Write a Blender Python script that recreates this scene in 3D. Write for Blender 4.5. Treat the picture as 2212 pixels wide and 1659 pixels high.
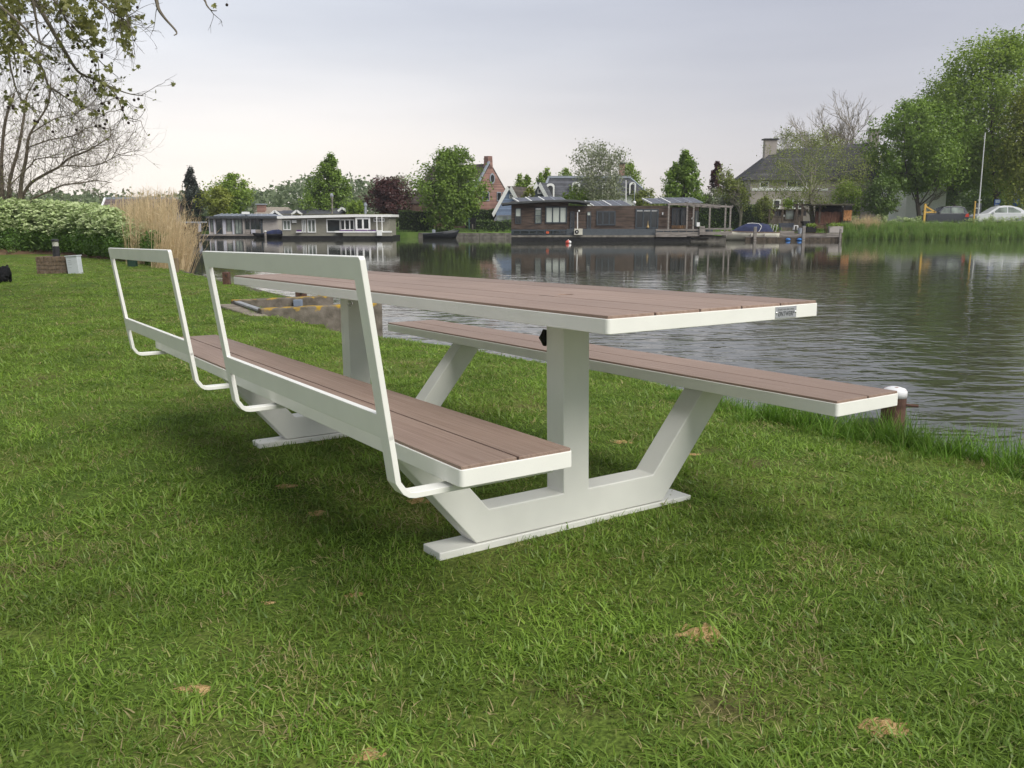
import bpy, bmesh, math, random
import numpy as np
from mathutils import Vector, Matrix, noise as mnoise

for o in list(bpy.data.objects): bpy.data.objects.remove(o)
SC = bpy.context.scene
COL = SC.collection
rng = np.random.default_rng(7)
random.seed(7)
rad = math.radians

# ------------------------------------------------------------------ camera
F = 1903.33            # focal length in pixels of a 2212 px wide frame
HC = 1.95              # eye height above the water (water is z = 0)
TH = rad(10.638)
cd_ = bpy.data.cameras.new('camera'); cam = bpy.data.objects.new('camera', cd_)
COL.objects.link(cam); SC.camera = cam
cam.location = (0, 0, HC); cam.rotation_euler = (rad(90) - TH, 0, 0)
cd_.sensor_width = 36; cd_.lens = F / 2212 * 36; cd_.clip_start = .05; cd_.clip_end = 6000

# ------------------------------------------------------------------ world
SUN_DIR = Vector((.62, -.52, .80)).normalized()
W = bpy.data.worlds.new('World'); SC.world = W; W.use_nodes = True
nt = W.node_tree; nt.nodes.clear()
def N(t, **k):
    n = nt.nodes.new(t)
    for a, b in k.items(): setattr(n, a, b)
    return n
out = N('ShaderNodeOutputWorld'); bg = N('ShaderNodeBackground'); bg.inputs[1].default_value = .55
nt.links.new(bg.outputs[0], out.inputs[0])
sky = N('ShaderNodeTexSky', sky_type='NISHITA', sun_disc=False, sun_elevation=math.asin(SUN_DIR.z),
        sun_rotation=math.atan2(SUN_DIR.x, SUN_DIR.y))
tc = N('ShaderNodeTexCoord'); sep = N('ShaderNodeSeparateXYZ'); nt.links.new(tc.outputs['Generated'], sep.inputs[0])
def ramp(stops, src):
    r = N('ShaderNodeValToRGB'); e = r.color_ramp.elements
    while len(e) < len(stops): e.new(.5)
    for i, (p, c) in enumerate(stops): e[i].position = p; e[i].color = (*c, 1)
    nt.links.new(src, r.inputs[0]); return r
def math_(op, a, b=None, clamp=False):
    m = N('ShaderNodeMath', operation=op, use_clamp=clamp)
    for i, v in enumerate((a, b)):
        if v is None: continue
        if isinstance(v, (int, float)): m.inputs[i].default_value = v
        else: nt.links.new(v, m.inputs[i])
    return m.outputs[0]
def mix(f, a, b, mode='MIX'):
    m = N('ShaderNodeMix', data_type='RGBA', blend_type=mode)
    for i, v in ((0, f), (6, a), (7, b)):
        if isinstance(v, (int, float)): m.inputs[i].default_value = v
        elif isinstance(v, tuple): m.inputs[i].default_value = (*v, 1)
        else: nt.links.new(v, m.inputs[i])
    return m.outputs[2]
# an even overcast: pinkish grey at the skyline, lavender grey overhead, a paler warm break low to the west
el = sep.outputs[2]
over = ramp([(0, (.585, .545, .545)), (.06, (.535, .51, .53)), (.14, (.475, .475, .52)), (.30, (.42, .445, .525)), (.6, (.46, .48, .54)), (1, (.56, .57, .61))], el)
west = ramp([(0, (1.0, .91, .82)), (.08, (.90, .84, .79)), (.18, (.72, .73, .77)), (.32, (.55, .60, .70)), (.6, (.50, .53, .60)), (1, (.56, .57, .61))], el)
az = math_('ADD', math_('MULTIPLY', sep.outputs[0], -.80), math_('MULTIPLY', sep.outputs[1], .60))
azf = N('ShaderNodeMapRange', interpolation_type='SMOOTHSTEP'); nt.links.new(az, azf.inputs[0])
azf.inputs[1].default_value = .25; azf.inputs[2].default_value = .98
base = mix(azf.outputs[0], over.outputs[0], west.outputs[0])
mp = N('ShaderNodeMapping'); mp.inputs['Scale'].default_value = (1, 1, 7); nt.links.new(tc.outputs['Generated'], mp.inputs[0])
cl = N('ShaderNodeTexNoise'); cl.inputs['Scale'].default_value = 1.6; cl.inputs['Detail'].default_value = 5; nt.links.new(mp.outputs[0], cl.inputs[0])
clr = ramp([(.3, (.885, .89, .905)), (.7, (1.10, 1.095, 1.08))], cl.outputs[0])
base = mix(1.0, base, clr.outputs[0], 'MULTIPLY')
sk = mix(1.0, sky.outputs[0], (.10, .10, .10), 'MULTIPLY')
nt.links.new(mix(.10, base, sk), bg.inputs[0])

# ------------------------------------------------------------------ sun behind thin cloud
sl = bpy.data.lights.new('sun', 'SUN'); sl.energy = 1.5; sl.angle = rad(42); sl.color = (1, .965, .90)
so = bpy.data.objects.new('sun', sl); COL.objects.link(so)
so.rotation_euler = SUN_DIR.to_track_quat('Z', 'Y').to_euler()
SC.view_settings.view_transform = 'Standard'; SC.view_settings.look = 'None'
SC.view_settings.exposure = 1.18; SC.view_settings.gamma = 1; SC.view_settings.use_curve_mapping = False
SC.render.engine = 'CYCLES'
SC.cycles.use_denoising = True; SC.cycles.use_adaptive_sampling = True; SC.cycles.adaptive_threshold = .02
SC.cycles.max_bounces = 4; SC.cycles.diffuse_bounces = 2; SC.cycles.glossy_bounces = 2
SC.cycles.transmission_bounces = 3; SC.cycles.transparent_max_bounces = 6

# ------------------------------------------------------------------ geometry of the view (pixel of the 2212 px frame -> place)
cT, sT = math.cos(TH), math.sin(TH)
def at(u, v, Y):
    b = (v - 829.5) / F; dy = cT - b * sT
    return Vector(((u - 1106) / F * Y / dy, Y, HC + (-sT - b * cT) * Y / dy))
def yfun(y): return y if y < 10 else 10 + 12 * (1 - math.exp(-(y - 10) / 12))
def lawn_z(x, y):
    return .92526 + .010515 * (max(x, -16) + .28418) - .018631 * (yfun(y) - 3.51725)
def lawn_at(u, v):
    b = (v - 829.5) / F; d = Vector(((u - 1106) / F, cT - b * sT, -sT - b * cT))
    z = .9
    for i in range(12):
        s = (z - HC) / d.z; p = Vector((0, 0, HC)) + d * s; z = lawn_z(p.x, p.y)
    return Vector((p.x, p.y, z))
def water_at(u, v, z=0):
    b = (v - 829.5) / F; d = Vector(((u - 1106) / F, cT - b * sT, -sT - b * cT)); s = (z - HC) / d.z
    return Vector((0, 0, HC)) + d * s
def z2(x, y): return 379.5 + x * .1348, 325.3 + y * .1348
def z3(x, y): return 650.6 + x * .1348, 298.2 + y * .1348
def z4(x, y): return 881.0 + x * .1348, 298.2 + y * .1348
def z5(x, y): return 1084.3 + x * .1348, 325.3 + y * .1348
def z6(x, y): return 1341.8 + x * .1348, 325.3 + y * .1348
def z7(x, y): return 1585.8 + x * .15526, 271.1 + y * .15526
def z8(x, y): return 1856.9 + x * .16055, 271.1 + y * .16055
def zD(x, y): return 1612.9 + x * .10417, 433.7 + y * .10417     # dock close-up
def z1(x, y): return x * .1961, 338.9 + y * .1961
def zP(x, y): return x * .2328, y * .2328                        # plane-tree corner

# ------------------------------------------------------------------ materials
MATS = {}
def mat(name, col, rough=.6, var=.12, scale=4., bump=0., bscale=60., metal=0., stretch=(1, 1, 1), col2=None, detail=5., spec=.4, extra=None):
    if name in MATS: return MATS[name]
    m = bpy.data.materials.new(name); m.use_nodes = True; t = m.node_tree; b = t.nodes['Principled BSDF']
    b.inputs['Roughness'].default_value = rough; b.inputs['Metallic'].default_value = metal
    b.inputs['Specular IOR Level'].default_value = spec
    c = t.nodes.new('ShaderNodeTexCoord'); mp = t.nodes.new('ShaderNodeMapping'); mp.inputs['Scale'].default_value = stretch
    t.links.new(c.outputs['Object'], mp.inputs[0])
    n = t.nodes.new('ShaderNodeTexNoise'); n.inputs['Scale'].default_value = scale; n.inputs['Detail'].default_value = detail
    t.links.new(mp.outputs[0], n.inputs[0])
    r = t.nodes.new('ShaderNodeValToRGB'); e = r.color_ramp.elements
    c2 = col2 or tuple(min(1, x * (1 + var)) for x in col); c1 = col if col2 else tuple(x * (1 - var) for x in col)
    e[0].position, e[1].position = .35, .65; e[0].color = (*c1, 1); e[1].color = (*c2, 1)
    t.links.new(n.outputs[0], r.inputs[0]); t.links.new(r.outputs[0], b.inputs['Base Color'])
    if bump:
        n2 = t.nodes.new('ShaderNodeTexNoise'); n2.inputs['Scale'].default_value = bscale; n2.inputs['Detail'].default_value = 4
        t.links.new(mp.outputs[0], n2.inputs[0])
        bp = t.nodes.new('ShaderNodeBump'); bp.inputs['Strength'].default_value = bump; bp.inputs['Distance'].default_value = .01
        t.links.new(n2.outputs[0], bp.inputs['Height']); t.links.new(bp.outputs[0], b.inputs['Normal'])
    if extra: extra(t, b, mp, r)
    MATS[name] = m; return m
def board_lines(period, axis=2, dark=.45, width=.06):
    """joints between boards or tiles too small to build: fine dark lines across one axis"""
    def f(t, b, mp, r):
        s = t.nodes.new('ShaderNodeSeparateXYZ'); t.links.new(mp.outputs[0], s.inputs[0])
        a = t.nodes.new('ShaderNodeMath'); a.operation = 'DIVIDE'; a.inputs[1].default_value = period; t.links.new(s.outputs[axis], a.inputs[0])
        fr = t.nodes.new('ShaderNodeMath'); fr.operation = 'FRACT'; t.links.new(a.outputs[0], fr.inputs[0])
        lt = t.nodes.new('ShaderNodeMath'); lt.operation = 'LESS_THAN'; lt.inputs[1].default_value = width; t.links.new(fr.outputs[0], lt.inputs[0])
        fl = t.nodes.new('ShaderNodeMath'); fl.operation = 'FLOOR'; t.links.new(a.outputs[0], fl.inputs[0])
        wn = t.nodes.new('ShaderNodeTexWhiteNoise'); wn.noise_dimensions = '1D'; t.links.new(fl.outputs[0], wn.inputs['W'])
        mr = t.nodes.new('ShaderNodeMapRange'); mr.inputs[3].default_value = .72; mr.inputs[4].default_value = 1.25; t.links.new(wn.outputs[0], mr.inputs[0])
        m0 = t.nodes.new('ShaderNodeMix'); m0.data_type = 'RGBA'; m0.blend_type = 'MULTIPLY'; m0.inputs[0].default_value = 1
        t.links.new(r.outputs[0], m0.inputs[6]); t.links.new(mr.outputs[0], m0.inputs[7])
        m1 = t.nodes.new('ShaderNodeMix'); m1.data_type = 'RGBA'; m1.blend_type = 'MULTIPLY'; m1.inputs[7].default_value = (dark, dark, dark, 1)
        t.links.new(lt.outputs[0], m1.inputs[0]); t.links.new(m0.outputs[2], m1.inputs[6]); t.links.new(m1.outputs[2], b.inputs['Base Color'])
    return f
def leafmat(name, c1, c2, trans=.35, patch=0., c3=None, gloss=.03):
    """foliage: colour differs from leaf to leaf (attribute rnd)"""
    if name in MATS: return MATS[name]
    m = bpy.data.materials.new(name); m.use_nodes = True; t = m.node_tree; t.nodes.clear(); L = t.links.new
    o = t.nodes.new('ShaderNodeOutputMaterial'); a = t.nodes.new('ShaderNodeAttribute'); a.attribute_name = 'rnd'
    r = t.nodes.new('ShaderNodeValToRGB'); e = r.color_ramp.elements; e[0].color = (*c1, 1); e[1].color = (*c2, 1)
    if c3: x = e.new(.93); x.color = (*c2, 1); e[2].color = (*c3, 1)
    L(a.outputs['Fac'], r.inputs[0]); colo = r.outputs[0]
    if patch:
        g = t.nodes.new('ShaderNodeNewGeometry'); n = t.nodes.new('ShaderNodeTexNoise'); n.inputs['Scale'].default_value = patch; n.inputs['Detail'].default_value = 3
        L(g.outputs['Position'], n.inputs[0]); mr = t.nodes.new('ShaderNodeMapRange'); mr.inputs[1].default_value = .3; mr.inputs[2].default_value = .7
        mr.inputs[3].default_value = .72; mr.inputs[4].default_value = 1.3; L(n.outputs[0], mr.inputs[0])
        mm = t.nodes.new('ShaderNodeMix'); mm.data_type = 'RGBA'; mm.blend_type = 'MULTIPLY'; mm.inputs[0].default_value = 1
        L(colo, mm.inputs[6]); L(mr.outputs[0], mm.inputs[7]); colo = mm.outputs[2]
    d = t.nodes.new('ShaderNodeBsdfDiffuse'); tr = t.nodes.new('ShaderNodeBsdfTranslucent'); mx = t.nodes.new('ShaderNodeMixShader'); mx.inputs[0].default_value = trans
    L(colo, d.inputs[0]); L(colo, tr.inputs[0]); L(d.outputs[0], mx.inputs[1]); L(tr.outputs[0], mx.inputs[2])
    last = mx.outputs[0]
    if gloss:
        gl = t.nodes.new('ShaderNodeBsdfGlossy'); gl.inputs['Roughness'].default_value = .45; m2 = t.nodes.new('ShaderNodeMixShader'); m2.inputs[0].default_value = gloss
        L(last, m2.inputs[1]); L(gl.outputs[0], m2.inputs[2]); last = m2.outputs[0]
    L(last, o.inputs[0]); MATS[name] = m; return m

# ------------------------------------------------------------------ mesh helpers
def link(name, me, parent=None, loc=None):
    o = bpy.data.objects.new(name, me); COL.objects.link(o)
    if parent: o.parent = parent
    if loc is not None: o.location = loc
    return o
def tag(o, label=None, cat=None, group=None, kind=None):
    if label: o['label'] = label
    if cat: o['category'] = cat
    if group: o['group'] = group
    if kind: o['kind'] = kind
    return o
def thing(name, label, cat, loc=(0, 0, 0), group=None):
    o = bpy.data.objects.new(name, None); o.empty_display_size = .2; COL.objects.link(o); o.location = loc
    return tag(o, label, cat, group)
def arrays_mesh(name, V, faces, mats, attr=None, mi=None, smooth=False):
    """V (n,3); faces: array (m,k) or list of lists"""
    me = bpy.data.meshes.new(name); V = np.asarray(V, dtype=np.float32)
    if isinstance(faces, np.ndarray):
        m, k = faces.shape; me.vertices.add(len(V)); me.vertices.foreach_set('co', V.ravel())
        me.loops.add(m * k); me.loops.foreach_set('vertex_index', faces.astype(np.int32).ravel())
        me.polygons.add(m); me.polygons.foreach_set('loop_start', np.arange(0, m * k, k, dtype=np.int32))
        me.update(calc_edges=True)
    else:
        me.from_pydata([tuple(map(float, v)) for v in V], [], faces)
    for x in (mats if isinstance(mats, (list, tuple)) else [mats]): me.materials.append(x)
    if attr is not None:
        a = me.attributes.new('rnd', 'FLOAT', 'FACE'); a.data.foreach_set('value', np.asarray(attr, dtype=np.float32))
    if mi is not None: me.polygons.foreach_set('material_index', np.asarray(mi, dtype=np.int32))
    if smooth: me.polygons.foreach_set('use_smooth', np.ones(len(me.polygons), dtype=bool))
    me.update(); return me
class MB:
    """collects boxes, prisms and tubes; build() links them as one mesh object"""
    def __init__(s): s.v = []; s.f = []
    def add(s, vs, fs):
        k = len(s.v); s.v += [Vector(v) for v in vs]; s.f += [[i + k for i in f] for f in fs]; return s
    def box(s, x0, x1, y0, y1, z0, z1, T=None):
        x0, x1 = sorted((x0, x1)); y0, y1 = sorted((y0, y1)); z0, z1 = sorted((z0, z1))
        vs = [Vector(p) for p in ((x0, y0, z0), (x1, y0, z0), (x1, y1, z0), (x0, y1, z0), (x0, y0, z1), (x1, y0, z1), (x1, y1, z1), (x0, y1, z1))]
        if T: vs = [T @ v for v in vs]
        return s.add(vs, [(0, 3, 2, 1), (4, 5, 6, 7), (0, 1, 5, 4), (1, 2, 6, 5), (2, 3, 7, 6), (3, 0, 4, 7)])
    def hexa(s, bottom, top):
        return s.add(list(bottom) + list(top), [(0, 3, 2, 1), (4, 5, 6, 7), (0, 1, 5, 4), (1, 2, 6, 5), (2, 3, 7, 6), (3, 0, 4, 7)])
    def prism(s, poly, d):
        """polygon (list of points) pushed along vector d"""
        n = len(poly); d = Vector(d); a = [Vector(p) for p in poly]; b = [p + d for p in a]
        return s.add(a + b, [tuple(range(n))[::-1], tuple(range(n, 2 * n))] + [(i, (i + 1) % n, n + (i + 1) % n, n + i) for i in range(n)])
    def tube(s, pts, r, n=6, cap=True):
        pts = [Vector(p) for p in pts]; R = r if isinstance(r, (list, tuple)) else [r] * len(pts)
        k = len(s.v); ring = []
        up = Vector((.13, .27, 1))
        for i, p in enumerate(pts):
            d = (pts[min(i + 1, len(pts) - 1)] - pts[max(i - 1, 0)]).normalized()
            a = d.cross(up)
            if a.length < .1: a = d.cross(Vector((1, 0, 0)))
            a.normalize(); b = d.cross(a)
            s.v += [p + (a * math.cos(q) + b * math.sin(q)) * R[i] for q in (2 * math.pi * j / n for j in range(n))]
        for i in range(len(pts) - 1):
            for j in range(n):
                s.f.append([k + i * n + j, k + i * n + (j + 1) % n, k + (i + 1) * n + (j + 1) % n, k + (i + 1) * n + j])
        if cap: s.f += [[k + j for j in range(n)][::-1], [k + (len(pts) - 1) * n + j for j in range(n)]]
        return s
    def bar(s, a, b, w, h, up=(0, 0, 1)):
        a, b = Vector(a), Vector(b); d = (b - a).normalized(); x = d.cross(Vector(up)).normalized(); y = x.cross(d)
        q = [a + x * i * w / 2 + y * j * h / 2 for i, j in ((-1, -1), (1, -1), (1, 1), (-1, 1))]
        return s.prism(q, b - a)
    def ball(s, c, r, n=8, m=6, sq=(1, 1, 1)):
        c = Vector(c); vs = [c + Vector((0, 0, -r * sq[2]))]
        for i in range(1, m):
            t = math.pi * i / m
            vs += [c + Vector((r * sq[0] * math.sin(t) * math.cos(2 * math.pi * j / n), r * sq[1] * math.sin(t) * math.sin(2 * math.pi * j / n), -r * sq[2] * math.cos(t))) for j in range(n)]
        vs.append(c + Vector((0, 0, r * sq[2]))); fs = [(0, 1 + (j + 1) % n, 1 + j) for j in range(n)]
        for i in range(m - 2):
            fs += [(1 + i * n + j, 1 + i * n + (j + 1) % n, 1 + (i + 1) * n + (j + 1) % n, 1 + (i + 1) * n + j) for j in range(n)]
        t = len(vs) - 1; fs += [(t, 1 + (m - 2) * n + j, 1 + (m - 2) * n + (j + 1) % n) for j in range(n)]
        return s.add(vs, fs)
    def lathe(s, c, prof, n=12):
        c = Vector(c); k = len(s.v)
        for r, z in prof: s.v += [c + Vector((r * math.cos(2 * math.pi * j / n), r * math.sin(2 * math.pi * j / n), z)) for j in range(n)]
        for i in range(len(prof) - 1):
            for j in range(n): s.f.append([k + i * n + j, k + i * n + (j + 1) % n, k + (i + 1) * n + (j + 1) % n, k + (i + 1) * n + j])
        s.f += [[k + j for j in range(n)][::-1], [k + (len(prof) - 1) * n + j for j in range(n)]]
        return s
    def build(s, name, m, parent=None, bevel=0., smooth=False, loc=None, seg=2):
        """vertices are world places (or places in the parent's own frame when the parent is rotated)"""
        off = Vector((0, 0, 0))
        if loc is not None: off = Vector(loc)
        elif parent is not None and not parent.get('local'):
            q = parent
            while q is not None: off += q.location; q = q.parent
        me = bpy.data.meshes.new(name); me.from_pydata([tuple(v - off) for v in s.v], [], s.f); me.materials.append(m)
        bm = bmesh.new(); bm.from_mesh(me); bmesh.ops.recalc_face_normals(bm, faces=bm.faces); bm.to_mesh(me); bm.free()
        if smooth: me.polygons.foreach_set('use_smooth', np.ones(len(me.polygons), dtype=bool))
        o = link(name, me, parent, loc if parent is None else None)
        if bevel:
            b = o.modifiers.new('bevel', 'BEVEL'); b.width = bevel; b.segments = seg; b.limit_method = 'ANGLE'; b.angle_limit = rad(40)
            b.harden_normals = False
        return o
def smoothstep(a, b, x):
    t = min(1, max(0, (x - a) / (b - a))); return t * t * (3 - 2 * t)

# ------------------------------------------------------------------ scatter (only for what nobody could count)
def scatter(name, pts, rot, scl, var, variants, label, cat):
    """one object: plant meshes set on points by geometry nodes"""
    c = bpy.data.collections.new(name + '_kinds')
    for i, me in enumerate(variants): c.objects.link(bpy.data.objects.new(f'{name}_kind_{i:02d}', me))
    me = bpy.data.meshes.new(name); me.vertices.add(len(pts)); me.vertices.foreach_set('co', np.asarray(pts, np.float32).ravel())
    a = me.attributes.new('rot', 'FLOAT_VECTOR', 'POINT'); a.data.foreach_set('vector', np.asarray(rot, np.float32).ravel())
    a = me.attributes.new('scl', 'FLOAT_VECTOR', 'POINT'); a.data.foreach_set('vector', np.asarray(scl, np.float32).ravel())
    a = me.attributes.new('var', 'INT', 'POINT'); a.data.foreach_set('value', np.asarray(var, np.int32))
    o = link(name, me); tag(o, label, cat, kind='stuff')
    g = bpy.data.node_groups.new(name, 'GeometryNodeTree')
    g.interface.new_socket('Geometry', in_out='INPUT', socket_type='NodeSocketGeometry'); g.interface.new_socket('Geometry', in_out='OUTPUT', socket_type='NodeSocketGeometry')
    gi = g.nodes.new('NodeGroupInput'); go = g.nodes.new('NodeGroupOutput'); ip = g.nodes.new('GeometryNodeInstanceOnPoints'); ci = g.nodes.new('GeometryNodeCollectionInfo')
    ci.inputs[0].default_value = c; ci.inputs[1].default_value = True; ci.inputs[2].default_value = True
    ip.inputs['Pick Instance'].default_value = True
    def na(nm, ty, sock):
        n = g.nodes.new('GeometryNodeInputNamedAttribute'); n.data_type = ty; n.inputs[0].default_value = nm
        g.links.new([x for x in n.outputs if x.enabled and x.name == 'Attribute'][0], ip.inputs[sock])
    na('rot', 'FLOAT_VECTOR', 'Rotation'); na('scl', 'FLOAT_VECTOR', 'Scale'); na('var', 'INT', 'Instance Index')
    g.links.new(gi.outputs[0], ip.inputs['Points']); g.links.new(ci.outputs[0], ip.inputs['Instance']); g.links.new(ip.outputs[0], go.inputs[0])
    o.modifiers.new('scatter', 'NODES').node_group = g
    return o
def blades(name, n, radius, lmin, lmax, w, lean, m, dead=.1, seed=0, seg=3, clump=1.0):
    """a tuft of bent, tapering blades"""
    r = np.random.default_rng(seed); V = []; Fq = []; A = []
    for i in range(n):
        q = r.uniform(0, 2 * math.pi); d = radius * math.sqrt(r.uniform()) ** clump; b = np.array([d * math.cos(q), d * math.sin(q), -.006])
        az = r.uniform(0, 2 * math.pi); L = r.uniform(lmin, lmax); ln = abs(r.normal(lean, lean * .5)); ww = w * r.uniform(.6, 1.25)
        side = np.array([-math.sin(az), math.cos(az), 0]); fw = np.array([math.cos(az), math.sin(az), 0]); tw = r.uniform(-.9, .9)
        side = side * math.cos(tw) + fw * math.sin(tw)
        k = len(V); p = b.copy(); ang = ln * .35
        for j in range(seg + 1):
            t = j / seg; wd = ww * (1 - t ** 1.6) * .5 + .0001
            V += [p - side * wd, p + side * wd]
            ang += ln / seg * .9; p = p + (fw * math.sin(ang) + np.array([0, 0, math.cos(ang)])) * L / seg
        for j in range(seg): Fq.append((k + 2 * j, k + 2 * j + 1, k + 2 * j + 3, k + 2 * j + 2))
        A += [.97 if r.uniform() < dead else r.uniform(0, .9)] * seg
    return arrays_mesh(name, np.array(V), np.array(Fq), m, A)
# ================================================================== the setting: water, lawn, far bank
EDGE = [(8.0, -9.0), (4.6, -1.5), (3.2, 1.6), (2.42, 3.3), (1.85, 4.15), (1.30, 4.95), (.80, 6.1), (.02, 7.1), (-1.42, 9.3), (-1.95, 10.1), (-2.45, 11.4),
        (-3.2, 13.6), (-5.9, 18.6), (-8.9, 24.0), (-10.6, 27.4), (-12.6, 31.5), (-16, 38), (-24, 52)]
def edge_x(y): return float(np.interp(y, [p[1] for p in EDGE], [p[0] for p in EDGE]))
# the slipway notch: two walls square to the bank
SLA, SLB = Vector((-3.05, 11.15, 0)), Vector((-3.80, 12.45, 0)); SLD = Vector((.86, .51, 0)).normalized()
def in_notch(x, y):
    p = Vector((x, y, 0)) - SLA; e = (SLB - SLA); n = Vector((-SLD.y, SLD.x, 0)); w = e.dot(n)
    return p.dot(SLD) > 0.05 and 0 < p.dot(n) < w
def lawn_h(x, y):
    d = edge_x(y) - x
    z = lawn_z(x, y) + .02 * mnoise.noise(Vector((x * .45, y * .45, 0))) + .006 * mnoise.noise(Vector((x * 2, y * 2, 4)))
    fall = .17 * smoothstep(7.5, 11.0, y) * (1 - smoothstep(11.0, 12.2, y)) + .03
    return z - fall * (1 - smoothstep(0, .9, d))

def shader_ground():
    m = bpy.data.materials.new('turf_soil'); m.use_nodes = True; t = m.node_tree; b = t.nodes['Principled BSDF']; L = t.links.new
    g = t.nodes.new('ShaderNodeNewGeometry')
    def noise(s, d=4, stretch=None):
        n = t.nodes.new('ShaderNodeTexNoise'); n.inputs['Scale'].default_value = s; n.inputs['Detail'].default_value = d
        if stretch:
            mp = t.nodes.new('ShaderNodeMapping'); mp.inputs['Scale'].default_value = stretch; L(g.outputs['Position'], mp.inputs[0]); L(mp.outputs[0], n.inputs[0])
        else: L(g.outputs['Position'], n.inputs[0])
        return n.outputs[0]
    def rmp(src, stops):
        r = t.nodes.new('ShaderNodeValToRGB'); e = r.color_ramp.elements
        while len(e) < len(stops): e.new(.5)
        for i, (p, c) in enumerate(stops): e[i].position = p; e[i].color = (*c, 1)
        L(src, r.inputs[0]); return r.outputs[0]
    a = rmp(noise(1.3, 6), [(.30, (.060, .105, .018)), (.5, (.090, .135, .026)), (.72, (.14, .160, .045))])
    f = rmp(noise(95, 6), [(.3, (.48, .48, .48)), (.7, (1.6, 1.55, 1.4))])
    mm = t.nodes.new('ShaderNodeMix'); mm.data_type = 'RGBA'; mm.blend_type = 'MULTIPLY'; mm.inputs[0].default_value = 1; L(a, mm.inputs[6]); L(f, mm.inputs[7])
    s = rmp(noise(2.6, 5), [(.63, (0, 0, 0)), (.74, (.7, .7, .7))])
    m2 = t.nodes.new('ShaderNodeMix'); m2.data_type = 'RGBA'; m2.inputs[7].default_value = (.105, .076, .042, 1); L(s, m2.inputs[0]); L(mm.outputs[2], m2.inputs[6])
    L(m2.outputs[2], b.inputs['Base Color']); b.inputs['Roughness'].default_value = .95; b.inputs['Specular IOR Level'].default_value = .1
    bp = t.nodes.new('ShaderNodeBump'); bp.inputs['Strength'].default_value = .6; bp.inputs['Distance'].default_value = .02; L(noise(70, 6), bp.inputs['Height']); L(bp.outputs[0], b.inputs['Normal'])
    return m
M_TURF = shader_ground()
def build_lawn():
    ys = list(np.concatenate([np.arange(-9, 1, 1.), np.arange(1, 14, .2), np.arange(14, 30, .5), np.arange(30, 53, 1.5)]))
    ds = [0, .08, .2, .35, .55, .8, 1.1, 1.5, 2, 2.6, 3.3, 4.2, 5.2, 6.5, 8, 10, 13, 17, 22, 28, 36, 60]
    V = []; Fc = []; nc = len(ds) + 1
    for y in ys:
        e = edge_x(y)
        V.append((e + .03, y, -.6))
        for d in ds: V.append((e - d, y, lawn_h(e - d, y)))
    for i in range(len(ys) - 1):
        for j in range(nc - 1):
            a = i * nc + j; q = [a, a + nc, a + nc + 1, a + 1]
            c = sum((np.array(V[k]) for k in q)) / 4
            if 10.5 < c[1] < 14 and in_notch(c[0], c[1]): continue
            Fc.append(q)
    me = arrays_mesh('lawn', np.array(V), Fc, M_TURF, smooth=True)
    o = link('lawn', me); tag(o, 'mown green lawn sloping gently down to the river', kind='structure'); return o
build_lawn()

def shader_water():
    m = bpy.data.materials.new('river_water'); m.use_nodes = True; t = m.node_tree; b = t.nodes['Principled BSDF']; L = t.links.new
    b.inputs['Base Color'].default_value = (.052, .053, .038, 1); b.inputs['Roughness'].default_value = .03; b.inputs['IOR'].default_value = 1.33
    b.inputs['Specular IOR Level'].default_value = .5
    g = t.nodes.new('ShaderNodeNewGeometry')
    def noise(s, d, stretch, rz=0., dist=0.):
        n = t.nodes.new('ShaderNodeTexNoise'); n.inputs['Scale'].default_value = s; n.inputs['Detail'].default_value = d; n.inputs['Roughness'].default_value = .5
        n.inputs['Distortion'].default_value = dist
        mp = t.nodes.new('ShaderNodeMapping'); mp.inputs['Scale'].default_value = stretch; mp.inputs['Rotation'].default_value = (0, 0, rz)
        L(g.outputs['Position'], mp.inputs[0]); L(mp.outputs[0], n.inputs[0]); return n.outputs[0]
    def ma(op, a, c):
        x = t.nodes.new('ShaderNodeMath'); x.operation = op
        for i, v in enumerate((a, c)):
            if isinstance(v, (int, float)): x.inputs[i].default_value = v
            else: L(v, x.inputs[i])
        return x.outputs[0]
    h = ma('ADD', ma('MULTIPLY', noise(2.3, 2., (.55, 1, 1), .25, .4), 1.0), ma('MULTIPLY', noise(6.5, 2., (.6, 1, 1), -.2), .26))
    h = ma('ADD', h, ma('MULTIPLY', noise(.55, 1., (.5, 1, 1), .1), 1.2))
    # wind: ruffled in the open, sheltered along the far bank
    s = t.nodes.new('ShaderNodeSeparateXYZ'); L(g.outputs['Position'], s.inputs[0])
    mr = t.nodes.new('ShaderNodeMapRange'); mr.interpolation_type = 'SMOOTHSTEP'; L(s.outputs[1], mr.inputs[0]); mr.inputs[1].default_value = 8; mr.inputs[2].default_value = 40
    mr.inputs[3].default_value = .029; mr.inputs[4].default_value = .0026
    wp = noise(.06, 3., (.25, 1, 1), .05); r = t.nodes.new('ShaderNodeMapRange'); L(wp, r.inputs[0]); r.inputs[1].default_value = .35; r.inputs[2].default_value = .65; r.inputs[3].default_value = .55; r.inputs[4].default_value = 1.35
    bp = t.nodes.new('ShaderNodeBump'); bp.inputs['Strength'].default_value = 1; L(ma('MULTIPLY', h, ma('MULTIPLY', mr.outputs[0], r.outputs[0])), bp.inputs['Height']); bp.inputs['Distance'].default_value = 1.0
    L(bp.outputs[0], b.inputs['Normal']); return m
V = [(-330, -60, 0), (330, -60, 0), (330, 330, 0), (-330, 330, 0)]
tag(link('river_water', arrays_mesh('river_water', V, [[0, 1, 2, 3]], shader_water())), 'rippled grey green river water', kind='structure')

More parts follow.
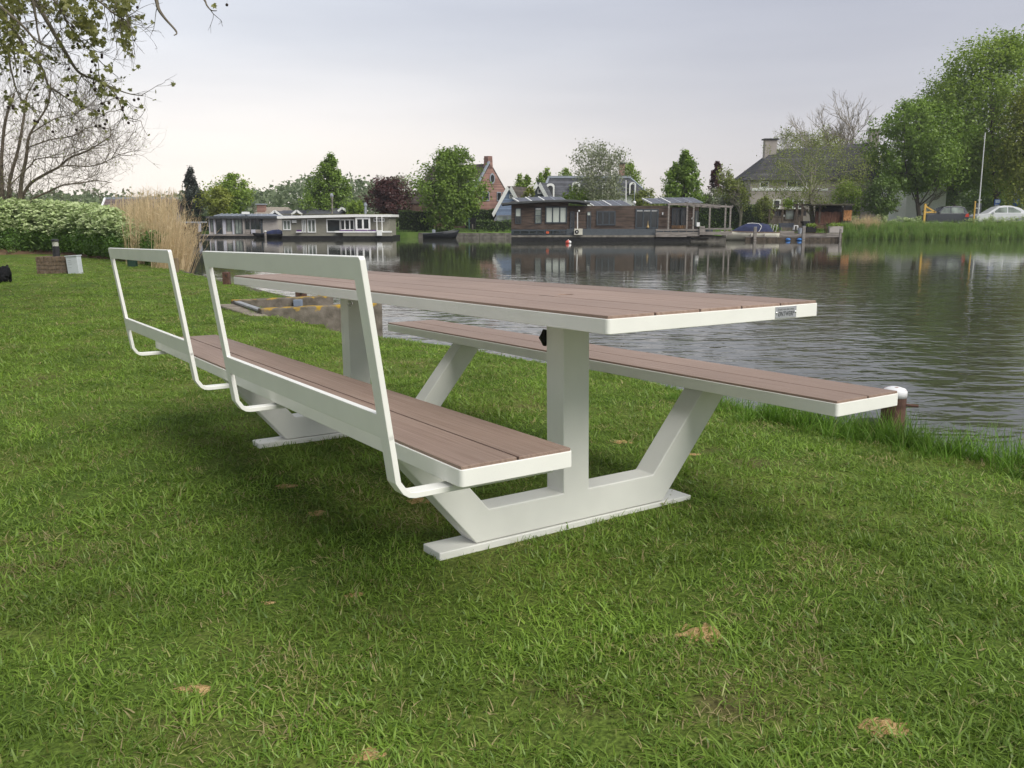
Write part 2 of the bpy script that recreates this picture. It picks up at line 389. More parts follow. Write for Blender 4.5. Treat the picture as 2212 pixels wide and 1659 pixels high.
# far bank: grass, kerb of the river, reaching to the skyline
FBANK = [(-330, 190), (-90, 128), (-45, 108), (-30, 100), (-22, 97), (-9, 91.5), (0, 90), (10, 88.5), (20, 87.2), (30, 86.4), (40, 86.4), (55, 88.2), (90, 92), (330, 125)]
def fbank_y(x): return float(np.interp(x, [p[0] for p in FBANK], [p[1] for p in FBANK]))
def far_z(x, y): return .55 + .35 * smoothstep(0, 9, y - fbank_y(x)) + (.5 if x > 30 else 0) * smoothstep(30, 36, x) * smoothstep(1, 6, y - fbank_y(x))
M_FGRASS = mat('far_grass', (.085, .155, .030), .95, scale=.9, col2=(.17, .25, .065), spec=.1)
def build_far():
    xs = [-320, -200, -120, -90, -70] + list(range(-60, 91, 3)) + [120, 200, 320]; ds = [0, .6, 1.5, 3, 5, 8, 12, 20, 40, 90, 140]
    V = []; Fc = []; nc = len(ds) + 1
    for x in xs:
        y0 = fbank_y(x); V.append((x, y0 - .02, -.8))
        for d in ds: V.append((x, y0 + d, far_z(x, y0 + d)))
    for i in range(len(xs) - 1):
        for j in range(nc - 1): a = i * nc + j; Fc.append([a, a + 1, a + nc + 1, a + nc])
    tag(link('far_bank_ground', arrays_mesh('far_bank_ground', np.array(V), Fc, M_FGRASS, smooth=True)), 'green ground of the opposite river bank', kind='structure')
build_far()

# ================================================================== picnic table
TM = Matrix(((.835397, -.549546, -.010513, -.28418), (.549644, .835191, .018627, 3.51725), (-.001456, -.021339, .999771, .92526), (0, 0, 0, 1)))
TMi = TM.inverted()
def plank_tone(t, b, mp, r):
    """boards differ a little from one another"""
    oi = t.nodes.new('ShaderNodeObjectInfo'); mr = t.nodes.new('ShaderNodeMapRange'); mr.inputs[3].default_value = .88; mr.inputs[4].default_value = 1.10; t.links.new(oi.outputs['Random'], mr.inputs[0])
    n = t.nodes.new('ShaderNodeTexNoise'); n.inputs['Scale'].default_value = 2.2; n.inputs['Detail'].default_value = 6; c = t.nodes.new('ShaderNodeTexCoord'); t.links.new(c.outputs['Object'], n.inputs[0])
    m2 = t.nodes.new('ShaderNodeMapRange'); m2.inputs[1].default_value = .3; m2.inputs[2].default_value = .7; m2.inputs[3].default_value = .90; m2.inputs[4].default_value = 1.10; t.links.new(n.outputs[0], m2.inputs[0])
    k = t.nodes.new('ShaderNodeMath'); k.operation = 'MULTIPLY'; t.links.new(mr.outputs[0], k.inputs[0]); t.links.new(m2.outputs[0], k.inputs[1])
    m = t.nodes.new('ShaderNodeMix'); m.data_type = 'RGBA'; m.blend_type = 'MULTIPLY'; m.inputs[0].default_value = 1; t.links.new(r.outputs[0], m.inputs[6]); t.links.new(k.outputs[0], m.inputs[7]); t.links.new(m.outputs[2], b.inputs['Base Color'])
M_WHITE = mat('cream_white_powder_coat', (.82, .815, .755), .42, var=.025, scale=9, bump=.05, bscale=900, spec=.45)
M_DECK = mat('brown_composite_plank', (.245, .166, .126), .55, scale=1.0, col2=(.32, .230, .180), stretch=(140, 2.2, 60), bump=.25, bscale=2.0, detail=3, spec=.35, extra=plank_tone)
M_BLACK = mat('black_plastic', (.012, .012, .012), .4)
M_ALU = mat('brushed_aluminium_plate', (.55, .57, .58), .35, var=.06, scale=3, metal=.7, stretch=(1, 1, 60))
M_INK = mat('dark_grey_engraving', (.06, .065, .065), .6)
M_STEEL = mat('shiny_steel', (.75, .75, .74), .18, metal=1.)
TL, TW, ZT, TT = 3.036, .763, .760, .0363
BO, BW, BL, BZ, BT = .6357, .3034, 3.0426, .4597, .0388
LY, PWD, PH, BH, CW, CDp = .856, .5144, .030, .101, .1037, .0942
table = thing('picnic_table', 'long cream white steel picnic table with brown composite planks on the lawn', 'picnic table')
table.matrix_world = TM
def build_local(mb, name, m, parent, **k):
    return mb.build(name, m, parent, **k)
LOCAL = {table.name}
_ob = MB.build
def _build(s, name, m, parent=None, bevel=0., smooth=False, loc=None, seg=2):
    q = parent
    while q is not None:
        if q.name in LOCAL:
            o = _ob(s, name, m, None, bevel, smooth, None, seg); o.parent = parent; return o
        q = q.parent
    return _ob(s, name, m, parent, bevel, smooth, loc, seg)
MB.build = _build
def rrect(x0, x1, y0, y1, r, n=5):
    P = []
    for cx, cy, a in ((x1 - r, y1 - r, 0), (x0 + r, y1 - r, 90), (x0 + r, y0 + r, 180), (x1 - r, y0 + r, 270)):
        P += [(cx + r * math.cos(rad(a + 90 * i / n)), cy + r * math.sin(rad(a + 90 * i / n))) for i in range(n + 1)]
    return P
def ring_frame(x0, x1, y0, y1, zt, h, wall=.006, r=.010):
    o = rrect(x0, x1, y0, y1, r); i = rrect(x0 + wall, x1 - wall, y0 + wall, y1 - wall, r - wall + .001); n = len(o); mb = MB()
    mb.add([(x, y, zt - h) for x, y in o] + [(x, y, zt) for x, y in o] + [(x, y, zt) for x, y in i] + [(x, y, zt - h + .006) for x, y in i],
           [(a, (a + 1) % n, n + (a + 1) % n, n + a) for a in range(n)] + [(n + a, n + (a + 1) % n, 2 * n + (a + 1) % n, 2 * n + a) for a in range(n)] +
           [(2 * n + a, 2 * n + (a + 1) % n, 3 * n + (a + 1) % n, 3 * n + a) for a in range(n)] + [tuple(range(n))[::-1], tuple(range(3 * n, 4 * n))])
    return mb
def planks(parent, x0, x1, y0, y1, zt, n, gap=.0055, up=.0075, th=.024, hole=None):
    w = (x1 - x0 - gap * (n - 1)) / n
    for k in range(n):
        a = x0 + k * (w + gap); b = a + w; j = random.uniform(-.0008, .0008); mb = MB(); z1, z0 = zt + up + j * .3, zt + up - th
        if hole and a < hole[0] < b:
            hx, hy, hr = hole; s = hr * 1.6; mb.box(a, b, y0, hy - s, z0, z1); mb.box(a, b, hy + s, y1, z0, z1)
            m = 24; O = []; I = []
            for q in range(m):
                t = 2 * math.pi * q / m; c, si = math.cos(t), math.sin(t); kx = max(abs(c) / 1, abs(si) / 1)
                ex = (b - hx if c > 0 else hx - a) * c / max(abs(c), abs(si)); ey = s * si / max(abs(c), abs(si))
                O.append((hx + (abs(ex) if c > 0 else -abs(ex)), hy + ey)); I.append((hx + hr * c, hy + hr * si))
            vs = [(x, y, z1) for x, y in O] + [(x, y, z1) for x, y in I] + [(x, y, z0) for x, y in I]
            mb.add(vs, [(q, (q + 1) % m, m + (q + 1) % m, m + q) for q in range(m)] + [(m + q, m + (q + 1) % m, 2 * m + (q + 1) % m, 2 * m + q) for q in range(m)])
        else: mb.box(a, b, y0 + j, y1 + j, z0, z1)
        mb.build('plank', M_DECK, parent, bevel=.0018)
tt = ring_frame(-TW / 2, TW / 2, -TL / 2, TL / 2, ZT, TT).build('tabletop', M_WHITE, table, bevel=.0015)
planks(tt, -TW / 2 + .0045, TW / 2 - .0045, -TL / 2 + .0045, TL / 2 - .0045, ZT, 5, hole=(.005, -.838, .026))
for s in (-1, 1):
    bs = ring_frame(*sorted((s * (BO - BW / 2), s * (BO + BW / 2))), -BL / 2, BL / 2, BZ, BT).build('bench_seat', M_WHITE, table, bevel=.0015)
    x0, x1 = sorted((s * (BO - BW / 2), s * (BO + BW / 2))); planks(bs, x0 + .0045, x1 - .0045, -BL / 2 + .0045, BL / 2 - .0045, BZ, 2)
    # legs: a beam with a centre post and two slanting arms
    y0, y1 = s * LY - CDp / 2, s * LY + CDp / 2; zb = PH + BH; zu = BZ - BT + .012; c = CW / 2
    k = (zu - zb) / .270 * .228; xi = .336 + k; xo = .383 + .84 * (zu - PH)
    half = [(.383, PH), (xo, zu), (xi, zu), (.336, zb), (c, zb), (c, ZT - .030)]
    poly = [(x, y0, z) for x, z in half] + [(-x, y0, z) for x, z in half[::-1]]
    lg = MB().prism(poly, (0, y1 - y0, 0)).build('leg_frame', M_WHITE, table, bevel=.004, seg=3)
    MB().box(-PWD, PWD, s * LY - .052, s * LY + .052, -.012, PH - .002).build('base_plate', M_WHITE, lg, bevel=.003)
    MB().box(-.30, .30, s * LY - .03, s * LY + .03, ZT - .030, ZT - .0185).build('top_plate', M_WHITE, lg)
# backrests: a cut-out flat plate standing on two bent straps
X0, XT, ZBB, ZTT = -.8992, -.9663, .4130, .9190
def back_x(z): return X0 + (z - ZBB) * (XT - X0) / (ZTT - ZBB)
for ya, yb in ((-1.470, -.262), (.205, 1.450)):
    th = .013; st = .043; nrm = Vector((-(ZTT - ZBB), 0, XT - X0)).normalized() * th
    def P(y, z): return Vector((back_x(z), y, z))
    O = [(ya, .535), (ya, ZTT - .006), (ya + .006, ZTT), (yb - .006, ZTT), (yb, ZTT - .006), (yb, .535)]
    I = [(ya + st, .588), (ya + st, .871), (ya + st, .871), (yb - st, .871), (yb - st, .871), (yb - st, .588)]
    n = 6; vs = [P(*q) for q in O] + [P(*q) for q in I]; vs += [v + nrm for v in vs]; fs = []
    for q in range(n):
        r = (q + 1) % n
        for A_, B_, fl in ((0, n, 0), (2 * n, 3 * n, 1)):
            f = (A_ + q, A_ + r, B_ + r, B_ + q); fs.append(f if fl else f[::-1])
        fs.append((q, r, 2 * n + r, 2 * n + q)); fs.append((n + r, n + q, 3 * n + q, 3 * n + r))
    mb = MB().add(vs, fs); bm = mb.build('backrest', M_WHITE, table, bevel=.0015)
    for y_ in (ya, yb - st):
        pl = [Vector((back_x(.545), y_ + st / 2, .545))]; z_ = ZBB + .028; pl.append(Vector((back_x(z_), y_ + st / 2, z_)))
        for a in (22, 45, 68, 90):
            pl.append(Vector((X0 + .028 - .028 * math.cos(rad(a)) + .002, y_ + st / 2, ZBB + .028 - .028 * math.sin(rad(a)))))
        pl.append(Vector((-(BO - BW / 2) - .02, y_ + st / 2, ZBB)))
        # a strap: rectangle swept along pl in the x-z plane
        vs = []; fs = []
        for i, p in enumerate(pl):
            d = (pl[min(i + 1, len(pl) - 1)] - pl[max(i - 1, 0)]).normalized(); nn = Vector((d.z, 0, -d.x)) * th
            for e in (0, 1):
                for h in (-st / 2, st / 2): vs.append(p + nn * e + Vector((0, h, 0)))
        for i in range(len(pl) - 1):
            a = 4 * i; fs += [(a, a + 1, a + 5, a + 4), (a + 1, a + 3, a + 7, a + 5), (a + 3, a + 2, a + 6, a + 7), (a + 2, a, a + 4, a + 6)]
        fs += [(0, 2, 3, 1), (len(vs) - 4, len(vs) - 3, len(vs) - 1, len(vs) - 2)]
        MB().add(vs, fs).build('bent_strap', M_WHITE, bm, bevel=.0012)
# name plate on the near end
yn = -TL / 2
pq = MB().box(.2015, .2865, yn - .0016, yn + .001, .7265, .7575).build('name_plate', M_ALU, table)
def text_mesh(s, size, sx, mm):
    c = bpy.data.curves.new('lettering', 'FONT'); c.body = s; c.size = size; c.align_x = 'CENTER'; c.align_y = 'BOTTOM_BASELINE'; c.extrude = .0002; c.space_character = 1.02
    o = bpy.data.objects.new('t', c); COL.objects.link(o); dg = bpy.context.evaluated_depsgraph_get(); me = bpy.data.meshes.new_from_object(o.evaluated_get(dg))
    bpy.data.objects.remove(o); bpy.data.curves.remove(c); me.name = 'lettering'; me.materials.clear(); me.materials.append(mm); me.transform(Matrix.Diagonal((sx, 1, 1, 1))); return me
M_INK2 = mat('grey_engraving', (.22, .23, .23), .6)
for s, sz, sx, z, mm in (('ØNTWERP', .0185, .70, .7318, M_INK), ('frank van der snee', .0088, .78, .7478, M_INK2)):
    me = text_mesh(s, sz, sx, mm); w = max(v.co.x for v in me.vertices) - min(v.co.x for v in me.vertices); me.transform(Matrix.Diagonal((.064 / w, 1, 1, 1)))
    me.transform(Matrix.Translation((.244, yn - .0020, z)) @ Matrix.Rotation(rad(90), 4, 'X')); link('lettering', me, pq)
for x in (.2055, .2825): MB().lathe((0, 0, 0), [(.0032, 0), (.003, .0015), (.0015, .0025)], 10)
for x in (.2055, .2825):
    q = MB().lathe((0, 0, 0), [(.0033, 0), (.003, .0015), (.0012, .0026)], 10); q.v = [Vector((x + v.x, yn - .0016 - v.z, .7415 + v.y)) for v in q.v]; q.build('screw', M_STEEL, pq, smooth=True)
# star knob on the near post and eye ring on the far one
k = MB(); kp = [((.030 if i % 2 else .023) * math.cos(2 * math.pi * i / 10), (.030 if i % 2 else .023) * math.sin(2 * math.pi * i / 10)) for i in range(10)]
k.prism([Vector((-CW / 2 - .004, -LY + .062 + a, .625 + b)) for a, b in kp], (-.014, 0, 0)); k.tube([(-CW / 2, -LY + .062, .625), (-CW / 2 - .006, -LY + .062, .625)], .01, 10)
k.v = [Vector((v.x + .018, v.y - .022, v.z)) for v in k.v]
k = MB(); k.prism([Vector((a * .85, LY * 0 - LY + CDp / 2 + .004, .628 + b)) for a, b in kp], (0, .016, 0)); k.v = [v + Vector((-CW / 2 + .008, 0, 0)) for v in k.v]; k.build('clamp_knob', M_BLACK, table, bevel=.003)
rg = MB().tube([(-CW / 2 + .010 + .011 * math.cos(a), LY - CDp / 2 - .004, .645 + .011 * math.sin(a)) for a in np.linspace(0, 2 * math.pi, 17)], .003, 6, cap=False); rg.build('eye_ring', M_STEEL, table, smooth=True)

# ================================================================== grass
M_GRASS = leafmat('grass_blade', (.106, .192, .024), (.268, .392, .062), .40, patch=2.2, c3=(.42, .35, .17), gloss=.03)
M_GRASSD = leafmat('grass_dry_blade', (.17, .21, .045), (.33, .31, .115), .3, patch=1.5, c3=(.42, .33, .19), gloss=.02)
M_TALL = leafmat('bank_grass_blade', (.075, .165, .018), (.20, .35, .05), .38, patch=2.0, c3=(.30, .27, .12), gloss=.015)
SAND = [(1512, 1372, .055), (1912, 1577, .045), (415, 1492, .030), (805, 1627, .030), (905, 1088, .036), (620, 1056, .030), (688, 1112, .032), (765, 1285, .022), (583, 1300, .018), (1345, 958, .04), (1498, 985, .025)]
SANDP = [(lawn_at(u, v), r) for u, v, r in SAND]
var_n = [blades(f'grass_tuft_{i}', 32, .055, .018, .046, .0042, 1.15, M_GRASS, .06, 10 + i) for i in range(6)] + \
        [blades(f'grass_tuft_d{i}', 26, .055, .015, .045, .0036, 1.15, M_GRASSD, .35, 40 + i) for i in range(3)] + \
        [blades(f'grass_tuft_l{i}', 12, .05, .035, .075, .0052, 1.0, M_GRASS, .03, 60 + i) for i in range(2)]
def grass_points():
    P = []; R = []; S = []; K = []
    for r0, r1, dens, sc in ((.6, 3, 900, 1.0), (3, 6, 400, 1.2), (6, 10, 180, 1.6), (10, 16, 85, 2.1), (16, 26, 36, 2.9), (26, 40, 22, 3.4)):
        a0, a1 = -.78, .80; n = int((a1 - a0) / 2 * (r1 * r1 - r0 * r0) * dens)
        rr = np.sqrt(rng.uniform(r0 * r0, r1 * r1, n)); aa = rng.uniform(a0, a1, n)
        for r, a in zip(rr, aa):
            x, y = r * math.sin(a), r * math.cos(a)
            d = edge_x(y) - x
            if d < .0 or (10.5 < y < 14 and in_notch(x, y)): continue
            if y > 34 and x < -9: continue
            h = mnoise.noise(Vector((x * 2.2, y * 2.2, 3))) + .5 * mnoise.noise(Vector((x * 6, y * 6, 9)))
            if h < -.45 and random.random() < .45: continue
            z = lawn_h(x, y)
            if r < 9:
                q = TMi @ Vector((x, y, z))
                if abs(q.x) < PWD + .012 and min(abs(q.y - LY), abs(q.y + LY)) < .062: continue
                if random.random() < .55 and any((x - s.x) ** 2 + (y - s.y) ** 2 < (t * .8) ** 2 for s, t in SANDP): continue
            dry = mnoise.noise(Vector((x * 1.1, y * 1.1, 17))) + .6 * mnoise.noise(Vector((x * 4, y * 4, 21)))
            k = random.randrange(6, 9) if random.random() < .10 + .46 * smoothstep(.15, .6, dry) else (random.randrange(9, 11) if random.random() < .16 else random.randrange(6))
            s = sc * random.uniform(.75, 1.2); hz = random.uniform(.50, .82) / (sc ** .74)
            P.append((x, y, z)); R.append((random.uniform(-.15, .15), random.uniform(-.15, .15), random.uniform(0, 6.283))); S.append((s, s, s * hz)); K.append(k)
    return P, R, S, K
scatter('lawn_grass', *grass_points(), var_n, 'short green lawn grass with some dry straw blades', 'grass')
# longer unmown grass along the river edge
var_t = [blades(f'bank_tuft_{i}', 34, .07, .12, .30, .006, .75, M_TALL, .04, 80 + i, seg=4) for i in range(4)] + [blades(f'bank_tuft_s{i}', 30, .06, .06, .15, .005, .8, M_TALL, .05, 90 + i) for i in range(2)]
P, R, S, K = [], [], [], []
for i in range(2600):
    y = random.uniform(-1.5, 27); d = abs(random.gauss(0, .16)); x = edge_x(y) - d
    if 10.4 < y < 13.4 and x > -4.2: continue
    near = smoothstep(5.6, 4.4, y)
    if y > 5.6 and (d > .25 or random.random() < .5): continue
    if d < .4 + .1 * near:
        s = random.uniform(.6, 1.0) * (.42 + .40 * near) * (1 if y < 8 else .8)
        P.append((x, y, lawn_h(x, y) - .01)); R.append((random.uniform(-.2, .2), random.uniform(-.2, .2), random.uniform(0, 6.28))); S.append((s, s, s * random.uniform(.8, 1.1))); K.append(random.randrange(4) if near > .3 else random.randrange(4, 6))
scatter('bank_edge_grass', P, R, S, K, var_t, 'longer unmown grass along the edge of the river', 'grass')
# patches of pale orange sand
M_SAND = mat('orange_sand', (.44, .27, .11), .95, scale=110, col2=(.66, .46, .23), bump=1.0, bscale=260, spec=.1)
SLAB = ['largest pale orange sand patch in the grass right of the table', 'pale orange sand patch nearest the lower right corner', 'small orange sand patch in the lower left of the lawn', 'orange sand patch at the bottom edge left of the middle',
        'orange brown sand patch just left of the near leg base', 'faint sand patch below the far leg base', 'narrow sand patch under the shade of the bench', 'tiny sand patch left of the middle below the table', 'tiny sand crumb patch left of the middle of the lawn',
        'sand patch between the centre post and the right arm', 'sand crumbs right of the right slanting arm']
for (p, r), lb in zip(SANDP, SLAB):
    mb = MB(); n = 22; sd = random.random() * 50; vs = []; fs = []; r *= 1.35
    for a in range(n):
        for b in range(n):
            x, y = (a / (n - 1) * 2 - 1) * r * 1.3, (b / (n - 1) * 2 - 1) * r; q = math.hypot(x / 1.3, y) / r
            k = mnoise.noise(Vector((x * 26 + sd, y * 26, 1))) + .7 * mnoise.noise(Vector((x * 70 + sd, y * 70, 5)))
            vs.append(Vector((x, y, r * (.10 + .16 * k - .27 * q * q))))
    fs = [(a * n + b, (a + 1) * n + b, (a + 1) * n + b + 1, a * n + b + 1) for a in range(n - 1) for b in range(n - 1)]
    p.z = lawn_h(p.x, p.y); mb.add([v + p for v in vs], fs); tag(mb.build('sand_patch', M_SAND, None, smooth=True, loc=p), lb, 'sand patch', 'patches of sand in the lawn')
# ================================================================== trees
M_BARK = mat('grey_brown_bark', (.060, .048, .036), .9, var=.35, scale=6, bump=.4, bscale=20)
M_BARKL = mat('pale_bark', (.28, .25, .205), .9, var=.3, scale=5)
M_BIRCH = mat('birch_bark', (.55, .53, .48), .8, var=.2, scale=8)
PROF = {'round': lambda t: math.sqrt(max(0, 1 - (2 * t - 1) ** 2)) * .98 + .02,
        'oval': lambda t: math.sqrt(max(0, 1 - (2 * t - .9) ** 2 / 1.21)),
        'cone': lambda t: (1 - t) ** .75 * (.55 + .45 * min(1, t * 6)) + .03,
        'tall': lambda t: math.sin(math.pi * min(1, .12 + t * .88)) ** .6,
        'vase': lambda t: (.35 + .65 * t ** .5) * (1 if t < .75 else math.sqrt(max(0, 1 - ((t - .75) / .25) ** 2)) * .8 + .2)}
def leaf_quads(c, size, rg, elong=1.5, droop=0., axis=None):
    """numpy: one folded leaf clump (a quad) per centre"""
    n = len(c); m = rg.normal(size=(n, 3)) * .62 + np.array([0, 0, .55])
    if axis is not None: o_ = c - np.asarray(axis); o_ /= np.linalg.norm(o_, axis=1)[:, None] + 1e-6; m = m + o_ * .55
    m /= np.linalg.norm(m, axis=1)[:, None]
    a = rg.normal(size=(n, 3)); a[:, 2] -= droop; a -= m * (a * m).sum(1)[:, None]; a /= np.linalg.norm(a, axis=1)[:, None] + 1e-6
    b = np.cross(m, a)
    s = size * rg.uniform(.55, 1.35, n)[:, None]; nn = np.cross(a, b) * s * .22
    V = np.stack([c - a * s * elong * .5, c + b * s * .42 + nn, c + a * s * elong * .5, c - b * s * .42 + nn], 1).reshape(-1, 3)
    return V, np.arange(4 * n).reshape(-1, 4)
def limb(mb, a, b, r0, r1, rg, n=4, sag=.12, sides=5):
    a, b = np.array(a), np.array(b); L = np.linalg.norm(b - a); pts = []
    j = rg.normal(size=3) * L * sag
    for i in range(n + 1):
        t = i / n; p = a * (1 - t) + b * t + j * math.sin(math.pi * t); p[2] += L * .10 * math.sin(math.pi * t); pts.append(p)
    mb.tube(pts, [r0 * (1 - i / n) + r1 * i / n for i in range(n + 1)], sides, cap=False); return pts
def tree(name, label, u, vbase, vtop, hw, vcb, Y, lm, prof='round', clumps=90, per=55, leaf=.26, seed=1, bark=None, trunk_r=None, spread=.16, du=0, cat='tree', group='trees across the river', open_=.0, droop=0., asp=1.):
    """hw: half width of the crown in px; vcb: bottom of the crown in px"""
    leaf *= .76; per = int(per * 1.6)
    rg = np.random.default_rng(seed); b = at(u, vbase, Y); ct = at(u + du, vtop, Y); cb = at(u + du, vcb, Y); R = hw / F * Y
    b.z = far_z(b.x, Y) if Y > 80 else b.z
    H = ct.z - cb.z; root = thing(name, label, cat, b, group); f = PROF[prof]; C = []; TT_ = []
    lump = rg.uniform(0, 50)
    while len(C) < clumps:
        t = rg.uniform(0, 1); a = rg.uniform(0, 2 * math.pi); rr = f(t) * (rg.uniform(0, 1) ** .42 if rg.uniform() > open_ else 1.0)
        k = 1 + .55 * mnoise.noise(Vector((math.cos(a) * 1.3 + lump, math.sin(a) * 1.3, t * 2.6)))
        TT_.append(f(t)); C.append((ct.x + R * rr * k * math.cos(a), Y + R * asp * rr * k * math.sin(a) * .9, cb.z + H * (t * .97) + R * .06 * rg.normal()))
    C = np.array(C)
    c = np.repeat(C, per, 0); sp = spread * (R + H * .5) / 1.5 * np.repeat(rg.uniform(.6, 1.4, len(C)) * (.45 + .55 * np.array(TT_)), per)[:, None]
    ax = C - np.array([ct.x, Y, cb.z - H * .25]); ax /= np.linalg.norm(ax, axis=1)[:, None]; c = c + np.clip(rg.normal(size=c.shape), -1.7, 1.7) * sp * np.array([.72, .72, .55]) + np.repeat(ax, per, 0) * np.clip(rg.normal(size=(len(c), 1)), -1.7, 1.6) * sp * .95
    c[:, 2] = np.maximum(c[:, 2], b.z + .25)
    V, Q = leaf_quads(c - np.array(b), leaf, rg, droop=droop, axis=(ct.x - b.x, 0, cb.z - b.z + H * .35))
    base = np.repeat(rg.uniform(.1, .9, len(C)), per); A = np.clip(base * .55 + rg.uniform(0, .45, len(c)), 0, 1)
    link('crown', arrays_mesh('crown', V, Q, lm, A), root)
    mb = MB(); tr = trunk_r or max(.09, (ct.z - b.z) * .022); top = Vector((ct.x, Y, cb.z + H * .62))
    spine = limb(mb, b, top, tr, tr * .25, rg, 6, .03, 7)
    for i in rg.choice(len(C), min(len(C), 16), replace=False):
        t = int(rg.integers(1, 6)); s = spine[t]
        limb(mb, s, C[i], tr * .42 * (1 - t / 8), tr * .06, rg, 3, .1, 4)
    mb.build('trunk', bark or M_BARK, root); return root
def grow(mb, p, d, L, r, lev, rg, tips, ang=.55, kids=(2, 4), shrink=.68, up=.1, sides=4):
    n = 3; pts = [np.array(p)]; dd = np.array(d); q = np.array(p)
    for i in range(n):
        dd = dd + rg.normal(size=3) * .16 + np.array([0, 0, up * .25]); dd /= np.linalg.norm(dd); q = q + dd * L / n; pts.append(q)
    mb.tube(pts, [r * (1 - .45 * i / n) for i in range(n + 1)], sides if lev > 2 else 3, cap=False)
    if lev == 0: tips.append(q); return
    k = int(rg.integers(kids[0], kids[1] + 1))
    for j in range(k):
        t = 1.0 if j == 0 else rg.uniform(.35, 1); i = min(n - 1, int(t * n)); s = pts[i] + (pts[i + 1] - pts[i]) * (t * n - i)
        e = dd + rg.normal(size=3) * ang + np.array([0, 0, up]); e /= np.linalg.norm(e)
        grow(mb, s, e, L * shrink * rg.uniform(.7, 1.15), r * (.62 if j else .7), lev - 1, rg, tips, ang, kids, shrink, up, sides)
def bare_tree(name, label, u, vbase, Y, H, seed, lev=5, r=.12, ang=.5, bark=None, lm=None, nl=0, leaf=.1, lean=(0, 0, 1), first=.27, cat='tree', group='trees across the river', kids=(2, 4), up=.12, stems=1, shrink=.72):
    rg = np.random.default_rng(seed); b = at(u, vbase, Y); b.z = far_z(b.x, Y) if Y > 80 else lawn_z(b.x, Y); root = thing(name, label, cat, b, group); mb = MB(); tips = []
    for s in range(stems):
        d = np.array(lean, float) + (rg.normal(size=3) * .22 if stems > 1 else 0); d /= np.linalg.norm(d)
        grow(mb, np.array(b), d, H * first, r, lev, rg, tips, ang, kids, shrink, up, 5)
    mb.build('branches', bark or M_BARKL, root)
    if lm and nl:
        T = np.array(tips); c = T[rg.integers(0, len(T), nl)] + rg.normal(size=(nl, 3)) * .18
        V, Q = leaf_quads(c - np.array(b), leaf, rg); link('crown', arrays_mesh('crown', V, Q, lm, rg.uniform(0, 1, nl)), root)
    return root
G_MID = leafmat('leaf_mid_green', (.115, .205, .024), (.265, .385, .062))
G_DEEP = leafmat('leaf_deep_green', (.085, .150, .030), (.19, .28, .065))
G_YEL = leafmat('leaf_yellow_green', (.19, .235, .03), (.33, .37, .06))
G_FRESH = leafmat('leaf_fresh_green', (.155, .255, .026), (.335, .445, .070))
G_DARK = leafmat('leaf_dark_conifer', (.030, .042, .030), (.075, .092, .070), .2)
G_RED = leafmat('leaf_copper', (.062, .024, .024), (.145, .062, .056), .3)
G_GREY = leafmat('leaf_grey_green', (.17, .20, .105), (.34, .37, .22))
G_OLIVE = leafmat('leaf_olive', (.15, .20, .040), (.31, .345, .09))
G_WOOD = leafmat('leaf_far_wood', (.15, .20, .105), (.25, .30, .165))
G_WHITE = leafmat('leaf_white_blossom', (.30, .36, .18), (.72, .72, .60))
G_HEDGE = leafmat('leaf_hedge', (.060, .110, .026), (.145, .215, .055))
G_TAN = leafmat('twig_tan', (.16, .13, .10), (.28, .23, .18))

tree('conifer_tree', 'dark grey green ragged conifer at the far left of the opposite bank', 410, 478, 364, 27, 462, 102, G_DARK, 'cone', 70, 60, .22, 11, spread=.13)
tree('tree', 'bright yellow green round tree behind the grey houseboat', 465, 478, 406, 32, 466, 100, G_YEL, 'round', 60, 55, .24, 12)
tree('tree', 'mid green maple taller than the yellow tree beside it', 498, 478, 380, 38, 462, 107, G_FRESH, 'round', 80, 60, .26, 13)
bare_tree('bare_tree', 'pale leafless round tree between the green trees on the left', 562, 470, 126, 7.0, 14, lev=5, r=.10, ang=.62, first=.2)
tree('feathery_tree', 'big feathery green tree behind the olive houseboat with upswept top', 713, 478, 337, 54, 468, 103, G_MID, 'cone', 120, 60, .26, 15, spread=.11)
tree('feathery_tree', 'pale green tree peeping out behind the copper tree', 858, 478, 385, 30, 470, 112, G_GREY, 'round', 60, 45, .26, 16)
tree('copper_tree', 'dark red copper leaved tree right of the olive houseboat', 841, 478, 391, 41, 464, 104, G_RED, 'round', 90, 60, .25, 17)
tree('shrub', 'small round green shrub above the olive houseboat roof', 768, 480, 437, 22, 472, 98, G_FRESH, 'round', 36, 45, .2, 18, cat='shrub')
tree('shrub', 'soft olive bush tree left of the large riverside tree', 902, 480, 428, 22, 474, 108, G_GREY, 'round', 40, 45, .24, 19, cat='shrub')
tree('riverside_tree', 'large full green tree hiding the left half of the brick house', 968, 497, 324, 64, 478, 92.5, G_MID, 'oval', 190, 60, .25, 20, spread=.12, trunk_r=.22)
tree('poplar', 'slim poplar nearest the blue gabled house', 1122, 470, 376, 9, 450, 116, G_FRESH, 'tall', 24, 45, .24, 21, cat='tree')
tree('poplar', 'slim poplar just right of the blue gable peak', 1139, 470, 380, 9, 450, 117, G_FRESH, 'tall', 24, 45, .24, 22)
tree('poplar', 'pointed poplar left of the mansard roof ridge', 1168, 470, 374, 11, 450, 114, G_FRESH, 'tall', 28, 45, .24, 23)
tree('poplar', 'taller pointed poplar touching the left end of the mansard roof', 1181, 470, 364, 11, 450, 116, G_FRESH, 'tall', 28, 45, .24, 24)
tree('tree', 'rounded tree top above the middle of the mansard roof', 1224, 470, 366, 19, 450, 116, G_FRESH, 'round', 40, 45, .26, 25)
tree('tree', 'bright green tree behind the right end of the mansard roof', 1360, 472, 357, 25, 445, 114, G_FRESH, 'oval', 56, 50, .26, 26)
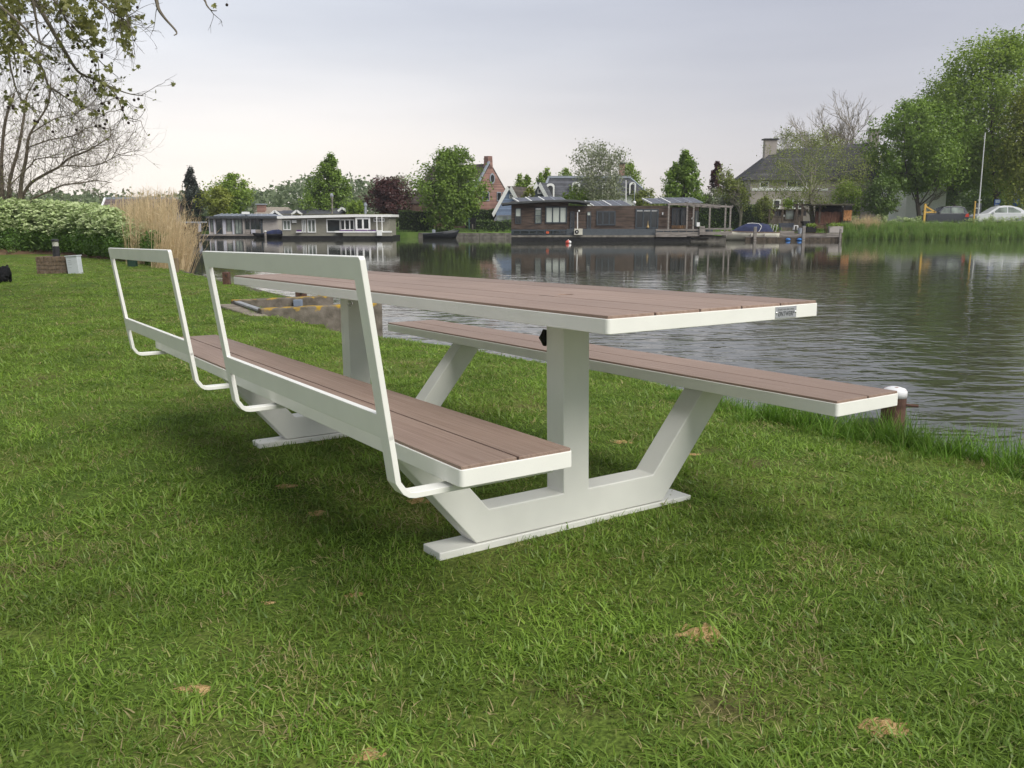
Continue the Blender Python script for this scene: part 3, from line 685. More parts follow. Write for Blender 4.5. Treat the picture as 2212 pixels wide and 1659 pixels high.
tree('tree', 'pyramid shaped dense green tree behind the wooden houseboat', 1479, 478, 331, 49, 462, 97, G_MID, 'cone', 130, 60, .26, 27, spread=.115)
tree('copper_tree', 'slim dark red tree right of the pyramid shaped tree', 1550, 476, 350, 22, 425, 100, G_RED, 'cone', 46, 36, .24, 28, spread=.10)
# birches: two white stems
def birch(label, u, vbase, vtop, hw, vcb, Y, seed, lean):
    rg = np.random.default_rng(seed); b = at(u, vbase, Y); b.z = far_z(b.x, Y); ct = at(u + lean, vtop, Y); cb = at(u, vcb, Y); R = hw / F * Y; root = thing('birch', label, 'tree', b, 'trees across the river')
    mb = MB(); sp = limb(mb, b, (ct.x, Y, ct.z - .6), .13, .025, rg, 7, .02, 6); C = []
    for i in range(64):
        t = rg.uniform(.28, .97); s = np.array(sp[0]) * (1 - t) + np.array(sp[-1]) * t; a = rg.uniform(0, 6.28); k = R * (math.sin(math.pi * min(1, (t - .2) * 1.1)) ** .7 + .12) * rg.uniform(.35, 1)
        e = s + np.array([math.cos(a) * k, math.sin(a) * k, R * .5 - k * .1]); limb(mb, s, e, .022, .008, rg, 2, .1, 3); C.append(e)
    mb.build('trunk', M_BIRCH, root)
    c = np.repeat(np.array(C), 50, 0) + rg.normal(size=(len(C) * 50, 3)) * np.array([.36, .36, .42]); c[:, 2] -= rg.exponential(.3, len(c))
    V, Q = leaf_quads(c - np.array(b), .15, rg, 1.6, .6); link('crown', arrays_mesh('crown', V, Q, G_GREY, rg.uniform(0, 1, len(c))), root)
birch('white stemmed birch left of the pair, leaning slightly left', 1288, 478, 316, 44, 425, 91.5, 31, -12)
birch('white stemmed birch right of the pair, upright', 1307, 478, 314, 44, 425, 92.5, 32, 10)
bare_tree('airy_tree', 'thin airy tree with sparse yellowish leaves left of the grey house', 1598, 480, 93.5, 8.0, 33, lev=5, r=.16, ang=.42, bark=M_BARKL, lm=G_OLIVE, nl=2600, leaf=.16, first=.26)
tree('flowering_bush', 'white flowering bush behind the end of the pergola', 1572, 482, 421, 20, 452, 95, G_WHITE, 'round', 40, 50, .16, 34, cat='bush')
tree('willow', 'sparse olive green willow in front of the grey house', 1758, 484, 300, 108, 436, 91, G_OLIVE, 'round', 150, 46, .14, 35, bark=M_BARKL, trunk_r=.27, spread=.13, open_=.2)
bare_tree('bare_tree', 'tall leafless tree above the right end of the grey roof', 1868, 470, 112, 25.5, 36, lev=6, r=.26, ang=.42, first=.24, up=.16, kids=(2, 4), stems=3)
bare_tree('bare_tree', 'tall leafless tree left of its neighbour behind the grey roof', 1800, 470, 114, 22, 37, lev=6, r=.17, ang=.42, first=.24, up=.16, kids=(2, 4), stems=3)
bare_tree('bare_tree', 'shorter twiggy tree just above the middle of the grey roof', 1735, 470, 110, 18, 38, kids=(3, 4), lev=6, r=.14, ang=.36, first=.27, lm=G_OLIVE, nl=1500, leaf=.16, up=.16)
tree('broad_tree', 'broad green tree with visible trunk behind the yellow barrier', 1988, 476, 222, 94, 405, 97, G_MID, 'round', 210, 64, .27, 39, trunk_r=.26, spread=.115)
tree('broad_tree', 'tallest dense green tree at the right edge of the picture', 2158, 474, 88, 142, 400, 103, G_FRESH, 'round', 380, 70, .30, 40, trunk_r=.36, spread=.10)
tree('broad_tree', 'dark green tree between the two broad green trees', 2062, 474, 165, 88, 432, 111, G_DEEP, 'round', 150, 60, .30, 41, spread=.12)
tree('broad_tree', 'yellowish green tree low at the right edge above the silver car', 2222, 474, 200, 52, 430, 96, G_YEL, 'oval', 130, 60, .24, 42)
tree('broad_tree', 'dark tree behind the parked cars filling the gap under the tall tree', 2140, 474, 330, 88, 452, 118, G_DEEP, 'round', 120, 60, .30, 43)
tree('lilac_bush', 'grey green lilac bush right of the garden shed', 1908, 478, 384, 38, 462, 93, G_DEEP, 'round', 80, 50, .2, 44, cat='bush')
tree('shrub', 'olive shrub left of the garden shed beside the jetty', 1655, 482, 428, 26, 474, 89.2, G_OLIVE, 'round', 50, 42, .15, 45, cat='shrub')
tree('shrub', 'fresh green shrub over the wooden houseboat roof', 1250, 478, 405, 34, 455, 93, G_FRESH, 'round', 50, 45, .19, 46, cat='shrub')
tree('shrub', 'green bush between the birch and the pyramid tree', 1400, 480, 412, 32, 460, 95, G_OLIVE, 'round', 56, 45, .2, 47, cat='shrub')
tree('shrub', 'young bright tree in front of the blue gabled house', 1143, 480, 404, 13, 445, 93, G_YEL, 'tall', 24, 36, .18, 48, cat='shrub')
tree('shrub', 'leafy green shrub under the willow', 1835, 482, 395, 34, 470, 94.5, G_FRESH, 'round', 56, 45, .2, 49, cat='shrub')
tree('shrub', 'garden shrub at the foot of the slim red tree', 1545, 482, 412, 24, 466, 97, G_GREY, 'round', 46, 42, .17, 50, cat='shrub')
# a far wood that reads as one mass
def wood():
    rg = np.random.default_rng(60); C = []
    for u in np.arange(-200, 2500, 7):
        top = np.interp(u, [-200, 180, 300, 385, 590, 640, 690, 800, 900, 1000, 1400, 1450, 1580, 2500], [420, 425, 432, 428, 420, 388, 384, 392, 430, 440, 440, 440, 430, 400]) + 6 * math.sin(u * .09) + rg.uniform(-4, 5)
        for k in range(9):
            Y = rg.uniform(135, 165); C.append(at(u + rg.uniform(-8, 8), top + (476 - top) * rg.uniform(0.03, 1) ** 1.1, Y))
    C = np.array([tuple(c) for c in C]); c = np.repeat(C, 16, 0) + rg.normal(size=(len(C) * 16, 3)) * np.array([.8, .8, .55])
    V, Q = leaf_quads(c, .6, rg, 1.3); base = np.repeat(rg.uniform(0, 1, len(C)), 16)
    tag(link('far_wood', arrays_mesh('far_wood', V, Q, G_WOOD, np.clip(base * .7 + rg.uniform(0, .3, len(c)), 0, 1))), 'soft hazy wood along the skyline', 'wood', kind='stuff')
wood()
# hedges: clipped boxes of small leaves over a dark core
def hedge(label, u0, u1, vt, vb, Y, depth, seed, lm=None, n=60, Y1=None):
    rg = np.random.default_rng(seed); a = at(u0, vb, Y); b = at(u1, vb, Y1 or Y); zt = at((u0 + u1) / 2, vt, Y).z; z0 = min(far_z(a.x, Y), far_z(b.x, Y)) - .05
    a.z = b.z = z0; root = thing('hedge', label, 'hedge', a); L = (b - a).length; d = (b - a).normalized(); nrm = Vector((-d.y, d.x, 0)); H = zt - z0
    k = int(n * (L * H + L * depth) ); t = rg.uniform(0, 1, k); f = rg.uniform(0, 1, k); pick = rg.uniform(0, 1, k) < H / (H + depth)
    off = np.where(pick, rg.normal(0, .05, k), f * depth); z = np.where(pick, f * H, H + rg.normal(0, .05, k))
    c = np.array(d)[None] * (t * L)[:, None] + np.array(nrm)[None] * off[:, None]; c[:, 2] = z + .06 * np.sin(t * L * 2.1)
    V, Q = leaf_quads(c, .15, rg, 1.3); link('foliage', arrays_mesh('foliage', V, Q, lm or G_HEDGE, rg.uniform(0, 1, k)), root)
    mb = MB(); p = [a + nrm * .06, b + nrm * .06, b + nrm * (depth - .06), a + nrm * (depth - .06)]; mb.hexa(p, [q + Vector((0, 0, H - .06)) for q in p]); mb.build('twiggy_core', mat('hedge_core', (.018, .03, .010), .95), root)
hedge('clipped dark hedge right of the olive houseboat', 862, 935, 457, 508, 93.5, 1.4, 70)
hedge('long clipped hedge below the brick house', 1005, 1108, 453, 492, 97.5, 1.2, 71)
hedge('low clipped hedge beside the wooden houseboat', 1028, 1112, 478, 505, 92, 1.0, 72)
hedge('tall dark hedge behind the pergola deck', 1490, 1660, 444, 480, 93.5, 1.2, 73)
hedge('far clipped hedge behind the dark boathouse', 380, 462, 466, 482, 103, 1.2, 74)
# ================================================================== near left: mound, weeds, reeds, small things on the lawn
M_SOIL = mat('brown_soil', (.09, .058, .036), .95, scale=3, col2=(.16, .105, .065), bump=.6, bscale=9, spec=.1)
MLINE = [lawn_at(-260, 551), lawn_at(-60, 552), lawn_at(80, 549), lawn_at(160, 553), lawn_at(235, 562), lawn_at(330, 572), lawn_at(362, 577)]
def mound_h(t, k):
    """t along the foot line 0..1, k metres up the mound"""
    H = np.interp(t, [0, .35, .6, .8, 1], [1.05, 1.05, .8, .35, .05]); return H * smoothstep(0, 3.2, k)
def mound_pt(t, k):
    n = len(MLINE) - 1; i = min(n - 1, int(t * n)); f = t * n - i; p = MLINE[i].lerp(MLINE[i + 1], f)
    q = Vector((p.x - k * .42, p.y + k * .9, 0)); q.z = lawn_z(p.x, p.y) + mound_h(t, k) + .05 * mnoise.noise(Vector((q.x, q.y, 2))) - .03; return q
V = []; Fc = []; nt_, ks = 40, [-.25, 0, .3, .7, 1.2, 1.8, 2.5, 3.3, 5, 8, 14, 25]
for i in range(nt_ + 1):
    for k in ks: p = mound_pt(i / nt_, max(k, -.25)); p.z -= .12 if k < 0 else 0; V.append(tuple(p))
for i in range(nt_):
    for j in range(len(ks) - 1): a = i * len(ks) + j; Fc.append([a, a + len(ks), a + len(ks) + 1, a + 1])
tag(link('earth_mound', arrays_mesh('earth_mound', np.array(V), Fc, M_SOIL, smooth=True)), 'brown earth mound at the back of the lawn', kind='structure')
L_UMB = leafmat('cow_parsley_flower', (.38, .50, .19), (.66, .72, .42), .3)
L_STEM = leafmat('cow_parsley_green', (.09, .165, .035), (.20, .30, .08))
L_NET = leafmat('nettle_leaf', (.080, .165, .030), (.19, .31, .07))
def parsley(seed):
    r = np.random.default_rng(seed); V = []; Q = []; A = []; mi = []
    def quad(c, a, b, at_, m):
        k = len(V); V.extend([c - a - b, c + a - b, c + a + b, c - a + b]); Q.append((k, k + 1, k + 2, k + 3)); A.append(at_); mi.append(m)
    H = r.uniform(.8, 1.15)
    for s in range(8):
        q = r.uniform(0, 6.28); tip = np.array([math.cos(q) * r.uniform(.05, .3), math.sin(q) * r.uniform(.05, .3), H * r.uniform(.75, 1.05)]); w = np.array([.006, .006, 0])
        k = len(V); V.extend([np.zeros(3) - w, np.zeros(3) + w, tip + w, tip - w]); Q.append((k, k + 1, k + 2, k + 3)); A.append(.5); mi.append(1)
        for j in range(7):
            c = tip + np.array([r.normal() * .06, r.normal() * .06, r.normal() * .02]); e = r.uniform(.026, .046); f = r.normal(size=3) * .012
            quad(c, np.array([e, 0, f[0]]), np.array([0, e, f[1]]), r.uniform(), 0)
    for j in range(26):
        q = r.uniform(0, 6.28); d = r.uniform(.02, .26); c = np.array([d * math.cos(q), d * math.sin(q), r.uniform(.05, .72) * H]); a = r.normal(size=3); a /= np.linalg.norm(a); b = np.cross(a, r.normal(size=3)); b /= np.linalg.norm(b)
        quad(c, a * r.uniform(.03, .06), b * r.uniform(.015, .03), r.uniform(), 1)
    return arrays_mesh('cow_parsley_kind', np.array(V), np.array(Q), [L_UMB, L_STEM], A, mi)
def nettle(seed):
    r = np.random.default_rng(seed); c = []
    for s in range(4):
        x, y = r.normal(size=2) * .12; h = r.uniform(.4, .75)
        for j in range(20): c.append((x + r.normal() * .07, y + r.normal() * .07, h * (j + .5) / 20))
    V, Q = leaf_quads(np.array(c), .068, r, 1.5, .3); return arrays_mesh('nettle_kind', V, Q, L_NET, r.uniform(0, 1, len(c)))
P, R, S, K = [], [], [], []; P2, R2, S2, K2 = [], [], [], []
for i in range(3000):
    t = random.random() ** .9; k = random.uniform(.4, 8.5); p = mound_pt(t, k); z = (random.uniform(-.12, .12), random.uniform(-.12, .12), random.uniform(0, 6.28))
    low = smoothstep(1.7, .7, k) + (.9 if t > .86 else 0)
    if random.random() < low * .93:
        if k < .85 and random.random() < .85: continue
        s = random.uniform(.8, 1.3) * (.75 if k < .9 else 1) * (1.15 if t > .7 else 1); P2.append(tuple(p)); R2.append(z); S2.append((s, s, s)); K2.append(random.randrange(4))
    elif t < .90:
        s = random.uniform(.85, 1.2) * (1 if t < .72 else .8); P.append(tuple(p)); R.append(z); S.append((s, s, s)); K.append(random.randrange(5))
for i in range(1500):
    t = random.random(); k = random.uniform(.75, 2.6); p = mound_pt(t, k); s = random.uniform(.7, 1.2) * (.6 if k < .7 else 1); P2.append(tuple(p)); R2.append((0, 0, random.uniform(0, 6.28))); S2.append((s, s, s)); K2.append(random.randrange(4))
scatter('cow_parsley', P, R, S, K, [parsley(100 + i) for i in range(5)], 'white flowering cow parsley covering the mound', 'wildflowers')
scatter('nettles', P2, R2, S2, K2, [nettle(120 + i) for i in range(4)], 'dark green nettles along the foot of the mound', 'weeds')
# reeds
L_REED = leafmat('dry_reed', (.54, .41, .235), (.76, .61, .38), .35); L_IRIS = leafmat('green_sedge', (.045, .10, .03), (.11, .20, .055))
def reed(seed, m, h0, h1, n=26, w=.011, lean=.10):
    r = np.random.default_rng(seed); V = []; Q = []; A = []
    for i in range(n):
        b = np.array([r.normal() * .13, r.normal() * .13, -.1]); h = r.uniform(h0, h1); q = r.uniform(0, 6.28); ln = abs(r.normal(0, lean)); fw = np.array([math.cos(q), math.sin(q), 0]); sd = np.array([-math.sin(q), math.cos(q), 0]); k = len(V)
        for j in range(4):
            t = j / 3; p = b + np.array([0, 0, h * t * (1 - .08 * ln)]) + fw * h * ln * t ** 1.7; ww = w * (1 - .75 * t); V.extend([p - sd * ww, p + sd * ww])
        for j in range(3): Q.append((k + 2 * j, k + 2 * j + 1, k + 2 * j + 3, k + 2 * j + 2)); A.append(r.uniform())
        for j in range(4):
            t = r.uniform(.25, .98); p = b + np.array([0, 0, h * t]) + fw * h * ln * t ** 1.7; a = r.normal(size=3) * .5; a[2] = abs(a[2]) + .4; a /= np.linalg.norm(a); L = r.uniform(.12, .3); s2 = np.cross(a, r.normal(size=3)); s2 /= np.linalg.norm(s2)
            k = len(V); V.extend([p - s2 * .007, p + s2 * .007, p + a * L + s2 * .001, p + a * L - s2 * .001]); Q.append((k, k + 1, k + 2, k + 3)); A.append(r.uniform())
    return arrays_mesh('reed_kind', np.array(V), np.array(Q), m, A)
P, R, S, K = [], [], [], []; P2, R2, S2, K2 = [], [], [], []
for i in range(165):
    f = random.random(); u = 246 + f * 122; c = lawn_at(u, 548 + f * 34); k = random.uniform(0, 3.2); x, y = c.x + random.gauss(0, .25) - k * .35, c.y + k; s = random.uniform(.8, 1.12) * np.interp(f, [0, .25, .8, 1], [.85, 1.05, 1.0, .72])
    lean = .02 + .42 * smoothstep(.82, 1.0, f); P.append((x, y, lawn_z(x, y) - .15)); R.append((random.uniform(-.06, .06), random.uniform(-.04, .08) + lean * random.uniform(.2, 1), random.uniform(-.5, .5))); S.append((s, s, s)); K.append(random.randrange(5))
for i in range(70):
    f = random.random(); c = lawn_at(272 + f * 52, 553 + f * 13); P2.append((c.x, c.y, c.z - .05)); R2.append((0, 0, random.uniform(0, 6.28))); s = random.uniform(.8, 1.2); S2.append((s, s, s)); K2.append(random.randrange(2))
scatter('dry_reed_bed', P, R, S, K, [reed(130 + i, L_REED, 1.1, 2.6) for i in range(5)], 'tall dry straw coloured reeds at the water edge', 'reeds')
scatter('green_sedge', P2, R2, S2, K2, [reed(140 + i, L_IRIS, .4, .8, 20, .012, .2) for i in range(2)], 'dark green sedge leaves at the foot of the reeds', 'sedge')
# brick pedestal with a bollard lamp, utility box
M_BRICK = mat('weathered_brick', (.105, .075, .052), .9, scale=14, col2=(.22, .165, .120), bump=.5, bscale=60, spec=.15)
M_MORTAR = mat('grey_mortar', (.16, .14, .12), .95, var=.2, scale=20)
p = lawn_at(113, 592); sc = p.y / F; w, h, dp = 66 * sc, 36.5 * sc, .62
root = thing('brick_pedestal', 'low weathered brick pedestal on the lawn near the mound', 'pedestal', p); q = lambda x, y, z: p + Vector((x, y, z))
x0 = -w / 2
MB().box(p.x + x0 + .012, p.x - x0 - .012, p.y + .012, p.y + dp - .012, p.z - .05, p.z + h - .012).build('mortar_core', M_MORTAR, root)
rows = [(0, .095), (.105, .2), (.21, .305)]; 
for r_, (za, zb_) in enumerate(rows):
    n = 4; bw = w / n
    for side in (0, 1):
        for k in range(-1, n + 1):
            a = k * bw + (bw / 2 if r_ % 2 else 0); b = a + bw - .012; a, b = max(0, a), min(w, b)
            if b - a < .03: continue
            j = random.uniform(-.006, .006); y0_ = p.y + j if not side else p.y + dp - .11 + j
            MB().box(p.x + x0 + a, p.x + x0 + b, y0_, y0_ + .11, p.z + za + .004, p.z + zb_).build('brick', M_BRICK, root, bevel=.006)
n = 8; bw = w / n
for k in range(n):
    j = random.uniform(-.006, .006); MB().box(p.x + x0 + k * bw, p.x + x0 + (k + 1) * bw - .012, p.y - .005 + j, p.y + dp * .49, p.z + .315, p.z + h + j).build('brick', M_BRICK, root, bevel=.006)
    MB().box(p.x + x0 + k * bw, p.x + x0 + (k + 1) * bw - .012, p.y + dp * .51, p.y + dp, p.z + .315, p.z + h - j).build('brick', M_BRICK, root, bevel=.006)
lp = p + Vector((0.0, .30, h)); M_DGREY = mat('charcoal_metal', (.022, .022, .024), .5); M_LENS = mat('ribbed_lamp_lens', (.42, .42, .36), .25, var=.2, scale=40)
root = thing('bollard_lamp', 'short black bollard lamp standing on the brick pedestal', 'lamp', lp)
MB().lathe(lp, [(.088, -.005), (.088, .26), (.08, .265)], 20).build('post', M_DGREY, root, smooth=False); MB().lathe(lp, [(.075, .265), (.075, .385)], 20).build('lens', M_LENS, root); MB().lathe(lp, [(.093, .385), (.098, .40), (.094, .43), (.05, .45), (.01, .452)], 20).build('cap', M_DGREY, root)
p = lawn_at(159, 592); M_BOXG = mat('pale_grey_cabinet', (.50, .53, .55), .55, var=.06, scale=5); root = thing('utility_box', 'pale grey utility box leaning beside the brick pedestal', 'utility box', p)
T = Matrix.Translation(p) @ Matrix.Rotation(rad(-3.5), 4, 'Y') @ Matrix.Rotation(rad(-5), 4, 'Z')
MB().box(-.15, .15, 0, .2, -.04, .45, T).build('body', M_BOXG, root, bevel=.006); MB().box(-.17, .165, -.02, .22, .45, .475, T).build('lid', M_BOXG, root, bevel=.005)
for z_, ww in ((.34, .09), (.29, .07), (.24, .10), (.16, .08)): MB().box(-.11, -.11 + ww, -.003, .001, z_, z_ + .012, T).build('print_line', mat('faded_print', (.32, .35, .37), .6), root)
# small dark green ground box
p = lawn_at(287, 577); MB().box(p.x - .12, p.x + .12, p.y - .1, p.y + .1, p.z - .02, p.z + .24).build('junction_box', mat('bottle_green_plastic', (.02, .05, .035), .5), None, loc=p, bevel=.02)
tag(bpy.data.objects['junction_box'], 'small bottle green junction box at the foot of the reeds', 'junction box')
# posts along the quay
M_POST = mat('weathered_post_wood', (.22, .165, .10), .9, var=.25, scale=5, stretch=(1, 1, .2), bump=.4, bscale=30)
M_RPOST = mat('red_brown_post', (.105, .055, .040), .85, var=.3, scale=14, bump=.3, bscale=50)
p = lawn_at(381.5, 587); root = thing('marker_post', 'tan wooden marker post with a blue plate beside the reeds', 'post', p)
MB().box(p.x - .055, p.x + .055, p.y - .05, p.y + .05, p.z - .1, p.z + .36).build('post', M_POST, root, bevel=.006); MB().box(p.x - .075, p.x - .056, p.y - .045, p.y + .045, p.z + .17, p.z + .33).build('plate', mat('blue_enamel', (.04, .14, .42), .35), root)
for u, v, w, h, lb in ((490, 612.5, .066, .235, 'square red brown mooring post on the quay edge left of the table'), (651, 646, .075, .13, 'short red brown mooring post just behind the tabletop edge')):
    p = lawn_at(u, v); root = thing('mooring_post', lb, 'post', p); MB().box(p.x - w, p.x + w, p.y - w, p.y + w, p.z - .15, p.z + h).build('post', M_RPOST, root, bevel=.008)
    MB().tube([(p.x + w * .3, p.y - w - .02, p.z + h * .72), (p.x + w * .3, p.y + w * .5, p.z + h * .72)], .014, 8).build('bolt', M_DGREY, root)
# quay edging boards from the slipway to the reeds
M_QUAY = mat('damp_quay_timber', (.085, .066, .048), .9, var=.4, scale=4, bump=.4, bscale=25)
root = thing('quay_edging', 'damp brown timber edging along the quay beyond the slipway', 'edging', (edge_x(14), 14, .6))
ysq = list(np.arange(13.0, 27.0, 1.4))
for a, b in zip(ysq[:-1], ysq[1:]):
    A_, B_ = Vector((edge_x(a), a, lawn_h(edge_x(a) - .4, a) - .01)), Vector((edge_x(b), b, lawn_h(edge_x(b) - .4, b) - .01)); d = (B_ - A_).normalized(); n_ = Vector((d.y, -d.x, 0))
    pts = [A_ - n_ * .22, A_ + n_ * .10, B_ + n_ * .10 - d * .01, B_ - n_ * .22 - d * .01]; MB().hexa([x + Vector((0, 0, -.9)) for x in pts], pts).build('timber', M_QUAY, root, bevel=.01)
# slipway
M_CONC = mat('lichen_concrete', (.17, .145, .115), .95, scale=7, col2=(.30, .26, .21), bump=.6, bscale=40, spec=.15)
def lichen(t, b, mp, r):
    L = t.links.new; g = t.nodes.new('ShaderNodeNewGeometry'); s = t.nodes.new('ShaderNodeSeparateXYZ'); L(g.outputs['Position'], s.inputs[0])
    n = t.nodes.new('ShaderNodeTexNoise'); n.inputs['Scale'].default_value = 6; n.inputs['Detail'].default_value = 5; L(g.outputs['Position'], n.inputs[0])
    mr = t.nodes.new('ShaderNodeMapRange'); L(s.outputs[2], mr.inputs[0]); mr.inputs[1].default_value = .72; mr.inputs[2].default_value = .84; mr.inputs[3].default_value = -.3; mr.inputs[4].default_value = .11
    a = t.nodes.new('ShaderNodeMath'); a.operation = 'ADD'; L(n.outputs[0], a.inputs[0]); L(mr.outputs[0], a.inputs[1])
    cr = t.nodes.new('ShaderNodeValToRGB'); cr.color_ramp.elements[0].position = .57; cr.color_ramp.elements[1].position = .66; L(a.outputs[0], cr.inputs[0])
    m = t.nodes.new('ShaderNodeMix'); m.data_type = 'RGBA'; m.inputs[7].default_value = (.42, .27, .045, 1); L(cr.outputs[0], m.inputs[0]); L(r.outputs[0], m.inputs[6]); L(m.outputs[2], b.inputs['Base Color'])
M_LICH = mat('yellow_lichen_concrete', (.105, .092, .074), .95, scale=7, col2=(.20, .175, .145), bump=.6, bscale=40, spec=.15, extra=lichen)
root = thing('slipway', 'old concrete slipway walls crusted with yellow lichen at the quay', 'slipway', (-3, 11.5, .3)); nn = Vector((-SLD.y, SLD.x, 0))
def wall(a, L, zt, th, name, m):
    a = Vector(a); b = a + SLD * L; q = [a - nn * th / 2, b - nn * th / 2, b + nn * th / 2, a + nn * th / 2]; MB().hexa([Vector((x.x, x.y, -.7)) for x in q], [Vector((x.x, x.y, zt)) for x in q]).build(name, m, root, bevel=.012)
wall(SLA - SLD * .15, 1.62, .835, .17, 'front_wall', M_LICH); wall(SLB - SLD * .15, 1.45, .825, .17, 'back_wall', M_LICH)
a, b = SLA - SLD * .1 + nn * .085, SLB - SLD * .1 - nn * .085; c, d = b + SLD * 2.0, a + SLD * 2.0
MB().add([(a.x, a.y, .74), (b.x, b.y, .74), (c.x, c.y, -.3), (d.x, d.y, -.3)], [(0, 3, 2, 1)]).build('ramp', M_CONC, root)
a2, b2 = SLA - SLD * .30 - nn * .12, SLB - SLD * .34 + nn * .1
MB().hexa([(a2.x, a2.y, .6), (a.x - nn.x * .3, a.y - nn.y * .3, .6), (b.x + nn.x * .1, b.y + nn.y * .1, .6), (b2.x, b2.y, .6)], [(a2.x, a2.y, .768), (a.x - nn.x * .3, a.y - nn.y * .3, .775), (b.x + nn.x * .1, b.y + nn.y * .1, .775), (b2.x, b2.y, .765)]).build('apron', M_CONC, root, bevel=.02)
MB().bar((a.x, a.y, .80), (b.x, b.y, .80), .085, .03).build('sill_board', mat('grey_board', (.30, .31, .32), .7, var=.2, scale=8), root, bevel=.006)
g = SLB + SLD * .75 - nn * .13; MB().box(g.x - .06, g.x + .06, g.y - .05, g.y + .04, .1, .80).build('guide_post', mat('blue_grey_steel', (.20, .24, .30), .5), root, bevel=.008)
# steel bollard at the right, with a tyre fender
p = lawn_at(1937, 902); p = Vector((p.x * 4.75 / p.y, 4.75, 0)); p.x = at(1930, 880, 4.75).x; zt = at(1930, 836, 4.75).z; r = 25.5 / F * 4.75; root = thing('steel_bollard', 'rusty red brown bollard with worn white top at the river edge', 'bollard', p)
def worn(t, b, mp, rr):
    L = t.links.new; n = t.nodes.new('ShaderNodeTexNoise'); n.inputs['Scale'].default_value = 28; n.inputs['Detail'].default_value = 6; L(mp.outputs[0], n.inputs[0])
    cr = t.nodes.new('ShaderNodeValToRGB'); cr.color_ramp.elements[0].position = .60; cr.color_ramp.elements[1].position = .64; L(n.outputs[0], cr.inputs[0])
    m = t.nodes.new('ShaderNodeMix'); m.data_type = 'RGBA'; m.inputs[7].default_value = (.25, .085, .04, 1); L(cr.outputs[0], m.inputs[0]); L(rr.outputs[0], m.inputs[6]); L(m.outputs[2], b.inputs['Base Color'])
MB().lathe(p, [(r, -.3), (r, zt - .052)], 24).build('post', M_RPOST, root, smooth=False)
MB().lathe(p, [(r + .0015, zt - .055), (r + .0015, zt - .022), (r * .86, zt - .008), (r * .5, zt), (.004, zt + .001)], 24).build('cap', mat('worn_white_paint', (.72, .72, .72), .5, var=.06, extra=worn), root, smooth=True)
MB().tube([p + Vector((r - .01, -.03, zt - .095)), p + Vector((r + .055, -.035, zt - .10))], .0085, 10).build('pin', M_RPOST, root)
e = Vector((p.x - .06, p.y + .14, .62)); tb = MB(); ring = [e + Vector((.20 * math.cos(a), .02 * math.sin(a), .16 * math.sin(a))) for a in np.linspace(0, 2 * math.pi, 25)]; tb.tube(ring, .055, 10, cap=False)
tag(tb.build('tyre_fender', mat('old_rubber', (.03, .03, .03), .8, var=.3), None, smooth=True, loc=e), 'dark rubber tyre fender behind the rusty bollard', 'tyre fender')
# black dog, head down
p = lawn_at(11, 611); root = None
def skin(name, verts, edges, radii, m, loc, label, cat, disp=.0):
    me = bpy.data.meshes.new(name); me.from_pydata(verts, edges, []); o = bpy.data.objects.new(name, me); COL.objects.link(o)
    s = o.modifiers.new('skin', 'SKIN'); 
    for i, r in enumerate(radii): me.skin_vertices[0].data[i].radius = (r, r)
    me.skin_vertices[0].data[0].use_root = True
    b = o.modifiers.new('sub', 'SUBSURF'); b.levels = b.render_levels = 3
    dg = bpy.context.evaluated_depsgraph_get(); me2 = bpy.data.meshes.new_from_object(o.evaluated_get(dg)); bpy.data.objects.remove(o)
    for v in me2.vertices:
        k = disp * (mnoise.noise(v.co * 26) + .6 * mnoise.noise(v.co * 55)); v.co += v.normal * k
    me2.materials.clear(); me2.materials.append(m); me2.polygons.foreach_set('use_smooth', np.ones(len(me2.polygons), dtype=bool)); o = link(name, me2, None, loc); return tag(o, label, cat)
dv = [(-.02, .10, .26), (.02, -.05, .27), (.07, -.18, .24), (.10, -.25, .16), (.115, -.29, .10), (.125, -.345, .055),   # rump .. chest, neck, head, muzzle
      (-.08, .12, .15), (-.08, .15, .08), (-.08, .12, .01), (.04, .12, .15), (.04, .15, .08), (.04, .12, .01),
      (.00, -.16, .13), (.00, -.16, .01), (.12, -.14, .13), (.12, -.14, .01), (-.04, .20, .32), (-.05, .24, .37), (.05, -.275, .12), (.17, -.265, .12)]
de = [(0, 1), (1, 2), (2, 3), (3, 4), (4, 5), (0, 6), (6, 7), (7, 8), (0, 9), (9, 10), (10, 11), (2, 12), (12, 13), (2, 14), (14, 15), (0, 16), (16, 17), (4, 18), (4, 19)]
dr = [.115, .12, .115, .075, .078, .04, .06, .034, .03, .06, .034, .03, .045, .03, .045, .03, .03, .022, .035, .035]
skin('dog', dv, de, dr, mat('black_curly_fur', (.010, .010, .011), .85, var=.5, scale=40, spec=.15), p + Vector((0, 0, 0)), 'small black curly dog sniffing the grass at the left edge', 'dog', .016)
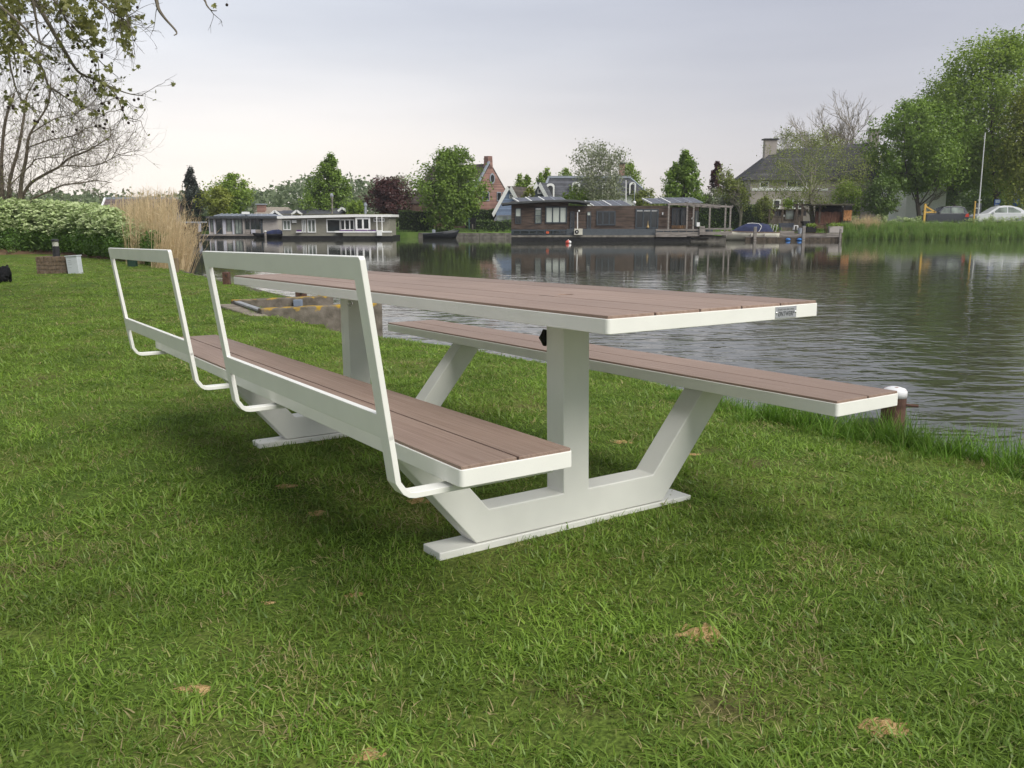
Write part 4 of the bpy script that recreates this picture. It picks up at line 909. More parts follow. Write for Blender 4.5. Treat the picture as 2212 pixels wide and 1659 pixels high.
# ================================================================== bare tree and overhanging plane tree at the left
def seeded(root_loc, limbs, conv, Y, r0, seed, lev, ang, mb, tips, twigs, L, dy=1.0, up=.1, rt=.012):
    """main limbs drawn as polylines, twigs grown from them"""
    rg = np.random.default_rng(seed)
    for pl, ra, rb, nt in limbs:
        pts = []; yy = Y + rg.uniform(-dy, dy) * .5; sl = rg.uniform(-.6, .6) * dy
        for i, (x, y) in enumerate(pl): pts.append(np.array(at(*conv(x, y), yy + sl * i / max(1, len(pl) - 1))))
        # smooth resample
        P_ = []
        for i in range(len(pts) - 1):
            a = pts[max(0, i - 1)]; b = pts[i]; c = pts[i + 1]; d = pts[min(len(pts) - 1, i + 2)]
            for t in np.linspace(0, 1, 5)[:-1]: P_.append(.5 * ((2 * b) + (c - a) * t + (2 * a - 5 * b + 4 * c - d) * t * t + (3 * b - a - 3 * c + d) * t ** 3))
        P_.append(pts[-1]); n = len(P_); mb.tube(P_, [ra + (rb - ra) * i / (n - 1) for i in range(n)], 6, cap=False)
        for j in range(nt):
            i = int(rg.uniform(.15, 1) * (n - 1)); d = P_[min(n - 1, i + 1)] - P_[max(0, i - 1)]; d /= np.linalg.norm(d) + 1e-9
            e = d * .6 + rg.normal(size=3) * .75 + np.array([0, 0, up]); e /= np.linalg.norm(e)
            grow(mb, P_[i], e, L * rg.uniform(.5, 1.2), rt * rg.uniform(.7, 1.4), lev, rg, tips, ang, (2, 3), .74, up, 4)
M_TWIG = mat('brown_twig_bark', (.13, .105, .075), .9, var=.3, scale=5)
b = at(38, 470, 43); b.z = lawn_z(b.x, b.y); root = thing('bare_tree', 'large leafless many stemmed tree behind the cow parsley mound', 'tree', b); mb = MB(); tips = []
limbs = [([(45, 960), (40, 640), (30, 480), (15, 250), (20, -20), (60, -400), (160, -700)], .22, .07, 16), ([(80, 960), (90, 640), (100, 470), (110, 250), (200, -80), (260, -420), (300, -700)], .2, .05, 16),
         ([(215, 960), (225, 640), (220, 470), (240, 250), (290, 0), (330, -250), (520, -560), (560, -820)], .20, .04, 18), ([(225, 480), (330, 300), (500, 190), (650, 110), (770, 10), (950, -60), (1150, -180), (1250, -260)], .12, .025, 20),
         ([(640, 110), (780, 95), (980, 105), (1150, 60), (1300, -20), (1460, -60)], .05, .012, 12), ([(235, 760), (300, 600), (340, 480), (520, 390), (700, 310), (900, 290), (1050, 260), (1230, 285)], .10, .02, 16),
         ([(120, 300), (330, 100), (420, 20), (700, 0), (850, -60), (1050, -120)], .05, .012, 14), ([(300, -100), (560, -190), (800, -230), (1000, -330), (1260, -300)], .05, .012, 14), ([(330, -250), (600, -420), (820, -470), (960, -560)], .05, .012, 14),
         ([(20, 100), (-120, -100), (-200, -400)], .1, .04, 10)]
seeded(b, [(p_, a_ * .66, b_ * .75, int(n_ * 2.3)) for p_, a_, b_, n_ in limbs], z1, 43, 1, 200, 3, .5, mb, tips, 10, 1.12, dy=3.0, up=.18, rt=.0115)
mb.build('branches', M_TWIG, root)
T = np.array(tips); rg = np.random.default_rng(5); c = T[rg.integers(0, len(T), 1600)] + rg.normal(size=(1600, 3)) * .08
V, Q = leaf_quads(c - np.array(b), .055, rg); link('buds', arrays_mesh('buds', V, Q, G_OLIVE, rg.uniform(0, 1, len(c))), root)
# second shrubby thicket to the right of it
bare_tree('bare_tree', 'small leafless bush tree above the barn roof', 268, 470, 62, 4.6, 201, lev=5, r=.09, ang=.6, bark=M_TWIG, first=.22, lm=G_TAN, nl=1500, leaf=.10, group=None)
bare_tree('bare_tree', 'low twiggy thicket behind the leafless tree', 170, 470, 48, 3.2, 202, lev=5, r=.06, ang=.65, bark=M_TWIG, first=.22, lm=G_OLIVE, nl=1600, leaf=.09, group=None, stems=3)
# plane tree: trunk stands outside the picture, branches hang in
Yp = 13.; b = Vector((-11.2, 13.5, lawn_z(-11.2, 13.5))); root = thing('plane_tree', 'plane tree with hanging branches, young leaves and seed balls at the upper left', 'tree', b); mb = MB(); tips = []
mb.tube([b + Vector((0, 0, -.1)), b + Vector((.05, 0, 2)), b + Vector((.1, .05, 4.5)), b + Vector((.5, -.1, 7.2)), b + Vector((1.3, -.2, 9.5))], [.42, .34, .29, .22, .1], 10)
M_PBARK = mat('plane_tree_bark', (.10, .085, .065), .85, scale=3, col2=(.19, .165, .125), bump=.2)
limbs = [([(-900, -900), (-400, -500), (100, -150), (330, 30), (440, 200), (520, 340), (600, 470), (690, 620), (760, 690), (900, 745), (1060, 820), (1200, 870), (1330, 890)], .045, .005, 30),
         ([(-700, -600), (-300, -200), (0, 60), (210, 240), (330, 370), (440, 430), (600, 440)], .03, .005, 18), ([(-400, -100), (60, 200), (250, 480), (330, 560), (400, 650), (450, 790), (560, 870), (700, 960), (860, 1010)], .03, .005, 22),
         ([(100, -150), (420, -60), (560, 80), (640, 240), (790, 420), (920, 560), (1000, 640)], .022, .004, 24), ([(330, -200), (700, -120), (930, 20), (1060, 130), (1180, 200), (1220, 300)], .022, .004, 22), ([(330, -200), (800, -140), (1040, -60), (1160, 40), (1150, 150), (1120, 330), (1180, 420)], .022, .004, 22),
         ([(900, 740), (1000, 800), (1090, 900), (1130, 1010), (1190, 1110), (1270, 1130)], .012, .004, 8), ([(-300, 100), (40, 420), (100, 640), (180, 900), (330, 1040)], .022, .004, 22), ([(500, -250), (1250, -220), (1430, -40), (1470, 80), (1530, 170), (1620, 270), (1640, 310), (1615, 328)], .035, .006, 1),
         ([(1250, -220), (1700, -160), (1880, -20), (1920, 50), (1960, 95), (2010, 100)], .02, .005, 1), ([(-300, -300), (0, 0), (100, 150), (120, 400), (160, 700)], .03, .006, 20), ([(-100, -200), (250, -80), (330, 150), (350, 300), (420, 560)], .03, .005, 14)]
seeded(b, limbs, zP, Yp, 1, 210, 2, .5, mb, tips, 8, .30, dy=1.6, up=-.12, rt=.006)
mb.build('branches', M_PBARK, root)
L_PL = leafmat('young_plane_leaf', (.15, .165, .045), (.33, .33, .11), .5)
def plane_leaves():
    rg = np.random.default_rng(9); C = []
    blobs = [(40, 60, 90, 34), (160, 60, 90, 22), (330, 20, 80, 18), (460, 60, 80, 28), (560, 120, 70, 26), (640, 30, 60, 24), (720, 120, 80, 38), (800, 200, 70, 40), (840, 280, 60, 36), (680, 330, 60, 26), (740, 240, 60, 26), (880, 380, 60, 26), (960, 400, 40, 12), (930, 130, 45, 20), (870, 40, 60, 20), (1060, 20, 70, 36),
             (1170, 20, 70, 36), (1130, 110, 55, 32), (1160, 200, 55, 34), (1110, 250, 50, 26), (1200, 300, 50, 22), (1170, 400, 45, 20), (1120, 390, 25, 8), (620, 300, 40, 8), (30, 250, 90, 30), (120, 330, 90, 26), (60, 450, 80, 28), (200, 500, 80, 18), (30, 600, 60, 18), (340, 570, 50, 12), (260, 620, 40, 6), (220, 1000, 60, 14), (60, 900, 50, 8), (380, 690, 40, 6),
             (960, 830, 60, 16), (1060, 860, 40, 10), (970, 1010, 30, 5), (730, 950, 50, 10), (620, 730, 40, 7), (850, 520, 45, 8), (900, 720, 50, 8), (1150, 930, 40, 7), (1160, 1090, 25, 4), (700, 730, 40, 6), (1220, 830, 12, 2), (1000, 620, 40, 7), (960, 720, 30, 5), (2000, 55, 16, 2), (400, 780, 60, 6), (120, 120, 120, 40), (20, 20, 120, 30)]
    for x, y, s, n in blobs:
        yb = Yp + rg.uniform(-.5, .5)
        for i in range(int(n * 1.45)): C.append(tuple(at(*zP(x + rg.normal() * s * .55, y + rg.normal() * s * .55), yb + rg.normal() * .25)))
    for t in [tips[i] for i in rg.integers(0, len(tips), 260)]: C.append(tuple(t))
    C = np.array(C); n = len(C); V = []; Fc = []
    shape = [(0, -.45), (.30, -.42), (.52, -.10), (.28, .02), (.44, .36), (.14, .22), (0, .58), (-.14, .22), (-.44, .36), (-.28, .02), (-.52, -.10), (-.30, -.42)]
    for c in C:
        a = rg.normal(size=3); a[2] -= .5; a /= np.linalg.norm(a); bb = np.cross(a, rg.normal(size=3)); bb /= np.linalg.norm(bb); nn_ = np.cross(a, bb); s = rg.uniform(.045, .088); k = len(V)
        V.append(c - np.array(b)); V += [c - np.array(b) + a * y * s + bb * x * s + nn_ * abs(x) * s * .4 for x, y in shape]
        Fc += [(k, k + 1 + j, k + 1 + (j + 1) % 12) for j in range(12)]
    A = np.repeat(rg.uniform(0, 1, n), 12); link('crown', arrays_mesh('crown', np.array(V), np.array(Fc), L_PL, A), root)
    # upper crown, out of the picture, enlarged to block sky light from the left
    c = np.array([b.x - .5, b.y - 3.5, 8.2]) + rg.normal(size=(16000, 3)) * np.array([3.0, 4.2, 2.1])
    dep = c[:, 1] * cT - (c[:, 2] - HC) * sT; uu = 1106 + F * c[:, 0] / np.maximum(dep, .1); c = c[(c[:, 2] > 3.6) & (c[:, 0] < -3.5) & ((uu < -60) | (dep < .3))]
    Vq, Q = leaf_quads(c - np.array(b), .20, rg, 1.1); link('upper_crown_screen', arrays_mesh('upper_crown_screen', Vq, Q, L_PL, rg.uniform(0, 1, len(c))), root)
plane_leaves()
balls = [(410, 245), (675, 245), (720, 410), (735, 435), (780, 430), (945, 510), (945, 530), (855, 572), (885, 605), (845, 667), (637, 640), (228, 660), (262, 670), (960, 795), (1040, 880), (1085, 910), (945, 960), (1010, 957), (978, 985), (915, 1028), (960, 1065), (1137, 1020), (1140, 995), (990, 1117), (890, 1170), (925, 1168), (975, 1152), (965, 1190), (755, 992), (710, 1205), (490, 1222), (320, 1120), (350, 1130), (120, 985), (75, 995), (120, 1005), (1245, 928), (1285, 918), (1193, 1140), (1205, 90), (1275, 68), (320, 830), (350, 880), (630, 880), (870, 770), (2105, 45), (880, 830), (200, 930)]
M_BALL = mat('dry_seed_ball', (.030, .020, .015), .9, var=.3, scale=60)
for i, (x, y) in enumerate(balls):
    c = at(*zP(x, y), Yp + random.uniform(-.4, .4)); s = MB().ball(c, .021, 8, 6); s.tube([c + Vector((0, 0, .015)), c + Vector((random.uniform(-.02, .02), 0, .09))], .0012, 3, cap=False); s.build('seed_ball', M_BALL, root)
# ================================================================== opposite bank: houses
M_GLASS = mat('dark_window_glass', (.025, .030, .032), .06, var=.3, scale=.7, spec=.6)
M_GLASSC = mat('curtained_window_glass', (.20, .23, .20), .12, var=.45, scale=1.1, spec=.5)
M_BLIND = mat('pale_green_blind', (.56, .60, .53), .6, var=.06, stretch=(14, 1, .3), scale=1.5)
M_WPAINT = mat('white_house_paint', (.84, .84, .81), .5, var=.04)
M_GFRAME = mat('slate_grey_frame', (.055, .068, .078), .5, var=.1)
M_RBRICK = mat('pink_red_brick', (.27, .155, .125), .9, scale=1.4, col2=(.35, .21, .17), extra=board_lines(.075, 2, .75, .2))
M_TILE = mat('brown_roof_tiles', (.085, .068, .056), .85, var=.35, scale=1.5, extra=board_lines(.30, 2, .45, .16))
M_TILED = mat('dark_grey_roof_tiles', (.055, .053, .055), .8, var=.3, scale=1.5, extra=board_lines(.30, 2, .45, .16))
M_SLATEB = mat('slate_roof', (.075, .078, .088), .7, var=.25, scale=2, extra=board_lines(.26, 2, .55, .14))
M_ZINC = mat('zinc_trim', (.30, .33, .37), .45, var=.1)
M_BLUEW = mat('pale_blue_boards', (.22, .29, .42), .7, var=.08, extra=board_lines(.16, 2, .75, .12))
M_RENDER = mat('pinkish_grey_render', (.36, .32, .29), .9, var=.12, scale=.8)
M_DARKIN = mat('dark_interior', (.015, .014, .013), .9)
def rect(conv, x0, y0, x1, y1, Y):
    a, b = at(*conv(x0, y0), Y), at(*conv(x1, y1), Y); return a.x, b.x, b.z, a.z
def panel(root, name, m, conv, r, Y, d0=-.03, d1=.03, bevel=0.):
    x0, x1, z0, z1_ = rect(conv, *r, Y); return MB().box(x0, x1, Y + d0, Y + d1, z0, z1_).build(name, m, root, bevel=bevel)
def frame_mb(x0, x1, z0, z1_, Y, fw, cols, rows, d=.07):
    mb = MB(); mb.box(x0, x1, Y - d, Y, z0, z0 + fw); mb.box(x0, x1, Y - d, Y, z1_ - fw, z1_); mb.box(x0, x0 + fw, Y - d, Y, z0 + fw, z1_ - fw); mb.box(x1 - fw, x1, Y - d, Y, z0 + fw, z1_ - fw)
    for i in range(1, cols): c = x0 + (x1 - x0) * i / cols; mb.box(c - fw / 2, c + fw / 2, Y - d * .8, Y, z0 + fw, z1_ - fw)
    for i in range(1, rows): c = z0 + (z1_ - z0) * i / rows; mb.box(x0 + fw, x1 - fw, Y - d * .6, Y, c - fw / 2, c + fw / 2)
    return mb
def window(root, conv, r, Y, fm, gm, cols=1, rows=1, fw=.07, name='window', each=None, blind=None):
    x0, x1, z0, z1_ = rect(conv, *r, Y); w = frame_mb(x0, x1, z0, z1_, Y, fw, cols, rows).build(name, fm, root)
    for i in range(cols):
        a, b = x0 + (x1 - x0) * i / cols, x0 + (x1 - x0) * (i + 1) / cols
        MB().box(a + .01, b - .01, Y - .025, Y - .012, z0 + .01, z1_ - .01).build('pane', (each[i] if each else gm), w)
    if blind: MB().box(x0 + fw, x1 - fw, Y - .034, Y - .026, z1_ - (z1_ - z0) * blind, z1_ - fw).build('blind', M_BLIND if blind > .2 else M_WPAINT, w)
    return w
def gable_house(name, label, g0, g1, depth_dir, depth, z0, ze, zr, wm, rm, over=.25, th=.18, trim=None, cat='house'):
    """g0,g1: the two foot corners of the gable (xy); depth_dir: unit vector along the ridge away from it"""
    g0, g1 = Vector((*g0, z0)), Vector((*g1, z0)); D = Vector((*depth_dir, 0)).normalized(); root = thing(name, label, cat, g0)
    mid = (g0 + g1) / 2; up = Vector((0, 0, 1)); pent = [g0, g1, g1 + up * (ze - z0), mid + up * (zr - z0), g0 + up * (ze - z0)]; MB().prism(pent, D * depth).build('wall', wm, root)
    for a in (g0, g1):
        e = a + up * (ze - z0); r = mid + up * (zr - z0); s = (e - r).normalized(); n = s.cross(D).normalized(); n = n if n.z > 0 else -n; e2 = e + s * over
        q = [r - D * over + n * .02, e2 - D * over + n * .02, e2 + D * (depth + over) + n * .02, r + D * (depth + over) + n * .02]; MB().prism(q, n * th).build('roof_slope', rm, root)
        if trim: MB().prism([r - D * (over + .04) - up * .25, e2 - D * (over + .04) - up * .25, e2 - D * (over + .04) + n * (th + .06), r - D * (over + .04) + n * (th + .06)], D * .035).build('bargeboard', trim, root)
    return root, mid, D
def chimney(root, c, w, d, z0, z1_, m, cap=None):
    MB().box(c[0] - w / 2, c[0] + w / 2, c[1] - d / 2, c[1] + d / 2, z0, z1_).build('chimney', m, root)
    if cap: MB().box(c[0] - w * .65, c[0] + w * .65, c[1] - d * .65, c[1] + d * .65, z1_ + .002, z1_ + .14).build('chimney_cap', cap, root)
# brick house
Y = 101.; ap = at(*z4(1322, 395), Y); gz = far_z(ap.x, Y); dirg = Vector((.80, .60, 0)); wg = 6.3; ze = at(*z4(1550, 870), Y).z - .3
g0 = Vector((ap.x, Y, 0)) - dirg * wg / 2; g1 = Vector((ap.x, Y, 0)) + dirg * wg / 2; dd = Vector((-.60, .80, 0)) * .2 + Vector((-1, .35, 0))
root, mid, D = gable_house('brick_house', 'pink brick house with a steep gable and parapet chimney', g0.xy, g1.xy, (-.80, .60), 8.6, gz, ze - 1.0, ap.z - .2, M_RBRICK, M_TILE, over=.0, th=.15)
e = (ap - Vector((0, 0, 0))); zt = at(*z4(1320, 288), Y).z
MB().prism([Vector((ap.x, Y, ap.z - .7)) + dirg * s for s in (-.36, .36)] + [Vector((ap.x, Y, zt)) + dirg * s for s in (.27, -.27)], Vector((-.48, .36, 0))).build('parapet_chimney', M_RBRICK, root)
for s in (-1,):
    a = Vector((ap.x, Y, ap.z + .1)) + dirg * s * .3; b = Vector((ap.x, Y, ze - 1.0)) + dirg * s * (wg / 2 + .12); MB().bar(a - Vector((-.1, .08, 0)), b - Vector((-.1, .08, 0)), .30, .16).build('verge_coping', M_ZINC, root)
fn = Vector((.60, -.80, 0))
def gable_win(s0, s1, v0, v1, m=M_GLASS, fr=M_ZINC):
    a = Vector((ap.x, Y, 0)); zt_, zb_ = at(*z4(1320, v0), Y).z, at(*z4(1320, v1), Y).z
    q = [a + dirg * s + Vector((0, 0, z)) + fn * .02 for s, z in ((s0, zb_), (s1, zb_), (s1, zt_), (s0, zt_))]; w = MB().prism(q, fn * .06).build('window', fr, root); c = (q[0] + q[2]) / 2
    MB().prism([c + (p - c) * .78 + fn * .05 for p in q], fn * .03).build('pane', m, w)
gable_win(-1.15, -.20, 860, 1010); gable_win(.85, 1.45, 860, 1010); gable_win(1.65, 2.25, 860, 1010); gable_win(.7, 1.9, 1115, 1160)
oc = Vector((ap.x, Y, at(*z4(1330, 648), Y).z)) + dirg * .22; w = MB().prism([oc + fn * .02 + dirg * (.36 * math.cos(a)) + Vector((0, 0, .58 * math.sin(a))) for a in np.linspace(0, 2 * math.pi, 20, endpoint=False)], fn * .07).build('oval_window', M_ZINC, root)
MB().prism([oc + fn * .06 + dirg * (.24 * math.cos(a)) + Vector((0, 0, .42 * math.sin(a))) for a in np.linspace(0, 2 * math.pi, 20, endpoint=False)], fn * .05).build('pane', M_GLASS, w)
c = at(*z4(500, 340), 106); chimney(root, (c.x, 106), .75, .75, ap.z - 1.4, c.z, M_RBRICK, M_DGREY)
# blue gable house
Y = 97.; ap = at(*z4(1640, 745), Y); l = at(*z4(1415, 1190), Y); gz = far_z(ap.x, Y); hw = ap.x - l.x
root, mid, D = gable_house('blue_gable_house', 'pale blue boarded house with white bargeboards', (ap.x - hw, Y), (ap.x + hw, Y), (.35, .94), 9, gz, l.z, ap.z - .25, M_BLUEW, M_TILE, over=.3, trim=M_WPAINT)
window(root, z4, (1628, 900, 1690, 965), Y - .01, M_WPAINT, M_GLASS, 2, 2, .06)
# mansard house
Y = 100.; root = thing('mansard_house', 'dark slate mansard house with arched white dormers', 'house', (at(*z5(1400, 800), Y).x, Y, far_z(10, Y))); gz = far_z(10, Y)
xl, xr = at(*z5(640, 660), Y).x, at(*z6(470, 660), Y).x; zr = at(*z5(1400, 425), Y).z; zeave = at(*z5(1400, 720), Y).z; xrl, xrr = at(*z5(760, 430), Y).x, at(*z5(2090, 415), Y).x
MB().box(xl + .5, xr - .4, Y + .4, Y + 8.6, gz, zeave).build('wall', M_WPAINT, root)
MB().hexa([(xl, Y, zeave), (xr, Y, zeave), (xr, Y + 9, zeave), (xl, Y + 9, zeave)], [(xrl, Y + 1.9, zr), (xrr, Y + 1.9, zr), (xrr, Y + 7, zr), (xrl, Y + 7, zr)]).build('roof', M_SLATEB, root)
MB().box(xrl - .1, xrr + .1, Y + 1.75, Y + 2.0, zr - .04, zr + .22).build('ridge_board', M_ZINC, root)
for a, b in (((xr, Y, zeave), (xrr, Y + 1.9, zr)), ((xl, Y, zeave), (xrl, Y + 1.9, zr))): MB().bar(a, b, .22, .16).build('hip_trim', M_ZINC, root)
for x0, x1, y0, y1 in ((710, 840, 525, 745), (1120, 1250, 500, 705), (1600, 1712, 515, 705), (2040, 2142, 505, 705)):
    a0, a1, b0, b1 = rect(z5, x0, y0, x1, y1, Y); c = (a0 + a1) / 2; w2 = (a1 - a0) / 2; arc = [(c + w2 * math.cos(t), b1 - .28 + .28 * math.sin(t)) for t in np.linspace(0, math.pi, 9)]
    prof = [(a0, b0)] + [(a1, b0)] + arc; dm = MB().prism([(x, Y - .1, z) for x, z in prof], (0, 2.0, 0)).build('dormer', M_SLATEB, root)
    inner = [(c + (x - c) * .62, b0 + (z - b0) * .80 + .05) for x, z in prof]; n_ = len(prof)
    MB().add([(x, Y - .13, z) for x, z in prof] + [(x, Y - .13, z) for x, z in inner] + [(x, Y - .101, z) for x, z in prof] + [(x, Y - .101, z) for x, z in inner], [(i, (i + 1) % n_, n_ + (i + 1) % n_, n_ + i) for i in range(n_)] + [(n_ + i, n_ + (i + 1) % n_, 3 * n_ + (i + 1) % n_, 3 * n_ + i) for i in range(n_)] + [(i, 2 * n_ + i, 2 * n_ + (i + 1) % n_, (i + 1) % n_) for i in range(n_)]).build('dormer_frame', M_WPAINT, dm)
    MB().prism([(x, Y - .112, z) for x, z in inner], (0, .008, 0)).build('pane', M_GLASS, dm)
c = at(*z5(1920, 250), Y + 5); chimney(root, (c.x, Y + 5), .62, .62, zr - .1, at(*z5(1920, 215), Y + 5).z, M_RBRICK, M_DGREY)
# white gable wing left of the mansard house
Y = 98.; ap = at(*z5(597, 492), Y); l = at(*z5(478, 730), Y); hw = ap.x - l.x
root, mid, D = gable_house('white_gable_wing', 'white trimmed gable wing at the left end of the mansard house', (ap.x - hw, Y), (ap.x + hw * .95, Y), (.3, .95), 5, far_z(ap.x, Y), l.z, ap.z - .2, M_GFRAME, M_SLATEB, over=.3, trim=M_WPAINT)
window(root, z5, (572, 610, 632, 690), Y - .01, M_WPAINT, M_GLASS, 1, 1, .07)
# grey rendered house with the long tiled roof
Y = 100.; gz = far_z(30, Y); a = at(*z7(205, 755), Y); rl = at(*z7(530, 345), Y + 4.5); rr = at(*z7(1960, 235), Y + 4.5); e2 = at(*z7(2060, 750), Y)
root = thing('rendered_house', 'large grey rendered house with a long dark tiled roof', 'house', (a.x, Y, gz))
MB().box(a.x + .25, e2.x - .2, Y + .2, Y + 9, gz - .1, a.z + .3).build('wall', M_RENDER, root)
MB().add([(a.x, Y - .2, a.z), (e2.x, Y - .2, a.z), (rr.x, Y + 4.5, rr.z), (rl.x, Y + 4.5, rl.z), (a.x, Y + 9.4, a.z), (e2.x, Y + 9.4, a.z)], [(0, 1, 2, 3), (3, 2, 5, 4), (0, 3, 4), (1, 5, 2), (0, 4, 5, 1)]).build('roof', M_TILED, root)
c = at(*z7(493, 400), Y + 4.2); chimney(root, (c.x, Y + 4.2), (574 - 415) * .15526 / F * 104 * .98, .9, at(*z7(493, 430), Y + 4.2).z - .8, at(*z7(493, 203), Y + 4.2).z, M_RENDER, M_DGREY)
c = at(*z7(1945, 100), Y + 4.2); chimney(root, (c.x, Y + 4.2), .95, .9, rr.z - .6, at(*z7(1945, 55), Y + 4.2).z, M_RENDER, M_WPAINT)
panel(root, 'sill_band', M_WPAINT, z7, (245, 870, 1300, 905), Y + .2, -.06, -.005)
for r_ in ((355, 775, 480, 868), (730, 765, 1010, 866)): window(root, z7, r_, Y + .2, M_WPAINT, M_GLASS, 2 if r_[0] > 600 else 1, 1, .12)
window(root, z7, (540, 1030, 640, 1160), Y + .2, M_WPAINT, M_GLASS, 1, 1, .12); window(root, z7, (810, 1030, 970, 1160), Y + .2, M_WPAINT, M_GLASS, 2, 1, .12)
Y = 101.; a = at(*z7(-60, 1040), Y); b = at(*z7(215, 700), Y + 3)
root = thing('side_house', 'lower dark roofed extension left of the rendered house', 'house', (a.x, Y, gz)); xr = at(*z7(208, 900), Y).x
MB().box(a.x + .2, xr - .06, Y + .1, Y + 6, gz, a.z).build('wall', M_RENDER, root)
MB().add([(a.x, Y - .1, a.z), (xr - .08, Y - .1, a.z), (xr - .08, Y + 3, b.z), (a.x + 2.2, Y + 3, b.z), (a.x, Y + 6, a.z), (xr - .08, Y + 6, a.z)], [(0, 1, 2, 3), (3, 2, 5, 4), (0, 3, 4), (1, 5, 2), (0, 4, 5, 1)]).build('roof', M_TILED, root)
panel(root, 'gutter', M_WPAINT, z7, (110, 1075, 200, 1130), Y + .1, -.08, -.01)
# pale house glimpsed behind the trees on the right
Y = 108.; root, mid, D = gable_house('pale_house', 'pale house glimpsed between the tree trunks on the right', (at(1955, 470, Y).x, Y), (at(2040, 470, Y).x, Y), (0, 1), 9, far_z(48, Y), at(2000, 395, Y).z, at(2000, 352, Y).z, M_WPAINT, M_TILED)
for r_ in ((830, 760, 870, 850), (930, 760, 980, 850)): window(root, z8, r_, Y - .01, M_GFRAME, M_GLASS, 1, 1, .08)
# barn on the left and low roofs behind the houseboats
Y = 66.; a = at(*z1(1105, 600), Y); b = at(*z1(1160, 462), Y + 3); e = at(*z1(1960, 470), Y + 3); f_ = at(*z1(1700, 600), Y); gz = .6
M_PURP = mat('purple_brown_tiles', (.14, .105, .10), .85, var=.2, scale=1.2, extra=board_lines(.28, 2, .6, .15))
root = thing('barn', 'long low barn with purple brown roof behind the reeds', 'barn', (a.x, Y, gz)); MB().box(a.x + .3, f_.x - .3, Y + .2, Y + 6, gz, a.z).build('wall', M_RENDER, root)
MB().add([(a.x, Y, a.z), (f_.x, Y, a.z), (e.x, Y + 3, b.z), (b.x, Y + 3, b.z), (a.x, Y + 6.2, a.z), (f_.x, Y + 6.2, a.z)], [(0, 1, 2, 3), (3, 2, 5, 4), (0, 3, 4), (1, 5, 2), (0, 4, 5, 1)]).build('roof', M_PURP, root)
MB().box(b.x, e.x, Y + 2.9, Y + 3.1, b.z - .03, b.z + .12).build('ridge', M_ZINC, root); MB().bar((a.x, Y - .02, a.z + .05), (b.x, Y + 2.95, b.z + .05), .12, .12).build('verge_board', M_WPAINT, root)
tag(link('left_bank_ground', arrays_mesh('left_bank_ground', [(-90, 62, .55), (-26.2, 64, .55), (-28.5, 76, .55), (-90, 100, .55), (-26.2, 64, -.5), (-28.5, 76, -.5)], [[0, 1, 2, 3], [1, 4, 5, 2]], M_FGRASS)), 'grassy spit under the barn', kind='structure')
def low_roof(label, conv, x0, x1, yr, ye, Y, m, gx=None, chim=None):
    a, b = at(*conv(x0, ye), Y), at(*conv(x1, ye), Y); r = at(*conv((x0 + x1) / 2, yr), Y + 3.5); gz = far_z(a.x, Y); root = thing('bungalow', label, 'house', (a.x, Y, gz))
    MB().box(a.x + .2, b.x - .2, Y + .2, Y + 7, gz, a.z).build('wall', M_RENDER, root); o = (b.x - a.x) * .12
    MB().add([(a.x, Y, a.z), (b.x, Y, a.z), (b.x - o, Y + 3.5, r.z), (a.x + o, Y + 3.5, r.z), (a.x, Y + 7.2, a.z), (b.x, Y + 7.2, a.z)], [(0, 1, 2, 3), (3, 2, 5, 4), (0, 3, 4), (1, 5, 2), (0, 4, 5, 1)]).build('roof', m, root)
    if gx:
        for g in gx:
            p = at(*conv(g[0], g[1]), Y - .5); h = g[2]; MB().add([(p.x - h, Y - .5, p.z - h * .75), (p.x + h, Y - .5, p.z - h * .75), (p.x, Y - .5, p.z), (p.x - h, Y + 3, p.z - h * .75), (p.x + h, Y + 3, p.z - h * .75), (p.x, Y + 3, p.z)], [(0, 1, 2), (0, 2, 5, 3), (1, 4, 5, 2)]).build('roof_gable', m, root)
            for s in (-1, 1): MB().bar((p.x, Y - .56, p.z), (p.x + s * h * 1.05, Y - .56, p.z - h * .79), .06, .22).build('bargeboard', M_WPAINT, root)
    if chim:
        c = at(*conv(chim[0], chim[1]), Y + 2); chimney(root, (c.x, Y + 2), chim[2], .8, c.z - 1.6, c.z, M_RBRICK, M_ZINC)
low_roof('bungalow with beige roof and brick chimney behind the grey houseboat', z2, 1190, 1760, 905, 1060, 104, mat('beige_roof', (.30, .26, .21), .8, var=.15), None, (1375, 870, .9))
low_roof('bungalow with white gabled dormers between the two houseboats', z2, 1500, 2260, 958, 1090, 101, M_SLATEB, [(1590, 965, 1.0), (1940, 960, .6)])
low_roof('slate roofed bungalow with a small white gable behind the olive houseboat', z3, 0, 900, 1120, 1260, 99, M_SLATEB, [(655, 1118, .45)])
# ================================================================== houseboats
M_WOODW = mat('weathered_brown_cladding', (.050, .036, .028), .85, scale=2.0, col2=(.135, .096, .074), stretch=(.5, 1, 3.5), extra=board_lines(.155, 2, .5, .10), detail=6)
M_ROOFG = mat('grey_roofing_felt', (.075, .08, .078), .75, var=.2)
M_HULL = mat('black_hull', (.012, .012, .012), .7, var=.4)
M_LIP = mat('pale_concrete_hull', (.20, .185, .155), .9, var=.35, scale=2.5)
M_GPANEL = mat('slate_blue_panel', (.085, .098, .108), .55, var=.08)
M_DECKW = mat('silvered_deck_wood', (.25, .225, .20), .85, var=.3, scale=2.5, stretch=(.5, 1, 4))
M_PV = mat('solar_cell_glass', (.10, .105, .125), .22, var=.15, scale=2)
